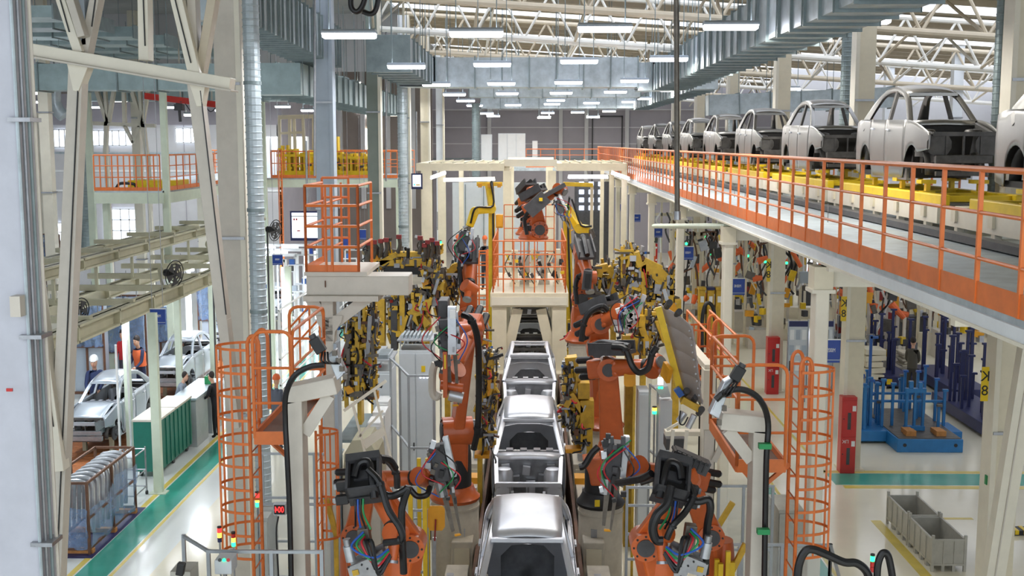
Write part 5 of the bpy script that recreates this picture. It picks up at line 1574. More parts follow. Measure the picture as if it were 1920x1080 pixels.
def jig(label, Y, beams, zones, seed, k=1.0, group='clamp jigs beside the line', legs=()):
    """beams: (x0,y0,x1,y1,w,mat) in photo pixels at depth Y; zones: (x0,y0,x1,y1,n,up)"""
    rnd = random.Random(seed)
    c = P((beams[0][0] + beams[0][2])/2, beams[0][3], Y)
    t = thing('clamp_jig', label, 'jig', (c.x, Y, 0), group)
    for (x0, y0, x1, y1, wd, mm) in beams:
        w_ = wd * Y / F
        MB().bar(P(x0, y0, Y - .45), P(x1, y1, Y - .45), w_, .3, up=(0, 1, 0)).build('beam', mm, t, smooth=0, bevel=.01)
    for (x, y, w_) in legs:
        q = P(x, y, Y + .3); ww = w_ * Y / F
        MB().bx(q.x - ww/2, q.x + ww/2, Y + .15, Y + .45, 0, q.z).build('leg', 'jig_yellow', t, smooth=0)
    for (x0, y0, x1, y1, n, up) in zones:
        for i in range(n):
            p = P(rnd.uniform(x0, x1), rnd.uniform(y0, y1), Y - rnd.uniform(.0, .6))
            if i % 5 < 3: put_clamp(t, p, rnd, k * rnd.uniform(.5, .8), True)
            for _ in range(4):
                q_ = P(rnd.uniform(x0, x1), rnd.uniform(y0, y1), Y - rnd.uniform(.0, .6))
                mm_ = rnd.choice(['jig_yellow', 'jig_yellow', 'jig_yellow', 'rust_brown', 'dark_steel', 'dark_steel', 'steel', 'alu', 'charcoal', 'black'])
                ty = rnd.random()
                g_ = MB()
                if ty < .4: g_.box(q_, rnd.uniform(.03, .07)*k, .08, rnd.uniform(.12, .4)*k, ry=rnd.choice((0, 0, 0, .3, -.3)))
                elif ty < .6: g_.box(q_, rnd.uniform(.12, .34)*k, .08, rnd.uniform(.03, .07)*k, ry=rnd.choice((0, 0, .3, -.3)))
                elif ty < .8: g_.cyl(q_, q_ + V(rnd.uniform(-.1, .1), -.03, rnd.uniform(-.25, .25))*k, rnd.uniform(.015, .04)*k, n=7)
                else: g_.box(q_, rnd.uniform(.04, .12)*k, .1, rnd.uniform(.05, .14)*k)
                g_.build(('strut', 'strut', 'cylinder', 'block')[min(3, int(ty*5) // 1 - 1 if ty >= .4 else 0)], mm_, t, smooth=0)
    # a few loose hoses and cables
    for i in range(8):
        z_ = rnd.choice(zones)
        a = P(rnd.uniform(z_[0], z_[2]), rnd.uniform(z_[1], z_[3]), Y - .5)
        b = a + V(rnd.uniform(-.25, .25), -.1, rnd.uniform(-.5, -.1))*k
        MB().tube(smooth([a, (a + b)/2 + V(rnd.uniform(-.12, .12), -.12, -.05), b], 5), .016, 6).build('hose', rnd.choice(['hose', 'hose', 'cable_red', 'charcoal']), t)
    for i in range(10):
        z_ = rnd.choice(zones)
        a = P(rnd.uniform(z_[0], z_[2]), rnd.uniform(z_[1], z_[3]), Y - rnd.uniform(.1, .6))
        MB().box(a, rnd.uniform(.08, .22), .15, rnd.uniform(.08, .25), ry=rnd.uniform(-.5, .5)).build('bracket', rnd.choice(['jig_yellow', 'jig_yellow', 'amber', 'steel', 'dark_steel']), t, smooth=0)
    return t
jy = 'jig_yellow'
jig('yellow jig with red tipped clamps left of the line, seen above the grey beam', 29.0,
    [(710, 492, 800, 492, 12, jy), (712, 494, 745, 476, 10, jy), (745, 476, 790, 476, 9, jy), (720, 505, 795, 507, 14, 'black'), (690, 515, 690, 470, 8, 'dark_steel'), (808, 512, 808, 470, 9, 'dark_steel')],
    [(686, 470, 706, 512, 9, True), (700, 470, 800, 500, 14, True), (785, 465, 826, 515, 16, True)], 1, 1.25, legs=((700, 500, 14), (800, 500, 14)))
jig('tall yellow jig tower left of the line under the grey beam', 27.5,
    [(716, 560, 716, 640, 13, jy), (755, 550, 755, 640, 10, jy), (785, 590, 800, 640, 10, jy), (772, 578, 800, 612, 22, jy), (740, 655, 740, 560, 12, 'charcoal')],
    [(730, 548, 800, 640, 50, False), (790, 500, 830, 580, 16, False)], 2, 1.3, legs=((716, 640, 13), (790, 640, 12)))
jig('yellow bracket jig between the left robots and the tower', 28.6,
    [(838, 520, 852, 500, 13, jy), (850, 502, 875, 492, 14, jy), (836, 560, 838, 520, 10, jy)],
    [(836, 500, 880, 560, 18, False)], 3, 1.2, legs=((838, 560, 10),))
jig('dark clamp jig behind the left service tower post', 19.5,
    [(672, 600, 672, 740, 9, jy), (655, 650, 655, 740, 8, 'dark_steel'), (650, 735, 705, 735, 12, 'dark_steel'), (696, 590, 692, 660, 8, 'steel')],
    [(648, 580, 706, 660, 40, False), (645, 660, 705, 745, 30, False)], 4, .95, legs=((676, 740, 8),))
jig('yellow jig right of the tower robot', 28.4,
    [(1118, 505, 1140, 500, 14, jy), (1140, 500, 1152, 520, 12, jy), (1150, 520, 1150, 590, 10, jy), (1115, 560, 1120, 600, 10, jy)],
    [(1108, 500, 1158, 600, 26, False)], 5, 1.2, legs=((1150, 590, 10),))
jig('tall yellow jig with dark clamps right of the line', 27.0,
    [(1206, 490, 1206, 640, 10, jy), (1203, 494, 1236, 510, 26, jy), (1230, 510, 1256, 536, 26, jy), (1256, 515, 1256, 590, 11, jy), (1270, 560, 1270, 600, 12, jy), (1192, 472, 1200, 500, 12, jy), (1240, 545, 1262, 548, 10, 'amber')],
    [(1164, 470, 1205, 560, 38, False), (1176, 540, 1215, 640, 24, False), (1214, 520, 1262, 600, 26, False)], 6, 1.25, legs=((1206, 640, 10), (1268, 600, 12)))
jig('yellow hook jig in front of the right jig tower', 22.5,
    [(1204, 590, 1202, 612, 12, jy), (1202, 612, 1215, 650, 12, jy), (1230, 600, 1245, 640, 8, jy), (1166, 640, 1196, 640, 26, jy)],
    [(1190, 580, 1240, 660, 20, False)], 7, 1.0, legs=((1180, 660, 16),))
jig('yellow clamp stand at the right of the main line', 20.5,
    [(1078, 672, 1084, 712, 9, jy), (1062, 672, 1082, 670, 7, jy), (1094, 715, 1094, 745, 22, jy), (1070, 735, 1092, 770, 11, jy), (1100, 748, 1100, 800, 26, jy), (1105, 800, 1105, 842, 11, jy), (1060, 842, 1090, 842, 8, 'amber')],
    [(1056, 680, 1080, 800, 26, False), (1075, 780, 1100, 830, 14, False)], 8, .85, legs=((1105, 840, 10),))
jig('yellow clamp stand at the left of the main line', 20.5,
    [(902, 668, 902, 710, 7, jy), (908, 730, 892, 770, 10, jy), (918, 690, 918, 740, 8, 'amber'), (900, 770, 900, 840, 9, jy), (890, 852, 918, 852, 8, 'amber')],
    [(898, 660, 932, 760, 28, False), (894, 760, 925, 840, 20, False)], 9, .8, legs=((900, 840, 9),))
jig('small amber jig behind the right tower legs', 31.5,
    [(1070, 625, 1075, 700, 10, 'amber'), (1078, 640, 1100, 640, 8, 'amber'), (1070, 690, 1092, 690, 10, 'amber')],
    [(1066, 600, 1110, 680, 14, False)], 10, 1.1, legs=((1075, 700, 8),))
jig('small amber jig behind the left tower legs', 31.5,
    [(890, 640, 915, 640, 8, 'amber'), (895, 665, 915, 665, 8, 'amber')],
    [(888, 600, 916, 680, 12, False)], 11, 1.1, legs=((900, 665, 8),))

# red tipped clamp fingers standing along the top of the near left jig
tj = [o for o in COL.objects if o.name == 'clamp_jig'][0]
for i, (x, y) in enumerate(((690, 452), (700, 450), (712, 448), (722, 446), (746, 440), (786, 442), (800, 450), (808, 446), (818, 452), (794, 456))):
    a = P(x, y + 34, 28.3); b = P(x + 2, y + 4, 28.2)
    MB().tube(smooth([a, (a + b)/2 + V(.04, 0, 0), b], 3), .05, 8).build('clamp_finger', 'dark_steel', tj)
    MB().box(b, .12, .12, .1).build('clamp_finger_tip', 'clamp_red', tj, smooth=0)
# ================================================================== left bay
# --- foreground V frame
Yv = 16.5
t = thing('branching_support', 'tall pale V shaped steel frame in the left foreground', 'steel frame', tuple(V(P(105, 1080, Yv).x, Yv, 0)))
def member(nm, x0, y0, x1, y1, wpx, mm='warm_white', dy=0.0, w2=None, dep=.24):
    a, b = P(x0, y0, Yv + dy), P(x1, y1, Yv + dy)
    w_ = wpx * Yv / F; w2_ = (w2 or wpx) * Yv / F
    return MB().bar(a, b, w_, dep, w2_, dep, up=(0, 1, 0)).build(nm, mm, t, smooth=0, bevel=.008)
def seam(x0, y0, x1, y1, dy=0.0):
    a, b = P(x0, y0, Yv + dy - .13), P(x1, y1, Yv + dy - .13)
    return MB().bar(a, b, .014, .02, up=(0, 1, 0)).build('seam', 'black', t, smooth=0)
member('cross_beam', 20, 86, 436, 158, 22, 'warm_white', -.05, dep=.3)
member('beam_flange', 20, 100, 440, 171, 4, 'taupe', -.08, dep=.42)
zl = lambda x: V(P(x, 1080, Yv).x, Yv, 0)
member('leg', 148, 120, 105, 1080, 27, 'taupe', 0, 31)
a = P(105, 1080, Yv); MB().bar(a, a + (P(105, 1080, Yv) - P(148, 120, Yv)).normalized() * ((a.z) / .99), .24, .24, up=(0, 1, 0)).build('leg_lower', 'taupe', t, smooth=0)
seam(146, 170, 106, 1075)
member('gusset', 152, 112, 148, 172, 46, 'warm_white', -.02, 10)
member('branch', 112, -20, 152, 100, 17, 'warm_white'); seam(108, -18, 130, 60)
member('branch', 130, -20, 158, 70, 14, 'taupe', -.1)
member('branch', 152, -20, 158, 86, 20, 'bluegrey', .1)
member('branch', 186, -20, 162, 100, 17, 'taupe', .1); seam(181, -18, 172, 50, .1)
member('hanger_post', 272, -20, 274, 114, 19, 'warm_white', .1); seam(268, -18, 272, 86, .1)
member('leg', 366, 150, 420, 600, 24, 'taupe', 0, 20); seam(376, 170, 424, 590)
member('leg_lower', 420, 598, 446, 800, 20, 'taupe', .0, 14)
member('gusset', 374, 150, 378, 200, 34, 'warm_white', -.02, 10)
member('branch', 330, -20, 370, 148, 22, 'warm_white', -.05); seam(324, -18, 358, 118, -.05)
member('branch', 362, -20, 368, 140, 16, 'taupe', .1)
member('branch', 404, -20, 376, 146, 16, 'truss_beige', .1)
member('side_diagonal', 32, 260, 60, 455, 20, 'warm_white', .1); member('side_diagonal', 58, 440, 116, 880, 20, 'warm_white', -.12)
seam(52, 470, 100, 800, -.12)
# --- column at the picture edge with conduits
Ye = 11.0
x1 = P(16, 0, Ye).x
t = thing('steel_column', 'white column with grey conduits at the left picture edge', 'column', (x1, Ye, 0), 'building columns')
MB().bx(x1 - .6, x1 + .02, Ye, Ye + .4, 0, 13.3).build('shaft', 'edge_white', t, smooth=0)
for i in range(4):
    MB().cyl((x1 + .03 + i*.035, Ye - .02 + .05*i, 0), (x1 + .03 + i*.035, Ye - .02 + .05*i, 13.3), .018, n=7).build('conduit', ['galv', 'steel', 'galv_dark', 'taupe'][i], t)
for z_ in (4.2, 6.3, 8.4): MB().bx(x1 - .05, x1 + .17, Ye - .06, Ye + .2, z_, z_ + .04).build('clamp_strip', 'steel', t, smooth=0)
MB().bx(x1 - .08, x1 + .02, Ye - .15, Ye, zf(590, Ye), zf(552, Ye)).build('switch_box', 'taupe', t, smooth=0)
q = P(18, 731, Ye - .1); MB().box(q, .06, .02, .03).build('red_tag', 'red', t, smooth=0)
# --- outer slim columns of left bay, pale green
for i, (x, y0, y1, Y, w_, mm) in enumerate(((313, 150, 430, 38, 11, 'pale_green'), (425, 170, 470, 40, 9, 'pale_green'), (497, 190, 420, 50, 8, 'pale_green'), (175, 160, 480, 42, 12, 'pale_green'), (88, 210, 500, 50, 20, 'warm_white'), (375, 190, 330, 48, 14, 'warm_white'))):
    a = P(x, y1, Y); ww = w_ * Y / F
    o = thing('slim_column', ['pale green post at the corner of the left upper platform', 'pale green post right of the left upper platform', 'pale green post beyond the left platform ladder', 'pale green post left of the upper platform', 'broad white column before the left end windows', 'short white column behind the red hoist beam'][i], 'column', (a.x, Y, 0), 'slim left bay columns')
    MB().bx(a.x - ww/2, a.x + ww/2, Y, Y + .2, 0, zf(y0, Y)).build('shaft', mm, o, smooth=0)
    MB().bx(a.x - ww*.8, a.x + ww*.8, Y - .06, Y + .26, 0, .05).build('base_plate', mm, o, smooth=0)
# --- V frame of the far left bay
Yf = 45.0
t = thing('branching_support', 'small distant V shaped frame behind the left upper platform', 'steel frame', (P(225, 0, Yf).x, Yf, 0))
def fm(x0, y0, x1, y1, w_):
    MB().bar(P(x0, y0, Yf), P(x1, y1, Yf), w_*Yf/F, .2, up=(0, 1, 0)).build('member', 'warm_white', t, smooth=0)
for q in ((180, 165, 202, 232, 7), (197, 165, 202, 232, 5), (214, 168, 204, 230, 6), (200, 228, 198, 295, 7), (246, 165, 266, 232, 7), (262, 165, 267, 232, 5), (278, 168, 268, 230, 6), (268, 228, 276, 295, 7), (232, 165, 234, 230, 6), (172, 231, 292, 236, 7), (234, 236, 250, 268, 5), (262, 236, 250, 268, 5)): fm(*q)
for x in (198, 276): MB().bx(P(x, 290, Yf).x - .07, P(x, 290, Yf).x + .07, Yf, Yf + .2, 0, zf(290, Yf)).build('leg', 'warm_white', t, smooth=0)

# --- left upper platform
zd = 6.62
Y1, Y2 = 38.0, 52.0
xa = P(178, 360, Y1).x; xb = P(308, 360, Y1).x
xc = P(745, 330, Y2).x
o = struct(MB().prism([(xa, Y1, zd - .06), (xb, Y1, zd - .06), (P(495, 340, Y2).x, Y2, zd - .06), (xc, Y2, zd - .06), (xc, Y2 + 8, zd - .06), (xa - 3, Y2 + 8, zd - .06), (xa, Y1 + 3, zd - .06)], (0, 0, .06)).build('floor_upper', 'galv', smooth=0), 'deck of the left upper platform')
t = thing('edge_beam', 'pale beam under the left upper platform', 'beam', (xa, Y1, zd - .5))
pts = [(xa, Y1), (xb, Y1), (P(495, 340, Y2).x, Y2), (xc, Y2)]
for i in range(3):
    MB().bar((*pts[i], zd - .24), (*pts[i+1], zd - .24), .16, .36).build('girder', 'pale_green', t, smooth=0)
for (x, y) in pts[1:] + [(xa + .3, Y1)]:
    MB().bx(x - .09, x + .09, y + .05, y + .25, 0, zd - .42).build('support_post', 'pale_green', t, smooth=0)
railing('orange guard rail on the front of the left upper platform', [(xa, Y1), (xb - .12, Y1)], zd, 1.18, .2, rails=(1, .7, .38), toe=.1)
railing('orange guard rail receding along the left upper platform', [(xb + .1, Y1 + .3), (P(490, 340, Y2).x, Y2)], zd, 1.18, .8, rails=(1, .7, .38), toe=.12)
railing('orange guard rail before the yellow equipment on the left platform', [(P(500, 0, Y2).x, Y2), (xc, Y2)], zd, 1.2, .55, rails=(1, .55), toe=.12)
railing('rear orange guard rail of the left upper platform', [(xa - 2.5, Y2 + 7.5), (xc, Y2 + 7.5)], zd, 1.2, .6, rails=(1, .6, .3), toe=0)
ladder_cage('orange ladder going up to the left upper platform', P(517, 0, 51).x, 51, 0, zf(280, 51), .2, .3, zf(330, 51), -1, 3, r=.03, loops=False, hw=.3)
# yellow carriers on the platform
rnd = random.Random(5)
for i, (x0, x1, y0, y1, Y) in enumerate(((520, 600, 318, 262, 54), (636, 692, 322, 285, 54), (596, 640, 318, 250, 56), (240, 330, 352, 334, 40))):
    a = P(x0, y0, Y); b = P(x1, y1, Y)
    t = thing('parts_carrier', ['yellow slatted carrier at the left of the far platform', 'low yellow carrier right of the blue grey column', 'tall yellow carrier behind the blue grey column', 'yellow flat carrier lying on the near left platform'][i], 'carrier', (a.x, Y, zd), 'yellow carriers on the left platform')
    MB().bx(a.x, b.x, Y, Y + 1.5, zd, zd + .28).build('base', 'skid_yellow', t, smooth=0)
    if i < 3:
        MB().bx(a.x, b.x, Y, Y + .1, a.z + .6, a.z + .72).build('top_rail', 'skid_yellow', t, smooth=0)
        n = 9 if i != 2 else 6
        for j in range(n):
            x = a.x + (b.x - a.x) * (j + .5) / n
            h_ = zd + .3 + (b.z - zd - .3) * rnd.uniform(.5, 1)
            MB().bx(x - .05, x + .05, Y + rnd.uniform(0, .8), Y + 1, zd + .28, h_).build('upright', rnd.choice(['skid_yellow', 'yellow']), t, smooth=0)
            MB().box((x, Y + .2, rnd.uniform(zd + .4, h_)), .2, .2, .1).build('rest', rnd.choice(['skid_yellow', 'yellow', 'charcoal']), t, smooth=0)
    else:
        MB().tube(smooth([P(218, 352, 39.7), P(226, 344, 39.7), P(250, 345, 39.7), P(256, 352, 39.7)], 5), .05, 8).build('handle', 'black', t)
# cream equipment frame above the carriers
t = thing('lift_rig', 'cream open lift frame above the yellow carriers', 'frame', (P(555, 0, 57).x, 57, zd))
for x in (524, 543, 555, 572, 588): MB().bar(V(P(x, 318, 57).x, 57, zd), P(x - (4 if x in (555, 572) else 0), 218, 57), .14, .14).build('post', 'cream', t, smooth=0)
MB().bar(P(522, 220, 57), P(590, 218, 57), .18, .2).bar(P(524, 250, 57), P(572, 248, 57), .12, .12).build('cross_bar', 'cream', t, smooth=0)
t = thing('white_screen_wall', 'row of white cabinets on the far left platform', 'cabinet', (P(520, 0, 59).x, 59, zd))
for x0, x1 in ((478, 500), (500, 516), (536, 562), (562, 572)):
    MB().bx(P(x0, 0, 59).x, P(x1, 0, 59).x - .04, 59, 59.4, zd, zf(256, 59)).build('panel', 'cool_white', t, smooth=0)

# --- inspection line canopy
def canopy(label, X, z, Y0, Y1, w_, h_, mm='olive_white'):
    t = thing('conveyor_girder', label, 'girder', (X, Y0, z), 'canopy girders of the left line')
    MB().bx(X - w_/2, X + w_/2, Y0, Y1, z, z + .05).build('lower_flange', mm, t, smooth=0)
    MB().bx(X - .03, X + .03, Y0, Y1, z, z + h_).build('web', mm, t, smooth=0)
    MB().bx(X - w_/2, X + w_/2, Y0, Y1, z + h_ - .05, z + h_).build('upper_flange', mm, t, smooth=0)
    for k in range(int((Y1 - Y0) / 2.4)):
        y = Y0 + 1 + k * 2.4
        MB().bx(X - w_/2, X + w_/2, y, y + .06, z, z + h_).build('stiffener', mm, t, smooth=0)
    return t
canopy('upper olive white conveyor girder over the left line', -11.3, 5.05, 20, 43, .3, .3)
canopy('second olive white girder beside the upper left line girder', -12.6, 4.95, 20, 43, .3, .3)
canopy('lower olive white canopy girder nearest the walkway', -9.6, 4.05, 20, 40, .34, .38)
canopy('lower olive white canopy girder over the car row', -11.6, 4.0, 20, 42, .3, .34)
t = thing('canopy_ties', 'olive white cross ties joining the left canopy girders', 'frame', (-11, 22, 4))
for k in range(8):
    y = 21.5 + k * 2.7
    MB().bx(-12.7, -9.5, y, y + .16, 4.35, 4.5).build('cross_tie', 'olive_white', t, smooth=0)
    MB().bx(-12.7, -11.2, y + .6, y + .75, 5.3, 5.42).build('upper_tie', 'olive_white', t, smooth=0)
    MB().bar((-11.4, y, 4.4), (-11.4, y, 5.1), .07).build('hanger', 'olive_white', t, smooth=0)
# roof slabs of canopy (flat panels) and posts
for i, (x, y0, y1, Y) in enumerate(((283, 540, 920, 26.1), (233, 560, 800, 30), (330, 520, 760, 33), (395, 505, 700, 38), (505, 480, 690, 40), (540, 500, 690, 42))):
    a = atz(x, y1, 0) if i == 0 else None
    p = P(x, y0, Y); ww = (16 if i == 0 else 11) * Y / F
    o = thing('canopy_post', ['slim pale post in front of the green crate', 'slim pale post behind the second left car', 'slim pale post beside the leaning worker', 'slim pale post near the third left car', 'slim pale post right of the spiral duct', 'slim pale post before the big screen'][i], 'post', (p.x, Y, 0), 'canopy posts')
    MB().bx(p.x - ww/2, p.x + ww/2, Y - .08, Y + .08, 0, min(p.z, 4.3)).build('shaft', 'pale_green', o, smooth=0)
    MB().bx(p.x - ww, p.x + ww, Y - .15, Y + .15, 0, .03).build('foot', 'pale_green', o, smooth=0)
# tubes under canopies give the cool bright light of the left line
for k in range(7):
    y = 23 + k * 2.7
    for j, X in enumerate((-10.4, -12.2)):
        t = thing('tube_lamp', 'bright tube lamp %s along the %s side of the left line' % (ORD[k], ('walkway', 'wall')[j]), 'lamp', (X, y, 3.95), 'tube lamps of the left line')
        MB().bx(X - .08, X + .08, y, y + 1.5, 3.98, 4.06).build('housing', 'white_paint', t, smooth=0)
        MB().bx(X - .06, X + .06, y, y + 1.5, 3.92, 3.98).build('tube', 'tube_glow', t, smooth=0)
        MB().cyl((X, y + .2, 4.05), (X, y + .2, 4.4), .012, n=5).cyl((X, y + 1.3, 4.05), (X, y + 1.3, 4.4), .012, n=5).build('hanger', 'steel', t)
        if k % 2 == 0:
            ld = bpy.data.lights.new('tube_light', 'AREA'); ld.shape = 'RECTANGLE'; ld.size = .2; ld.size_y = 1.5; ld.energy = 42; ld.color = (.86, .93, 1)
            lo = bpy.data.objects.new('tube_light', ld); COL.objects.link(lo); lo.parent = t; lo.location = (0, .75, -.06)
# far bright light tunnel of the left line
for k in range(5):
    y = 41 + k * 2.2
    t = thing('light_arch', 'white lit arch %s in the bright inspection tunnel' % ORD[k], 'light arch', (-11.5, y, 0), 'lit arches of the inspection tunnel')
    for X in (-13.2, -9.4):
        MB().bx(X - .06, X + .06, y, y + .12, 0, 3.8).build('post', 'white_paint', t, smooth=0)
        MB().bx(X - .03 + (.12 if X < -11 else -.12), X + .03 + (.12 if X < -11 else -.12), y, y + .1, .5, 3.5).build('tube', 'tube_glow', t, smooth=0)
    MB().bx(-13.2, -9.4, y, y + .12, 3.7, 3.82).build('header', 'white_paint', t, smooth=0)
    for X in (-12.6, -11.6, -10.6): MB().bx(X - .35, X + .35, y - .05, y + .12, 3.6, 3.68).build('tube', 'tube_glow', t, smooth=0)
    if k % 2 == 0:
        ld = bpy.data.lights.new('arch_light', 'AREA'); ld.shape = 'RECTANGLE'; ld.size = 3.4; ld.size_y = .3; ld.energy = 110; ld.color = (.88, .94, 1)
        lo = bpy.data.objects.new('arch_light', ld); COL.objects.link(lo); lo.parent = t; lo.location = (0, 0, 3.5)
# white fence rails of the tunnel
t = thing('tunnel_fence', 'white tube fence along the bright inspection tunnel', 'fence', (-8.0, 36, 0))
for y in (34, 36.5, 39, 41.5, 44, 47):
    MB().bx(-7.66, -7.58, y, y + .08, 0, 3.2).build('post', 'white_paint', t, smooth=0)
for z in (.9, 1.7, 2.5, 3.2): MB().tube([(-7.62, 34, z), (-7.62, 47, z)], .03, 6).build('rail', 'white_paint', t)
# shelves with parts, blue film bags behind the line
for i, (x0, x1, y0, y1, Y) in enumerate(((60, 110, 500, 440, 47), (195, 270, 660, 555, 38), (130, 190, 650, 560, 36), (268, 330, 640, 560, 40), (372, 410, 600, 520, 44))):
    a = P(x0, y0, Y); b = P(x1, y1, Y)
    t = thing('film_covered_rack', 'brown rack wrapped in blue film, ' + ['high by the end windows', 'behind the worker in the orange vest', 'left of the second car', 'behind the blue sign', 'beside the third car'][i], 'rack', (a.x, Y, 0), 'film covered racks')
    zz0 = 0
    for x in (a.x, (a.x + b.x)/2, b.x):
        MB().bx(x - .03, x + .03, Y, Y + .06, 0, b.z).build('post', 'rust_brown', t, smooth=0)
    for z in (zz0 + .2, a.z, b.z): MB().bx(a.x, b.x, Y, Y + .06, z - .04, z + .04).build('shelf_bar', 'rust_brown', t, smooth=0)
    rows = [[V(a.x + (b.x - a.x)*u/10, Y - .06 + .09*math.sin(u*2.1 + v*1.3) , a.z + (b.z - a.z)*v/6) for u in range(11)] for v in range(7)]
    MB().grid(rows).build('film', 'film', t, smooth=60)
    MB().bx(a.x + .1, b.x - .1, Y + .1, Y + .7, .2, b.z - .3).build('parts', 'bluegrey', t, smooth=0)
# --- fans
for i, (x, y, rx, ry, Y) in enumerate(((327, 514, 15, 26, 30), (150, 582, 10, 24, 26), (516, 432, 12, 20, 36), (413, 470, 6, 14, 34))):
    c = P(x, y, Y); r_ = ry * Y / F
    t = thing('pedestal_fan', ['black wall fan hanging from the canopy near the worker lane', 'black fan half hidden behind the left V frame leg', 'black fan above the bright tunnel left of the screen', 'small black fan beside the near left column'][i], 'fan', tuple(c), 'black fans of the left line')
    axv = Vector((.93, -.36, -.1)).normalized()
    for f in (1, .75, .5, .25):
        e1 = axv.orthogonal().normalized(); e2 = axv.cross(e1)
        MB().tube(arc(c, e1*r_*f, e2*r_*f, 0, 2*math.pi, 18), .014, 5).build('guard_ring', 'black', t)
    for k in range(5):
        an = 2*math.pi*k/5
        d1 = e1*math.cos(an) + e2*math.sin(an); d2 = e1*math.cos(an + .7) + e2*math.sin(an + .7)
        MB().prism([c, c + d1*r_*.9, c + d2*r_*.8], axv*.02).build('blade', 'charcoal', t, smooth=0)
    MB().cyl(c, c + axv*-.3, .1, n=10).build('motor', 'black', t)
    if i >= 2: MB().cyl(c - axv*.3, V((c - axv*.3).x, (c - axv*.3).y, 0), .03, n=7).build('pole', 'charcoal', t)
    MB().tube(smooth([c - axv*.3, c - axv*.5 + V(0, 0, .1), V(c.x - .3, c.y, 4.3 if i < 2 else c.z + .4)], 5), .04, 7).build('arm', 'olive_white', t)

# --- wooden slat floor of the left line
t = thing('slat_walkway', 'brown wooden slat conveyor floor under the left cars', 'walkway', (-11.7, 18, 0))
pm = None
n = 0
y = 17.0
while y < 46:
    if pm is None:
        o = MB().bx(-1.5, .85, 0, .36, 0, .05).build('slat', 'wood', smooth=0); pm = o.data; o.parent = t
    else:
        o = bpy.data.objects.new('slat', pm); COL.objects.link(o); o.parent = t
    o.location = (0, y - 18, .01)
    y += .385
# --- left cars on posts
LC = 'silver painted sedan body on the left line, '
XCL = -11.55
lp = car('x', .66, 1.0, 1.12, (0, 0, 0), paint='silver_paint', hood=True, lamps=True, wheels=True, group='silver cars on the left line')
for i, (yfr, lb) in enumerate(((22.0, 'cut off behind the left V frame leg'), (28.7, 'nearest fully visible one with open window frames'), (35.4, 'second visible one beside the leaning worker'), (42.2, 'third one under the bright tunnel'), (49.0, 'farthest one inside the tunnel'))):
    loc = (XCL, yfr + 2.1, .45)
    if i == 0: lp.location = loc; lp['label'] = LC + lb
    else: clone(lp, loc, LC + lb, 'silver cars on the left line')
    for j, (dx, dy) in enumerate(((.36, .9), (-.36, .9), (.36, 3.3), (-.36, 3.3))):
        pass
    st = thing('car_stand', 'pale support stands under the silver car ' + lb, 'stand', (XCL, yfr + 2.1, .06), 'stands of the left line')
    for dx in (-.36, .36):
        for dy in (-1.2, 1.2):
            MB().bx(XCL + dx - .05, XCL + dx + .05, yfr + 2.1 + dy - .05, yfr + 2.1 + dy + .05, .06, .39).build('upright', 'olive_white', st, smooth=0)
            MB().bx(XCL + dx - .14, XCL + dx + .08, yfr + 2.1 + dy - .1, yfr + 2.1 + dy + .1, .39, .46).build('cradle', 'olive_white', st, smooth=0)

# --- pipe rack with silver exhausts in film
xa, xb, ya, yb_ = -9.72, -8.86, 22.0, 24.7
t = thing('pipe_rack', 'brown rack full of silver pipes wrapped in blue film on the floor', 'rack', ((xa+xb)/2, ya, 0))
for x in (xa, xb):
    for y in (ya, (ya + yb_)/2, yb_):
        MB().bx(x - .025, x + .025, y - .025, y + .025, 0, 1.5).build('post', 'rust_brown', t, smooth=0)
    for z in (.12, .75, 1.48):
        MB().bx(x - .02, x + .02, ya, yb_, z - .025, z + .025).build('side_bar', 'rust_brown', t, smooth=0)
for y in (ya, yb_):
    for z in (.12, 1.48): MB().bx(xa, xb, y - .02, y + .02, z - .025, z + .025).build('end_bar', 'rust_brown', t, smooth=0)
for y in (ya + .1, (ya + yb_)/2, yb_ - .1): MB().bx(xa - .05, xb + .05, y - .06, y + .06, 0.0, .1).build('skid_block', 'pallet_wood', t, smooth=0)
for i in range(9):
    y = ya + .25 + i * .27
    MB().tube(smooth([(xa + .12, y, .25), (xa + .2, y, 1.25), (xa + .4, y + .02, 1.42), (xb - .12, y, 1.38), (xb - .1, y, .9), (xb - .12, y, .3)], 5), .05, 8).build('silver_pipe', 'alu', t)
rows = [[V(xb + .03 + .05*math.sin(u*1.9 + v*.8), ya + (yb_ - ya)*u/12, .15 + (1.0 if u > 4 else .75)*v/6 + .05*math.sin(u)) for u in range(13)] for v in range(7)]
MB().grid(rows).build('film', 'film', t, smooth=60)
rows = [[V(xa + (xb - xa)*u/8, ya - .04 + .05*math.sin(u*1.7 + v), .12 + .85*v/6) for u in range(9)] for v in range(7)]
MB().grid(rows).build('film', 'film', t, smooth=60)
o = MB().bx(xa - .1, xb + .12, ya - .2, yb_ + .3, .0, .012).build('floor_mat', 'navy', origin=(xa, ya, 0)); tag(o, 'dark blue mat under the pipe rack', 'mat')
# trolley frames behind the rack
t = thing('tube_trolley', 'light tube trolley between the pipe rack and the green crate', 'trolley', (-9.3, 25.6, 0))
for x in (-9.55, -9.05):
    for y in (25.2, 26.0): MB().cyl((x, y, .08), (x, y, 1.15), .02, n=6).build('upright', 'steel', t)
    for z in (.2, .6, 1.1): MB().cyl((x, 25.2, z), (x, 26.0, z), .016, n=6).build('bar', 'steel', t)
for z in (.2, .6, 1.1):
    for y in (25.2, 26.0): MB().cyl((-9.55, y, z), (-9.05, y, z), .016, n=6).build('bar', 'steel', t)
for x in (-9.55, -9.05):
    for y in (25.2, 26.0): MB().lathe([(.05, -.02), (.05, .02)], (x, y, .05), 10, axis=(1, 0, 0)).build('wheel', 'black', t)
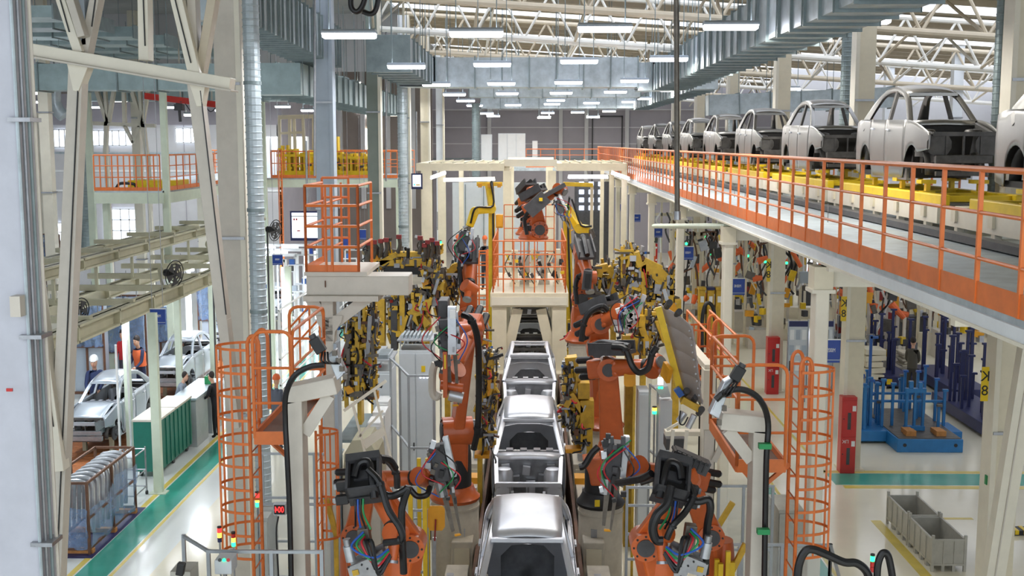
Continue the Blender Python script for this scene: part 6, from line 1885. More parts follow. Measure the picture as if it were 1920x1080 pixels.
# --- green crate on castors and grey bench
xa, xb, ya, yb_ = -9.78, -9.15, 27.3, 30.0
t = thing('storage_trolley', 'dark green metal trolley box on castors by the walkway', 'trolley', ((xa+xb)/2, ya, 0))
MB().bx(xa, xb, ya, yb_, .16, 1.42).build('box', 'crate_green', t, smooth=0, bevel=.015)
MB().bx(xa - .02, xb + .02, ya - .02, (ya + yb_)/2 - .02, 1.42, 1.47).build('lid', 'taupe', t, smooth=0)
MB().bx(xa - .02, xb + .02, (ya + yb_)/2 + .02, yb_ + .02, 1.42, 1.47).build('lid', 'taupe', t, smooth=0)
for k in range(8):
    y = ya + .2 + k*.33
    MB().bx(xb, xb + .02, y, y + .03, .2, 1.38).build('rib', 'crate_green', t, smooth=0)
for x in (xa + .1, xb - .1):
    for y in (ya + .2, (ya+yb_)/2, yb_ - .2): MB().lathe([(.08, -.025), (.08, .025)], (x, y, .08), 12, axis=(1, 0, 0)).build('castor', 'charcoal', t)
xa, xb, ya, yb_ = -9.75, -9.08, 30.2, 32.8
t = thing('work_bench', 'long grey bench with glassy top beside the green trolley', 'bench', ((xa+xb)/2, ya, 0))
MB().bx(xa, xb, ya, ya + 1.1, 0, 1.3).build('body', 'bench_grey', t, smooth=0, bevel=.01)
MB().bx(xa, xb, ya + 1.5, yb_, 0, 1.3).build('body', 'bench_grey', t, smooth=0, bevel=.01)
MB().bx(xa - .02, xb + .03, ya - .03, yb_ + .05, 1.3, 1.36).build('top', 'galv', t, smooth=0)
t = thing('green_case', 'small green case on the grey bench', 'case', (-9.25, 32.2, 1.36))
MB().bx(-9.35, -9.17, 32.0, 32.3, 1.36, 1.58).build('box', 'cable_green', t, smooth=0)
MB().tube(arc((-9.26, 32.15, 1.58), (.06, 0, 0), (0, 0, .06), 0, math.pi, 6), .012, 6).build('handle', 'black', t)
# floor stand sign
t = thing('low_table', 'small white low table beside the nearest left car', 'table', (-10.2, 28.2, 0))
MB().bx(-10.45, -10.0, 28.0, 28.9, .3, .34).build('top', 'cool_white', t, smooth=0)
for x in (-10.4, -10.05):
    for y in (28.06, 28.84): MB().cyl((x, y, 0), (x, y, 3.2 if x < -10.2 else .3), .03, n=6).build('post', 'white_paint', t)
# --- screens and signs
def board(label, x0, y0, x1, y1, Y, txt=None, mm='sign_blue', hang=9.0, group='blue hanging station signs'):
    a, b = P(x0, y1, Y), P(x1, y0, Y)
    t = thing('station_sign', label, 'sign', (a.x, Y, a.z), group)
    MB().bx(a.x, b.x, Y, Y + .04, a.z, b.z).build('panel', mm, t, smooth=0)
    MB().bx(a.x, b.x, Y - .006, Y, a.z + (b.z - a.z)*.1, a.z + (b.z - a.z)*.14).build('pale_line', 'bluegrey', t, smooth=0)
    MB().bx(a.x - .01, b.x + .01, Y, Y + .04, b.z, b.z + .02).build('top_strip', 'white_paint', t, smooth=0)
    if txt:
        o = text('lettering', txt, 'white_paint', (b.z - a.z)*.26, ((a.x+b.x)/2, Y - .004, a.z + (b.z - a.z)*.55), FACE, t, mirror=True)
        o.scale = (.55, 1, 1)
    for x in (a.x + .05, b.x - .05):
        MB().cyl((x, Y + .02, b.z), (x, Y + .02, min(b.z + hang, 13.55)), .008, n=5).build('hanger', 'steel', t)
    return t
board('blue station sign in front of the second left car', 282, 580, 309, 608, 27, 'MI0070', group='blue station signs of the left bay')
board('blue station sign before the bright tunnel', 511, 478, 529, 497, 38, 'MI0080', group='blue station signs of the left bay')
board('blue board behind the left V frame legs', 60, 668, 78, 712, 27, 'MI0060', group='blue station signs of the left bay')
for i, (x, y) in enumerate(((580, 470), (680, 440), (650, 455))):
    board('small far blue board %s behind the orange guard cage' % ORD[i], x - 6, y - 9, x + 6, y + 9, 48, group='small far blue boards')
def screen(label, x0, y0, x1, y1, Y, marks):
    a, b = P(x0, y1, Y), P(x1, y0, Y)
    t = thing('wall_screen', label, 'screen', (a.x, Y, a.z))
    MB().bx(a.x - .06, b.x + .06, Y, Y + .1, a.z - .1, b.z + .06).build('bezel', 'navy', t, smooth=0)
    MB().bx(a.x, b.x, Y - .01, Y, a.z, b.z).build('display', 'screen_white', t, smooth=0)
    for (u0, v0, u1, v1, mm) in marks:
        MB().bx(a.x + (b.x-a.x)*u0, a.x + (b.x-a.x)*u1, Y - .014, Y - .01, a.z + (b.z-a.z)*v0, a.z + (b.z-a.z)*v1).build('mark', mm, t, smooth=0)
    MB().cyl(((a.x+b.x)/2, Y + .06, b.z), ((a.x+b.x)/2, Y + .06, b.z + 2.5), .03, n=6).build('mount', 'steel', t)
screen('large bright display behind the orange guard cage', 548, 399, 606, 446, 40, ((.05, .7, .1, .78, 'red'), (.13, .7, .18, .78, 'red'), (.16, .26, .26, .31, 'red'), (.0, .84, 1, .88, 'bluegrey')))
screen('small bright display at the left end of the portal frame', 774, 328, 789, 350, 46, ((.1, .1, .3, .25, 'led_green'), (.4, .1, .9, .2, 'skid_yellow')))
# --- white mess of far left line: shelves
rnd = random.Random(11)
for i in range(16):
    x = rnd.uniform(480, 700); y = rnd.uniform(470, 560); Y = rnd.uniform(44, 56)
    p = P(x, y, Y)
    if p.z < .3: continue
    t = thing('white_shelf_unit', 'white equipment shelf in the bright tunnel, %s from the left' % (ORD[i]), 'shelf', (p.x, Y, 0), 'white shelves of the tunnel')
    w_ = rnd.uniform(.4, .9)
    for s in (-1, 1): MB().bx(p.x + s*w_/2 - .03, p.x + s*w_/2 + .03, Y, Y + .06, 0, p.z).build('post', 'white_paint', t, smooth=0)
    for k in range(3):
        z = p.z * (.4 + .3*k)
        MB().bx(p.x - w_/2, p.x + w_/2, Y - .02, Y + .3, z, z + .04).build('shelf', 'cool_white', t, smooth=0)
        MB().box((p.x + rnd.uniform(-.15, .15), Y + .1, z + .14), .2, .2, .2).build('box', rnd.choice(['bluegrey', 'cool_white', 'charcoal', 'blue']), t, smooth=0)
# --- red orange fence seen under the service tower
t = thing('guard_rail', 'orange stair rails behind the left platform', 'railing', tuple(P(560, 640, 22)), 'orange guard rails')
rail_box(t, P(545, 700, 22), P(600, 640, 22), .9, 3, (1, .5), r=.02)
for x, y in ((545, 700), (600, 640)):
    q = P(x, y, 22); MB().tube([V(q.x, q.y, 0), q], .02, 7).build('post', 'orange', t)
# ================================================================== people
def person(label, foot, h, top, legs, hair='hair', helmet=None, face=0.0, lean=0.0, arms=(.15, .15), vest=None, sx=.62, gloves='skin'):
    """standing figure, h metres tall, facing 'face' (0 = towards +Y), leaning forward; one skinned body"""
    foot = Vector(foot)
    t = thing('person', label, 'person', tuple(foot))
    fw = Vector((math.sin(face), math.cos(face), 0)); rt = Vector((fw.y, -fw.x, 0))
    k = h / 1.75
    def pt(f, r_, z, ln=1.0):
        zz = z
        f2 = f + lean * max(0, z - .9) * ln
        z2 = z - abs(lean) * .25 * max(0, z - .9)
        q = fw*f2*k + rt*r_*k
        return Vector((q.x*sx, q.y, z2*k))
    pel = pt(0, 0, .95); che = pt(0, 0, 1.28); nek = pt(0, 0, 1.48); hd = pt(.03, 0, 1.52)
    V_ = [pel, pt(0, 0, 1.1), che, nek]
    E_ = [(0, 1), (1, 2), (2, 3)]
    Rr = [.16, .15, .175, .065]
    for s in (-1, 1):
        b = len(V_)
        V_ += [pt(0, s*.1, .88), pt(.02, s*.11, .5), pt(0, s*.12, .09), pt(.14, s*.13, .05)]
        Rr += [.1, .075, .055, .05]
        E_ += [(0, b), (b, b+1), (b+1, b+2), (b+2, b+3)]
        b = len(V_)
        reach = arms[0 if s < 0 else 1]
        V_ += [pt(0, s*.2, 1.42), pt(reach*.45, s*.25, 1.15), pt(reach, s*.2, .95 + reach*.35), pt(reach + .1, s*.19, .93 + reach*.36)]
        Rr += [.075, .055, .042, .04]
        E_ += [(2, b), (b, b+1), (b+1, b+2), (b+2, b+3)]
    me = bpy.data.meshes.new('body')
    me.from_pydata(V_, E_, [])
    o = bpy.data.objects.new('body', me); COL.objects.link(o); o.parent = t
    sk_ = o.modifiers.new('skin', 'SKIN')
    for i, v in enumerate(me.skin_vertices[0].data if me.skin_vertices else []): pass
    if not me.skin_vertices:
        bm = bmesh.new(); bm.from_mesh(me); bm.verts.layers.skin.verify(); bm.to_mesh(me); bm.free()
    for i, v in enumerate(me.skin_vertices[0].data):
        v.radius = (Rr[i]*k*(sx + .1), Rr[i]*k*(sx + .1)); v.use_root = (i == 0)
    sb_ = o.modifiers.new('sub', 'SUBSURF'); sb_.levels = 2; sb_.render_levels = 2
    # upper body and trouser colours in one material split by height
    m_ = bpy.data.materials.new('clothes'); m_.use_nodes = True
    nt = m_.node_tree; bs = nt.nodes['Principled BSDF']; bs.inputs['Roughness'].default_value = .85
    tc = nt.nodes.new('ShaderNodeTexCoord'); sp = nt.nodes.new('ShaderNodeSeparateXYZ'); mt = nt.nodes.new('ShaderNodeMath'); mt.operation = 'GREATER_THAN'; mt.inputs[1].default_value = .93*k
    mx = nt.nodes.new('ShaderNodeMix'); mx.data_type = 'RGBA'
    mx.inputs['A'].default_value = (*lin(legs), 1); mx.inputs['B'].default_value = (*lin(top), 1)
    nt.links.new(tc.outputs['Object'], sp.inputs[0]); nt.links.new(sp.outputs['Z'], mt.inputs[0]); nt.links.new(mt.outputs[0], mx.inputs['Factor']); nt.links.new(mx.outputs['Result'], bs.inputs['Base Color'])
    me.materials.append(m_)
    base = foot
    hc = pt(.05, 0, 1.63)
    hdm = MB().ball(base + hc, .085*k*(sx+.15), .1*k, .125*k, 14, 10)
    nose = base + hc + Vector(((fw*.1*k).x*sx, (fw*.1*k).y, -.01))
    hdm.ball(nose, .014*k, .02*k, .02*k, 6, 5)
    for s in (-1, 1): hdm.ball(base + hc + Vector((rt.x*s*.085*k*sx, rt.y*s*.085*k, -.01)), .014*k, .02*k, .028*k, 6, 5)
    hdm.cyl(base + nek - V(0, 0, .03), base + hc, .055*k*(sx+.2), n=10)
    head = hdm.build('head', 'skin', t, smooth=60)
    for s in (-1, 1):
        e = base + hc + Vector(((fw.x*.092 + rt.x*s*.035)*k*sx, (fw.y*.092 + rt.y*s*.035)*k, .015*k))
        MB().ball(e, .012*k, n=6, m=4).build('eye', 'black', head)
    mo = base + hc + Vector(((fw*.095*k).x*sx, (fw*.095*k).y, -.06*k))
    MB().box(mo, .04*k*sx, .01, .01).build('mouth', 'cable_red', head, smooth=0)
    hz = base + hc + V(0, 0, .035*k) - Vector(((fw*.02).x, (fw*.02).y, 0))
    if helmet:
        g = MB().lathe([(.115*k, 0), (.112*k, .05*k), (.085*k, .1*k), (.04*k, .125*k), (.0, .13*k)], (0, 0, 0), 14)
        for v in g.v: v.x *= (sx + .15); v += hz
        g.bar(hz + Vector((fw.x*.08*sx, fw.y*.08, .005)), hz + Vector((fw.x*.17*sx, fw.y*.17, -.01)), .14*k*sx, .012)
        g.build('helmet', helmet, t, smooth=50)
    else:
        g = MB().ball(hz + V(0, 0, .015*k), .092*k*(sx+.15), .108*k, .105*k, 12, 8).build('hair', hair, t)
    # hands with fingers
    for s, i0 in ((-1, 0), (1, 1)):
        reach = arms[i0]
        w0 = base + pt(reach + .1, s*.19, .93 + reach*.36); d = (pt(reach + .1, s*.19, .93 + reach*.36) - pt(reach, s*.2, .95 + reach*.35)).normalized()
        if reach < .3: d = Vector((0, 0, -1))
        g = MB().bar(w0, w0 + d*.08*k, .045*k, .03*k)
        sd = d.cross(Vector((0, 1, .1))).normalized()
        for f_, L_ in ((-1.5, .055), (-.5, .07), (.5, .072), (1.5, .06)):
            g.tube([w0 + d*.075*k + sd*f_*.011*k, w0 + d*(.075 + L_*.6)*k + sd*f_*.012*k, w0 + d*(.075 + L_)*k + sd*f_*.012*k + V(0, 0, -.012)], .0065*k, 5)
        g.tube([w0 + d*.02*k + sd*.022*k, w0 + d*.05*k + sd*.045*k, w0 + d*.075*k + sd*.048*k], .007*k, 5)
        g.build('hand', gloves, t)
    if vest:
        g = MB()
        rows = []
        for z, r1, r2 in ((1.0, .175, .15), (1.15, .17, .15), (1.3, .19, .17), (1.42, .15, .13)):
            c = base + pt(0, 0, z)
            rows.append([c + Vector(((fw*math.cos(a)*r2*1.12 + rt*math.sin(a)*r1*1.12).x*(sx+.12)*k, (fw*math.cos(a)*r2*1.12 + rt*math.sin(a)*r1*1.12).y*k, 0)) for a in [2*math.pi*i/14 for i in range(14)]])
        g.grid(rows, True).build('safety_vest', vest, t, smooth=60)
    return t
person('worker in grey jacket leaning over the grey bench', (-9.98, 31.4, 0), 1.9, (128, 138, 150), (70, 76, 96), face=R(80), lean=.45, arms=(.5, .45))
person('man dressed in black standing at the far end of the bench', (-8.82, 31.2, 0), 1.9, (24, 25, 30), (22, 23, 28), face=R(-80), lean=.18, arms=(.35, .3))
fp = atz(521, 845, 0)
person('worker with orange helmet seen from behind below the left platform', (fp.x, fp.y, 0), 2.05, (92, 98, 112), (62, 66, 80), helmet='vest_orange', face=0, arms=(.05, .05))
person('worker in navy with an orange vest beside the racks', (P(236, 0, 35).x, 35, .0), 2.3, (36, 44, 74), (36, 44, 74), vest='vest_orange', face=R(200), lean=.15, arms=(.3, .3))
person('worker with white cap behind the nearest left car', (P(146, 0, 31.5).x, 31.5, .0), 2.3, (44, 56, 92), (44, 56, 92), helmet='white_paint', face=R(160), lean=.1, arms=(.35, .3))
person('worker in red shirt far behind the racks', (P(203, 0, 37).x, 37, .0), 2.1, (176, 40, 44), (60, 60, 70), face=R(180), arms=(.2, .2))
person('worker in olive jacket among the blue racks', (P(1741, 0, 36).x, 36, .0), 2.1, (84, 80, 70), (60, 58, 54), face=R(30), lean=.1, arms=(.3, .3))
person('distant worker in dark clothes with orange helmet left of the line', (P(856, 0, 41).x, 41, 2.95), 1.95, (60, 62, 66), (48, 50, 56), helmet='vest_orange', face=R(30), arms=(.3, .2))
person('distant worker with orange helmet beside the tower cage', (P(908, 0, 40.6).x, 40.6, 2.95), 1.95, (66, 70, 78), (52, 52, 60), helmet='vest_orange', face=R(-30), arms=(.3, .2))
person('distant worker with dark hair at the third left car', (P(404, 0, 38.6).x, 38.6, .0), 2.0, (46, 54, 84), (46, 54, 84), face=R(120), lean=.3, arms=(.4, .3))

t = thing('work_platform', 'pale work platform carrying two distant workers beside the portal frame', 'platform', (P(880, 0, 41).x, 41, 0))
MB().bx(P(838, 0, 41).x, P(918, 0, 41).x, 39.8, 42, 2.85, 2.95).build('deck', 'cream', t, smooth=0)
for x in (842, 914):
    for y in (39.9, 41.9): MB().bx(P(x, 0, 41).x - .05, P(x, 0, 41).x + .05, y - .05, y + .05, 0, 2.85).build('leg', 'cream', t, smooth=0)
# ================================================================== right floor
# --- grey metal bins
def bin_(label, x0, x1, y0, y1):
    t = thing('metal_bin', label, 'bin', ((x0+x1)/2, y0, 0), 'grey metal bins')
    zb0, zt_ = .14, .62
    for x in (x0, x1):
        for y in (y0, y1):
            MB().bx(x - .025, x + .025, y - .025, y + .025, .0, zt_ + .1).build('corner_post', 'bin_grey', t, smooth=0)
    MB().bx(x0, x1, y0, y1, zb0, zb0 + .02).build('bottom', 'bin_grey', t, smooth=0)
    for nm, a in (('side_panel', (x0 - .008, x0 + .008, y0, y1)), ('side_panel', (x1 - .008, x1 + .008, y0, y1)), ('end_panel', (x0, x1, y0 - .008, y0 + .008)), ('end_panel', (x0, x1, y1 - .008, y1 + .008))):
        MB().bx(*a, zb0, zt_).build(nm, 'bin_grey', t, smooth=0)
    for z in (zb0, zt_):
        for x in (x0, x1): MB().bx(x - .02, x + .02, y0, y1, z - .02, z + .02).build('rim_bar', 'bin_grey', t, smooth=0)
        for y in (y0, y1): MB().bx(x0, x1, y - .02, y + .02, z - .02, z + .02).build('rim_bar', 'bin_grey', t, smooth=0)
    for k in range(1, 4):
        y = y0 + (y1 - y0)*k/4
        MB().bx(x0 - .03, x0 - .008, y - .012, y + .012, zb0, zt_).build('rib', 'bin_grey', t, smooth=0)
        MB().bx(x0 - .01, x0 + .05, y - .05, y + .05, 0, zb0).build('foot', 'bin_grey', t, smooth=0)
    for k in range(1, 3):
        x = x0 + (x1 - x0)*k/3
        MB().bx(x - .012, x + .012, y0 - .03, y0 - .008, zb0, zt_).build('rib', 'bin_grey', t, smooth=0)
        MB().bx(x - .03, x + .03, y0 - .01, y0 + .05, 0, zb0).build('foot', 'bin_grey', t, smooth=0)
    return t
bin_('near grey metal bin on the right floor', 7.72, 8.34, 21.4, 22.75)
bin_('far grey metal bin joined behind the near one', 7.72, 8.34, 22.85, 24.2)
# --- fire cabinets
def fire_cabinet(label, x0, x1, y0, y1, Y):
    a, b = P(x0, y1, Y), P(x1, y0, Y)
    t = thing('fire_cabinet', label, 'fire cabinet', ((a.x+b.x)/2, Y, 0), 'red fire cabinets')
    MB().bx(a.x, b.x, Y, Y + .32, 0.0, b.z).build('body', 'red', t, smooth=0, bevel=.01)
    h_ = b.z; w_ = b.x - a.x
    for i, (f0, f1) in enumerate(((.52, .96), (.06, .48))):
        d = MB().bx(a.x + .03*w_, b.x - .03*w_, Y - .02, Y, h_*f0, h_*f1).build('door', 'red', t, smooth=0)
        MB().bx(a.x + .38*w_, a.x + .6*w_, Y - .026, Y - .02, h_*(f0 + .06), h_*(f0 + .28)).build('window', 'charcoal', d, smooth=0)
        MB().bx(a.x + .68*w_, a.x + .92*w_, Y - .026, Y - .02, h_*(f0 + .3), h_*(f0 + .37)).build('notice', 'white_paint', d, smooth=0)
        MB().cyl((a.x + .12*w_, Y - .03, h_*(f0 + .2)), (a.x + .12*w_, Y, h_*(f0 + .2)), .015).build('knob', 'black', d)
    text('lettering', 'ПК', 'white_paint', h_*.06, (a.x + .28*w_, Y - .024, h_*.42), FACE, t, mirror=True)
    return t
fire_cabinet('tall red fire cabinet at the column by the green walkway', 1575, 1608, 745, 878, 28.0)
fire_cabinet('red fire cabinet at the second column behind the orange ladder rails', 1437, 1463, 633, 733, 37.1)
fire_cabinet('small distant red fire cabinet beside the far columns', 1221, 1233, 457, 505, 74)
# --- station signs under the upper walkway
for i, (x, y, w_, h_) in enumerate(((1557, 659, 19, 21), (1383, 538, 14, 15), (1290, 475, 10.5, 12), (1234, 436, 8, 9), (1194, 409, 7, 7), (1166, 389, 5.5, 6.5))):
    Y = 20 + 9.15*i
    board('blue hanging station sign, %s from the camera in the right row' % ORD[i], x - w_, y - h_, x + w_, y + h_, Y, ('MI0050', 'MI0040', 'MI0030', 'MI0020', 'MI0010', None)[i], hang=2.4)
# --- blue pallet rack
xa, xb, ya, yb_ = 9.75, 11.5, 30.0, 33.6
t = thing('blue_parts_rack', 'bright blue parts rack on the right floor behind the red cabinet', 'rack', ((xa+xb)/2, ya, 0))
MB().bx(xa, xb, ya, yb_, .0, .36).build('base', 'rack_blue', t, smooth=0, bevel=.02)
MB().bx(xa - .9, xa, ya + .9, ya + 2.6, .06, .36).build('side_wing', 'rack_blue', t, smooth=0, bevel=.02)
MB().bx(xb, xb + .3, ya + .9, ya + 2.0, .1, .34).build('side_wing', 'rack_blue', t, smooth=0)
MB().bx(xa + .05, xb - .05, ya + .05, yb_ - .05, .36, .38).build('deck', 'dark_steel', t, smooth=0)
for x in (xa + .2, xb - .2): MB().cyl((x, ya - .01, .2), (x, ya + .02, .2), .05, n=10).build('fork_hole', 'black', t)
for x in (xa + .45, xb - .5):
    MB().bx(x - .13, x + .13, ya + .25, ya + .55, .38, .52).build('wood_block', 'pallet_wood', t, smooth=0)
    MB().bx(x - .11, x + .13, ya + .6, ya + .8, .38, .5).build('wood_block', 'pallet_wood', t, smooth=0)
for x in (xa + .5, xa + .72, xa + .95):
    MB().bx(x - .03, x + .03, ya + .85, ya + .95, .36, 1.55).build('front_upright', 'rack_blue', t, smooth=0)
for z in (.45, 1.5): MB().bx(xa + .45, xa + 1.0, ya + .83, ya + .97, z - .06, z + .06).build('front_bar', 'rack_blue', t, smooth=0)
MB().box((xa + .6, ya + .9, 1.65), .1, .1, .2).box((xa + .85, ya + .9, 1.63), .1, .1, .18).build('cradle', 'rack_blue', t, smooth=0)
rnd = random.Random(21)
for k in range(30):
    x = rnd.choice((xa - .6, xa - .3, xa, xa + .25, xa + 1.2, xb - .3, xb - .05)) + rnd.uniform(-.05, .05); y = rnd.uniform(ya + 1.0, yb_)
    if x < xa: y = rnd.uniform(ya + 1, ya + 2.5)
    h_ = rnd.uniform(.9, 1.8)
    MB().bx(x - .035, x + .035, y, y + .07, .36, h_).build('upright', 'rack_blue', t, smooth=0)
    MB().box((x, y, h_), .14, .1, .06).build('rest', rnd.choice(['rack_blue', 'blue', 'dark_steel']), t, smooth=0)
for (x, y, h_) in ((xa - .75, ya + 2.2, 2.7), (xa - .45, ya + 2.4, 2.6), (xa - .05, ya + 2.5, 2.75)):
    MB().bx(x - .035, x + .035, y, y + .07, .36, h_).build('tall_upright', 'blue', t, smooth=0)
    MB().bx(x - .02, x + .2, y, y + .07, h_ - .1, h_ - .03).build('hook', 'blue', t, smooth=0)
for z in (1.0,):
    MB().bx(xa - .7, xb, ya + 1.6, ya + 1.68, z, z + .06).bx(xa - .7, xb, ya + 2.6, ya + 2.68, z, z + .06).build('long_bar', 'rack_blue', t, smooth=0)
# --- navy racks further right
for i, (x, y) in enumerate(((12.6, 31.5), (13.4, 36), (11.6, 38))):
    t = thing('navy_parts_rack', ['dark navy rack right of the bright blue rack', 'second dark navy rack farther back on the right', 'dark navy rack behind the worker in olive'][i], 'rack', (x, y, 0), 'navy parts racks')
    MB().bx(x, x + 1.2, y, y + 4.2, .08, .42).build('base', 'navy', t, smooth=0, bevel=.02)
    MB().bx(x + .3, x + .48, y - .02, y, .16, .34).build('yellow_tag', 'skid_yellow', t, smooth=0)
    for k in range(16):
        xx = x + rnd.uniform(.05, 1.15); yy = y + rnd.uniform(.1, 4); hh_ = rnd.uniform(1.2, 2.6)
        MB().bx(xx - .04, xx + .04, yy, yy + .08, .42, hh_).build('upright', 'navy', t, smooth=0)
        MB().box((xx, yy, hh_), .2, .1, .06).build('rest', 'navy', t, smooth=0)
# --- diagonal brace at the right picture edge
t = thing('diagonal_brace', 'white diagonal brace leaning against the nearest right column', 'brace', (P(1862, 1080, 18).x, 18, 0))
a = P(1932, 640, 18.2); b = P(1862, 1080, 18.2)
MB().bar(a, b + (b - a)*.08, .3, .22, up=(0, 1, 0)).build('member', 'warm_white', t, smooth=0)
MB().bar(a + V(-.02, -.12, 0), b + V(-.02, -.12, 0), .02, .02, up=(0, 1, 0)).build('seam', 'taupe', t, smooth=0)
t = thing('wheel_stop', 'small yellow and black block on the floor at the right edge', 'floor block', tuple(atz(1912, 1004, 0)))
q = atz(1912, 1004, 0)
MB().bx(q.x - .12, q.x + .4, q.y, q.y + .3, 0, .1).build('block', 'black', t, smooth=0)
MB().bx(q.x - .1, q.x - .02, q.y - .01, q.y + .3, .02, .11).bx(q.x + .08, q.x + .16, q.y - .01, q.y + .3, .02, .11).build('stripe', 'skid_yellow', t, smooth=0)
# small fixtures on the near right column
t = thing('socket_box', 'green marked socket plate low on the nearest right column', 'socket', (7.79, 19.2, zf(890, 19.2)))
MB().box((7.78, 19.2, zf(890, 19.2)), .03, .08, .16).build('plate', 'cable_green', t, smooth=0)

# --- yellow recycling bins
for i in range(3):
    x = 1310 + i*16; Y = 46
    a = P(x, 590, Y); b = P(x + 13, 551, Y)
    t = thing('waste_bin', ['left', 'middle', 'right'][i] + ' ochre waste bin of the trio under the upper walkway', 'bin', (a.x, Y, 0), 'ochre waste bins')
    MB().bx(a.x, b.x, Y, Y + .4, 0, a.z + 1.0).build('body', 'jig_yellow', t, smooth=0, bevel=.02)
    MB().bx(a.x - .02, b.x + .02, Y - .03, Y + .43, a.z + 1.0, a.z + 1.1).build('lid', 'jig_yellow' if i != 1 else 'navy', t, smooth=0)
    MB().bx(a.x + .06, b.x - .06, Y - .012, Y, a.z + .5, a.z + .75).build('notice', 'white_paint', t, smooth=0)
# --- notice boards
for i, (x0, x1) in enumerate(((1476, 1516), (1536, 1564))):
    Y = 36.0
    a, b = P(x0, 690, Y), P(x1, 602, Y)
    t = thing('notice_board', ['grey notice board with navy header left of the white column', 'grey notice board with navy header right of the white column'][i], 'notice board', (a.x, Y, 0), 'notice boards')
    MB().bx(a.x, b.x, Y, Y + .06, .5, b.z).build('panel', 'cabinet_grey', t, smooth=0)
    MB().bx(a.x, b.x, Y - .01, Y, b.z - .18, b.z).build('header', 'navy', t, smooth=0)
    for k in range(3):
        for j in range(3):
            xx = a.x + (b.x - a.x)*(.08 + .31*k)
            MB().bx(xx, xx + (b.x - a.x)*.22, Y - .01, Y, b.z - .6 - .5*j, b.z - .28 - .5*j).build('sheet', random.choice(['white_paint', 'bluegrey', 'charcoal', 'cool_white']), t, smooth=0)
    for x in (a.x + .05, b.x - .05): MB().bx(x - .02, x + .02, Y, Y + .06, 0, .5).build('leg', 'steel', t, smooth=0)
    for x in (a.x, b.x): MB().bx(x - .015, x + .015, Y - .02, Y + .07, .4, b.z + .05).build('edge_strip', 'steel', t, smooth=0)
# --- hose arch stand before the bins
hose_thing('black hose arch standing before the ochre bins', [V(P(1316, 670, 24).x, 24, 0), P(1316, 670, 24), P(1316, 610, 24), P(1320, 578, 24), P(1328, 568, 24), P(1337, 578, 24), P(1341, 610, 24), P(1341, 680, 24), V(P(1341, 680, 24).x, 24, 0)], .04)
# --- pipe under the walkway
o = MB().tube([P(1226, 424, 30), P(1362, 424, 23.2)], .06, 8).build('pipe', 'pale_green', origin=P(1226, 424, 30)); tag(o, 'pale pipe running under the upper walkway', 'pipe')
# --- far welding stations on the right
rnd = random.Random(33)
def station_far(label, x, y, Y, n=8):
    """busy far cell: posts, hoses, an orange arm, yellow boxes"""
    p = P(x, y, Y)
    t = thing('far_welding_cell', label, 'welding cell', (p.x, Y, 0), 'far welding cells')
    W_ = 30 * Y / F
    for k in range(4):
        xx = p.x + W_*(-1 + 2*k/3) + rnd.uniform(-.1, .1)
        MB().bx(xx - .05, xx + .05, Y + .3, Y + .4, 0, rnd.uniform(4.6, 6.0)).build('post', rnd.choice(['cream', 'cream', 'warm_white', 'taupe']), t, smooth=0)
    MB().bx(p.x - W_*1.1, p.x + W_*1.1, Y + .3, Y + .42, 4.4, 4.55).build('header', 'cream', t, smooth=0)
    for k in range(n):
        xx = p.x + rnd.uniform(-W_, W_); z = rnd.uniform(2.2, 4.6)
        MB().tube(smooth([V(xx, Y, 4.6), V(xx + rnd.uniform(-.3, .3), Y - .2, (z + 4.6)/2), V(xx + rnd.uniform(-.3, .3), Y - .1, z), V(xx + rnd.uniform(-.3, .3), Y - .2, z - rnd.uniform(.3, 1.4))], 4), rnd.uniform(.02, .05), 6).build('hose', rnd.choice(['hose', 'charcoal', 'cream', 'white_paint', 'rust_brown']), t)
    for k in range(n):
        q = V(p.x + rnd.uniform(-W_, W_), Y - rnd.uniform(0, .6), rnd.uniform(.6, 4.2))
        MB().box(q, rnd.uniform(.1, .4), .2, rnd.uniform(.15, .5), ry=rnd.uniform(-.4, .4)).build('unit', rnd.choice(['yellow', 'cream', 'dark_steel', 'steel', 'amber', 'charcoal', 'clamp_red', 'bluegrey']), t, smooth=0)
    for k in range(3):
        q = V(p.x + rnd.uniform(-W_, W_), Y - .4, rnd.uniform(1.6, 3.8)); d = V(rnd.uniform(-.5, .5), -.1, rnd.uniform(-.7, .3))
        MB().cyl(q, q + d, rnd.uniform(.1, .16), .09, n=10).build('orange_arm', 'vest_orange', t)
    MB().bx(p.x - W_, p.x + W_, Y - .5, Y + .2, 0, rnd.uniform(.5, 1.1)).build('table', rnd.choice(['cream', 'taupe', 'charcoal']), t, smooth=0)
    for k in range(5):
        q = V(p.x + rnd.uniform(-W_, W_), Y - .6, rnd.uniform(.8, 1.6))
        MB().box(q, .2, .2, .25, rz=rnd.random()).build('part', rnd.choice(['dark_steel', 'steel', 'charcoal', 'yellow']), t, smooth=0)
    MB().ball(V(p.x + rnd.uniform(-W_, W_), Y - .5, rnd.uniform(3.2, 4.2)), .06, n=8, m=6).build('signal_lamp', 'led_green', t)
    return t
cells = [(1310, 47), (1345, 52), (1405, 50), (1432, 46), (1475, 48), (1400, 60), (1500, 54), (1250, 60), (1560, 44), (1630, 45), (1680, 42), (1715, 48), (1660, 54), (1760, 46), (1800, 50), (1620, 60), (1580, 52), (1850, 44), (1470, 64), (1350, 66)]
cells += [(1605, 48), (1645, 40), (1700, 56), (1740, 52), (1785, 44), (1290, 54), (1385, 55), (1530, 58)]
cells.sort()
NUMW = ORD + ['nineteenth', 'twentieth', 'twenty first', 'twenty second', 'twenty third', 'twenty fourth', 'twenty fifth', 'twenty sixth', 'twenty seventh', 'twenty eighth']
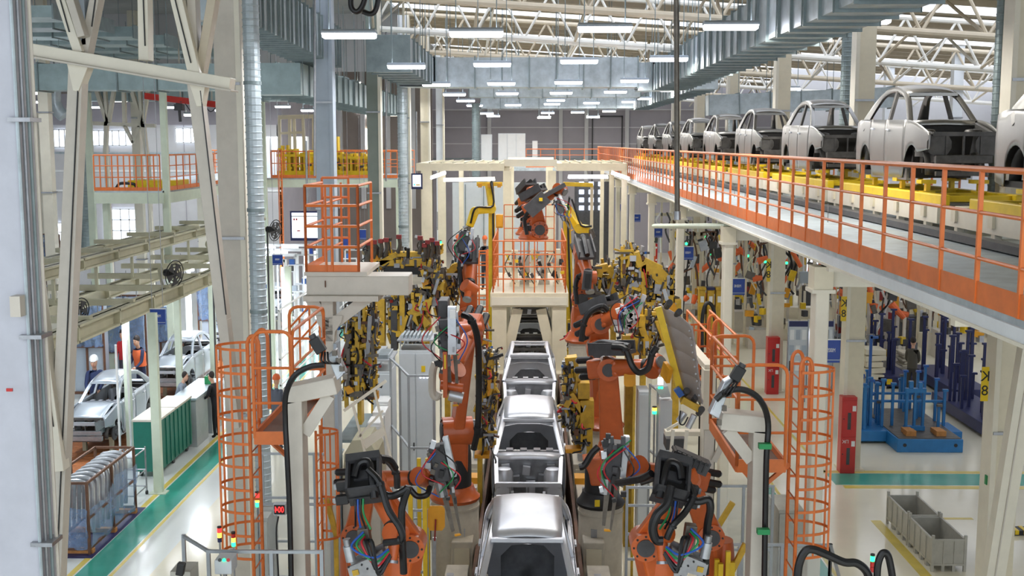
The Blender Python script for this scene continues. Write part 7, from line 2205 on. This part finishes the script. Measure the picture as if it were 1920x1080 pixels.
for i, (x, Y) in enumerate(cells):
    station_far('far welding cell with hoses and orange arms, %s counted from the left' % NUMW[i], x, 520, Y, n=10)
# cream floor-standing machines / bright part piles behind the blue rack
for i, (x0, x1, y0, y1, Y) in enumerate(((1620, 1665, 740, 655, 38), (1690, 1720, 730, 665, 40), (1590, 1615, 720, 640, 41))):
    a, b = P(x0, y0, Y), P(x1, y1, Y)
    t = thing('white_panel_stack', ['pile of pale body panels behind the blue rack', 'pale machine housing behind the blue rack', 'pale machine housing behind the red cabinet column'][i], 'panels', (a.x, Y, 0), 'pale machines on the right floor')
    for k in range(5):
        z = .2 + k*(b.z - .3)/5
        MB().box(((a.x+b.x)/2 + rnd.uniform(-.05, .05), Y + .4, z + .2), (b.x-a.x)*rnd.uniform(.7, 1), .8, (b.z - .3)/5.5, ry=rnd.uniform(-.1, .1)).build('panel', 'cream', t, smooth=0, bevel=.03)
    MB().bx(a.x, b.x, Y, Y + .8, 0, .2).build('base', 'taupe', t, smooth=0)
# end wall of right bay with bright windows
wr3 = struct(MB().bx(14, 27, 66, 66.3, 0, 13).build('wall_far_right', 'wall_light', smooth=0), 'light end wall of the right bay')
for i, X in enumerate((15.2, 18.2, 21.2, 24.2)):
    t = thing('window_%d' % (40 + i), None, None, (X, 65.9, .8), kind='structure'); t['label'] = 'tall bright window in the right end wall'
    MB().bx(X, X + 2.2, 65.92, 65.95, .8, 5.2).build('pane', 'window_glow', t, smooth=0)
    for k in range(5):
        MB().bx(X + .55*k - .03, X + .55*k + .03, 65.86, 65.95, .8, 5.2).build('mullion', 'white_paint', t, smooth=0)
        z = .8 + 1.1*k
        MB().bx(X, X + 2.2, 65.86, 65.95, z - .03, z + .03).build('mullion', 'white_paint', t, smooth=0)

# ================================================================== cell equipment near the line
def cabinet(label, x0, x1, y0, Y, dep, mm='cabinet_grey', doors=2, top=True, lamps=False, zb=0.0, group='pale control cabinets'):
    a, b = P(x0, 900, Y), P(x1, 900, Y)
    zt_ = zf(y0, Y)
    t = thing('control_cabinet', label, 'cabinet', ((a.x+b.x)/2, Y, zb), group)
    MB().bx(a.x, b.x, Y, Y + dep, zb, zt_).build('body', mm, t, smooth=0, bevel=.01)
    n = doors
    for k in range(n):
        xa_ = a.x + (b.x - a.x)*k/n
        d = MB().bx(xa_ + .012, xa_ + (b.x - a.x)/n - .012, Y - .02, Y, zb + .25, zt_ - .06).build('door', mm, t, smooth=0)
        MB().bx(xa_ + (b.x-a.x)/n - .06, xa_ + (b.x-a.x)/n - .035, Y - .04, Y - .02, (zb + zt_)/2 - .08, (zb + zt_)/2 + .08).build('handle', 'charcoal', d, smooth=0)
    MB().bx(a.x, b.x, Y - .01, Y, zb, zb + .22).build('plinth', 'charcoal', t, smooth=0)
    if top:
        for x in (a.x + .03, b.x - .03):
            for y in (Y + .03, Y + dep - .03): MB().bx(x - .015, x + .015, y - .015, y + .015, zt_, zt_ + .2).build('corner_post', mm, t, smooth=0)
        MB().bx(a.x - .03, b.x + .03, Y - .04, Y + dep + .04, zt_ + .2, zt_ + .23).build('roof_plate', 'alu', t, smooth=0)
        for k in range(8):
            x = a.x + .06 + (b.x - a.x - .12)*k/7
            MB().bx(x - .02, x + .02, Y + .1, Y + dep - .1, zt_ + .23, zt_ + .3).build('fin', 'galv', t, smooth=0)
    if lamps:
        for k in range(3): MB().ball(V((a.x+b.x)/2 + .1 + .07*k, Y - .03, zf(704, Y)), .022, n=8, m=6).build('indicator', 'led_white', t)
        MB().bx((a.x+b.x)/2 + .12, (a.x+b.x)/2 + .2, Y - .03, Y - .02, zf(694, Y), zf(683, Y)).build('warning_label', 'skid_yellow', t, smooth=0)
    return t
cabinet('tall pale double door control cabinet left of the middle robot', 751, 812, 655, 23.0, .8, lamps=True)
cabinet('pale control cabinet with ribbed top left of the tall one', 704, 735, 694, 21.5, .9, doors=1)
cabinet('short pale cabinet behind the ribbed one', 702, 724, 655, 25.0, .6, doors=1, top=False)
for i, (x0, x1, y0, Y) in enumerate(((708, 730, 750, 20.6), (700, 724, 770, 20.0), (690, 714, 790, 19.4))):
    cabinet('low pale machine unit %s in the row under the dark jig' % ORD[i], x0, x1, y0, Y, .5, doors=1, top=False, mm='white_paint', group='low pale machine units')
cabinet('grey control cabinet at the foot of the right caged ladder', 1462, 1510, 948, 17.2, .8, mm='bin_grey', doors=1, top=False)
cabinet('grey control cabinet at the foot of the left caged ladder', 468, 500, 968, 17.4, .7, mm='bin_grey', doors=1, top=False)
cabinet('pale cabinet behind the right alu fence', 1196, 1216, 730, 22.0, .6, doors=1, top=False)

# aluminium fences with clear panes
def fence(label, pts, z0, z1, group='aluminium safety fences', pane=True, rails=(1.0, .55, .1), r=.02):
    t = thing('safety_fence', label, 'fence', (pts[0][0], pts[0][1], z0), group)
    H_ = z1 - z0
    for i in range(len(pts) - 1):
        a, b = V(*pts[i], z0), V(*pts[i+1], z0)
        for f in rails: MB().bar(a + V(0, 0, H_*f - .02), b + V(0, 0, H_*f - .02), .035).build('rail', 'fence_alu', t, smooth=0)
        if pane:
            MB().bar(a.lerp(b, .03) + V(0, 0, H_*.55), a.lerp(b, .97) + V(0, 0, H_*.55), .008, H_*.85).build('pane', 'clear_pane', t, smooth=0)
    for p in pts: MB().bx(p[0] - .02, p[0] + .02, p[1] - .02, p[1] + .02, 0, z1).build('post', 'fence_alu', t, smooth=0)
    return t
X_ = lambda x, Y: P(x, 900, Y).x
fence('clear paned aluminium fence behind the left gantry', [(X_(492, 18), 18), (X_(540, 18), 18), (X_(590, 18), 18), (X_(632, 18), 18)], 1.6, zf(846, 18))
fence('lower aluminium fence in front of the left gantry foot', [(X_(487, 16), 16), (X_(556, 16), 16), (X_(620, 16), 16)], .6, zf(940, 16))
fence('clear paned aluminium fence along the right walkway', [(X_(1348, 17), 17), (X_(1395, 17), 17), (X_(1450, 17), 17)], .8, zf(902, 17))
fence('lower aluminium fence at the right caged ladder', [(X_(1345, 15), 15), (X_(1390, 15), 15), (X_(1470, 15), 15), (X_(1562, 15), 15)], .5, zf(1010, 15))
fence('aluminium fence corner at the bottom right', [(X_(1562, 15), 15), (X_(1608, 12.4), 12.4)], .5, zf(1010, 15))
fence('tall aluminium fence posts right of the panel robot', [(X_(1216, 21), 21), (X_(1231, 20.5), 20.5), (X_(1243, 20), 20)], 1.0, zf(715, 21))
fence('aluminium handrails beside the tall left cabinet', [(X_(735, 21), 21), (X_(752, 20.2), 20.2), (X_(768, 19.4), 19.4), (X_(815, 19.4), 19.4)], 1.4, zf(700, 19.4), pane=False)
fence('aluminium rails before the left pedestal', [(X_(772, 16.5), 16.5), (X_(800, 16.5), 16.5)], .4, zf(950, 16.5), pane=False, rails=(1, .8, .6, .4, .2))
fence('aluminium rails beside the right pedestal', [(X_(1176, 16.5), 16.5), (X_(1240, 16.5), 16.5)], .4, zf(905, 16.5), pane=False, rails=(1, .9, .74, .6))
fence('bottom left aluminium handrail', [(X_(340, 13), 13), (X_(386, 12.5), 12.5), (X_(505, 12.5), 12.5), (X_(600, 12.5), 12.5)], .8, zf(1028, 12.5), pane=False)
# yellow guard posts
for i, (x, y0, Y) in enumerate(((769, 925, 15.2), (785, 860, 17.5), (796, 930, 15.4), (801, 860, 17.4), (1345, 1050, 14.2), (1366, 1035, 14.2), (1352, 1058, 14.1), (1374, 1055, 14.3))):
    a = P(x, y0, Y)
    o = MB().bx(a.x - .03, a.x + .03, Y, Y + .06, 0, a.z).build('guard_post', 'yellow', origin=(a.x, Y, 0)); tag(o, 'yellow guard post, %s from the left among the robots' % ORD[i], 'post', 'yellow guard posts')
for i, (x0, y0, x1, y1, Y) in enumerate(((1338, 1000, 1374, 942, 15.6), (1370, 1075, 1398, 1020, 14.4), (612, 935, 630, 1000, 15.5), (545, 1060, 560, 1085, 13.6))):
    lo_ = P(x0, y0, Y) if y0 > y1 else P(x1, y1, Y)
    o = MB().bar(P(x0, y0, Y), P(x1, y1, Y), .07, .07).bar(lo_, V(lo_.x, lo_.y, 0), .06).build('slanted_bar', 'jig_yellow', origin=P(x0, y0, Y)); tag(o, 'slanted ochre bar behind the fence, ' + ['upper right', 'lower right', 'left of the front robot', 'bottom left'][i], 'bar', 'slanted ochre bars')
# white slanted stair rail in the left cell
t = thing('stair_rail', 'white slanted stair handrail behind the front left robot', 'stair rail', tuple(P(690, 850, 15.6)))
MB().bar(P(645, 770, 15.6), P(724, 714, 15.6), .04).build('top_rail', 'warm_white', t, smooth=0)
MB().bar(P(662, 760, 15.6), P(686, 855, 15.6), .03).bar(P(702, 733, 15.6), P(736, 870, 15.6), .03).build('upright', 'warm_white', t, smooth=0)
MB().prism([P(680, 826, 15.55), P(718, 800, 15.55), P(724, 814, 15.55), P(686, 842, 15.55)], (0, .03, 0)).build('plate', 'warm_white', t, smooth=0)
MB().bar(P(672, 820, 15.6), P(718, 770, 15.6), .03).build('mid_rail', 'warm_white', t, smooth=0)
MB().bar(P(686, 855, 15.6), V(P(686, 855, 15.6).x, 15.6, 0), .04).build('leg', 'warm_white', t, smooth=0)
t = thing('machine_hood', 'beige curved machine hood under the stair rail', 'machine', (P(668, 0, 17).x, 17, 0))
pr = [P(642, 900, 17), P(646, 850, 17), P(660, 826, 17), P(690, 824, 17), P(706, 850, 17), P(712, 900, 17)]
MB().prism(pr, (0, .8, 0)).build('hood', 'olive_white', t, smooth=0)
MB().bx(pr[0].x, pr[-1].x, 17, 17.8, 0, pr[0].z).build('base', 'taupe', t, smooth=0)
t = thing('floor_plate', 'grey work platform under the dark left jig', 'platform', (P(652, 0, 18.6).x, 18.6, 0))
MB().bx(X_(634, 18.6), X_(678, 18.6), 18.6, 20.5, zf(822, 18.6) - .05, zf(822, 18.6)).build('top', 'galv_dark', t, smooth=0)
for x in (636, 676): MB().bx(X_(x, 18.6) - .03, X_(x, 18.6) + .03, 18.6, 18.7, 0, zf(822, 18.6) - .05).build('leg', 'taupe', t, smooth=0)
# cream machine frame right of the panel
t = thing('machine_stand', 'cream machine frame behind the grey panel', 'machine frame', (X_(1322, 17.6), 17.6, 0))
MB().bx(X_(1316, 17.6), X_(1338, 17.6), 17.6, 17.9, 0, zf(690, 17.6)).build('post', 'warm_white', t, smooth=0)
MB().bar(P(1330, 690, 17.7), P(1292, 645, 19.5), .14, .1).build('arm', 'warm_white', t, smooth=0)
MB().bx(X_(1246, 17.9), X_(1320, 17.9), 17.9, 18.1, zf(812, 17.9), zf(804, 17.9)).build('shelf', 'warm_white', t, smooth=0)
MB().bar(P(1250, 806, 17.7), P(1278, 790, 17.7), .04).bar(P(1262, 806, 17.7), P(1258, 850, 17.7), .05).bar(P(1288, 806, 17.7), P(1284, 850, 17.7), .05).build('strut', 'warm_white', t, smooth=0)
MB().bx(X_(1248, 18), X_(1284, 18), 18, 18.4, zf(838, 18), zf(818, 18)).build('drive_box', 'charcoal', t, smooth=0)
MB().bar(P(1338, 865, 17.5), P(1372, 800, 17.5), .09, .06, up=(0, 1, 0)).build('diagonal', 'taupe', t, smooth=0)
MB().bx(X_(1318, 17.6), X_(1336, 17.6), 17.55, 17.6, .2, zf(800, 17.6)).build('cover', 'taupe', t, smooth=0)
# control desk with green button
t = thing('control_desk', 'slanted grey control desk with green lamp behind the panel robot', 'control desk', (X_(1242, 19.6), 19.6, 0))
MB().prism([P(1228, 728, 19.6), P(1252, 724, 19.6), P(1258, 744, 19.6), P(1240, 746, 19.6)], (0, .25, 0)).build('panel', 'alu', t, smooth=0)
MB().bx(X_(1236, 19.7), X_(1258, 19.7), 19.7, 19.95, 0, zf(746, 19.7)).build('column', 'cabinet_grey', t, smooth=0)
MB().bx(X_(1230, 19.5), X_(1240, 19.5), 19.45, 19.5, zf(716, 19.5), zf(703, 19.5)).build('screen', 'screen_white', t, smooth=0)
for dx in (0, 5): MB().ball(P(1236 + dx, 727, 19.5), .025, n=8, m=6).build('button', 'led_green', t)
# digital counter on the left fence
t = thing('digital_counter', 'red digital counter on the left aluminium fence', 'display', tuple(P(524, 956, 15.8)))
a, b = P(513, 966, 15.8), P(535, 945, 15.8)
MB().bx(a.x, b.x, 15.8, 15.9, a.z, b.z).build('housing', 'cabinet_grey', t, smooth=0)
MB().bx(a.x + .01, b.x - .01, 15.79, 15.8, a.z + .015, b.z - .015).build('display', 'black', t, smooth=0)
o = text('digits', '004', 'led_red', (b.z - a.z)*.75, ((a.x+b.x)/2, 15.785, (a.z+b.z)/2), FACE, t, mirror=True); o.scale = (.72, 1, 1)
MB().tube(smooth([P(522, 968, 15.75), P(518, 1000, 15.75), P(522, 1080, 15.75)], 4), .012, 6).build('cable', 'hose', t)
# signal towers
def stack(label, x, y0, y1, Y, cols):
    t = thing('signal_tower', label, 'signal lamp', tuple(P(x, y1, Y)), 'signal towers')
    n = len(cols)
    a = P(x, y1, Y); b = P(x, y0, Y); dz = (b.z - a.z)/n
    for k, c in enumerate(cols):
        MB().cyl((a.x, Y, a.z + dz*k), (a.x, Y, a.z + dz*(k + .92)), 4.2*Y/F, n=10).build('lens', c, t)
    MB().cyl((a.x, Y, b.z), (a.x, Y, b.z + .02), 4.4*Y/F, n=10).build('cap', 'black', t)
    MB().cyl((a.x, Y, 0), (a.x, Y, a.z), 1.8*Y/F, n=8).build('pole', 'steel', t)
stack('signal tower left of the bottom left handrail', 412, 990, 1016, 13.2, ['navy', 'led_amber', 'led_red'])
stack('signal tower right of the bottom left handrail', 438, 1000, 1024, 13.2, ['led_green', 'led_amber', 'red'])
stack('signal tower behind the left caged ladder', 483, 924, 950, 16.4, ['led_green', 'led_amber', 'led_red'])
stack('signal tower beside the right black hose arch', 1635, 1042, 1072, 11.5, ['red', 'red', 'led_green'])
stack('signal lamp on the far left jig', 824, 452, 462, 30, ['led_amber', 'led_green'])
stack('signal lamp above the left yellow robot', 880, 436, 448, 36, ['led_green', 'led_amber', 'led_amber'])
stack('signal lamp beside the right aluminium fence', 1227, 764, 776, 20.4, ['led_green', 'led_amber'])
# junction box on bottom left rail and black pedal
t = thing('junction_box', 'grey junction box on the bottom left handrail', 'box', tuple(P(424, 1060, 12.4)))
MB().bx(X_(406, 12.4), X_(438, 12.4), 12.2, 12.45, zf(1062, 12.4), zf(1036, 12.4)).build('housing', 'cabinet_grey', t, smooth=0, bevel=.01)
for dx in (0, 8, 16): MB().cyl(P(412 + dx, 1050, 12.19), P(412 + dx, 1050, 12.2), .02).build('button', ['charcoal', 'led_green', 'red'][dx // 8], t)
MB().bar(V(X_(416, 12.4), 12.4, 0), V(X_(416, 12.4), 12.4, zf(1062, 12.4)), .04).build('stand', 'steel', t, smooth=0)
t = thing('hand_tool', 'black tool head on a grey box at the bottom left edge', 'tool', tuple(P(336, 1075, 11.5)))
MB().bar(P(337, 1078, 11.5), P(341, 1055, 11.5), .07, .08).build('grip', 'black', t, smooth=0, bevel=.01)
MB().bx(X_(312, 11.6), X_(350, 11.6), 11.6, 11.9, 0, zf(1070, 11.6)).build('box', 'bin_grey', t, smooth=0)
# black corrugated hoses at the bottom right
Yh = 10.5
hose_thing('thick black corrugated hose crossing the bottom right corner', [P(1494, 1100, Yh), P(1498, 1060, Yh), P(1508, 1036, Yh), P(1522, 1030, Yh), P(1550, 1040, Yh), P(1582, 1054, Yh), P(1606, 1056, Yh), P(1625, 1072, Yh), P(1632, 1100, Yh)], .04)
hose_thing('black corrugated hose arch at the bottom right', [P(1644, 1100, Yh), P(1646, 1060, Yh), P(1654, 1038, Yh), P(1664, 1040, Yh), P(1670, 1062, Yh), P(1676, 1100, Yh)], .035)
# white linkage boxes right of the front right robot
t = thing('grey_table', 'grey sheet metal table behind the front right robot', 'table', (X_(1350, 14.6), 14.6, 0))
MB().prism([P(1330, 1025, 14.6), P(1352, 1030, 14.6), P(1374, 1075, 14.6), P(1330, 1075, 14.6)], (0, .05, 0)).build('top', 'bluegrey', t, smooth=0)
MB().bx(X_(1335, 14.65), X_(1339, 14.65), 14.65, 14.7, 0, zf(1070, 14.65)).build('leg', 'steel', t, smooth=0)
# two looping cables under the roof at the top
hose_thing('thick black cable loop hanging under the roof', [P(660, -30, 19), P(658, 10, 19), P(668, 22, 19), P(680, 10, 19), P(692, -30, 19)], .045)
hose_thing('second thick black cable loop hanging under the roof', [P(680, 22, 19.4), P(696, 26, 19.4), P(706, 14, 19.4), P(714, -30, 19.4)], .045)
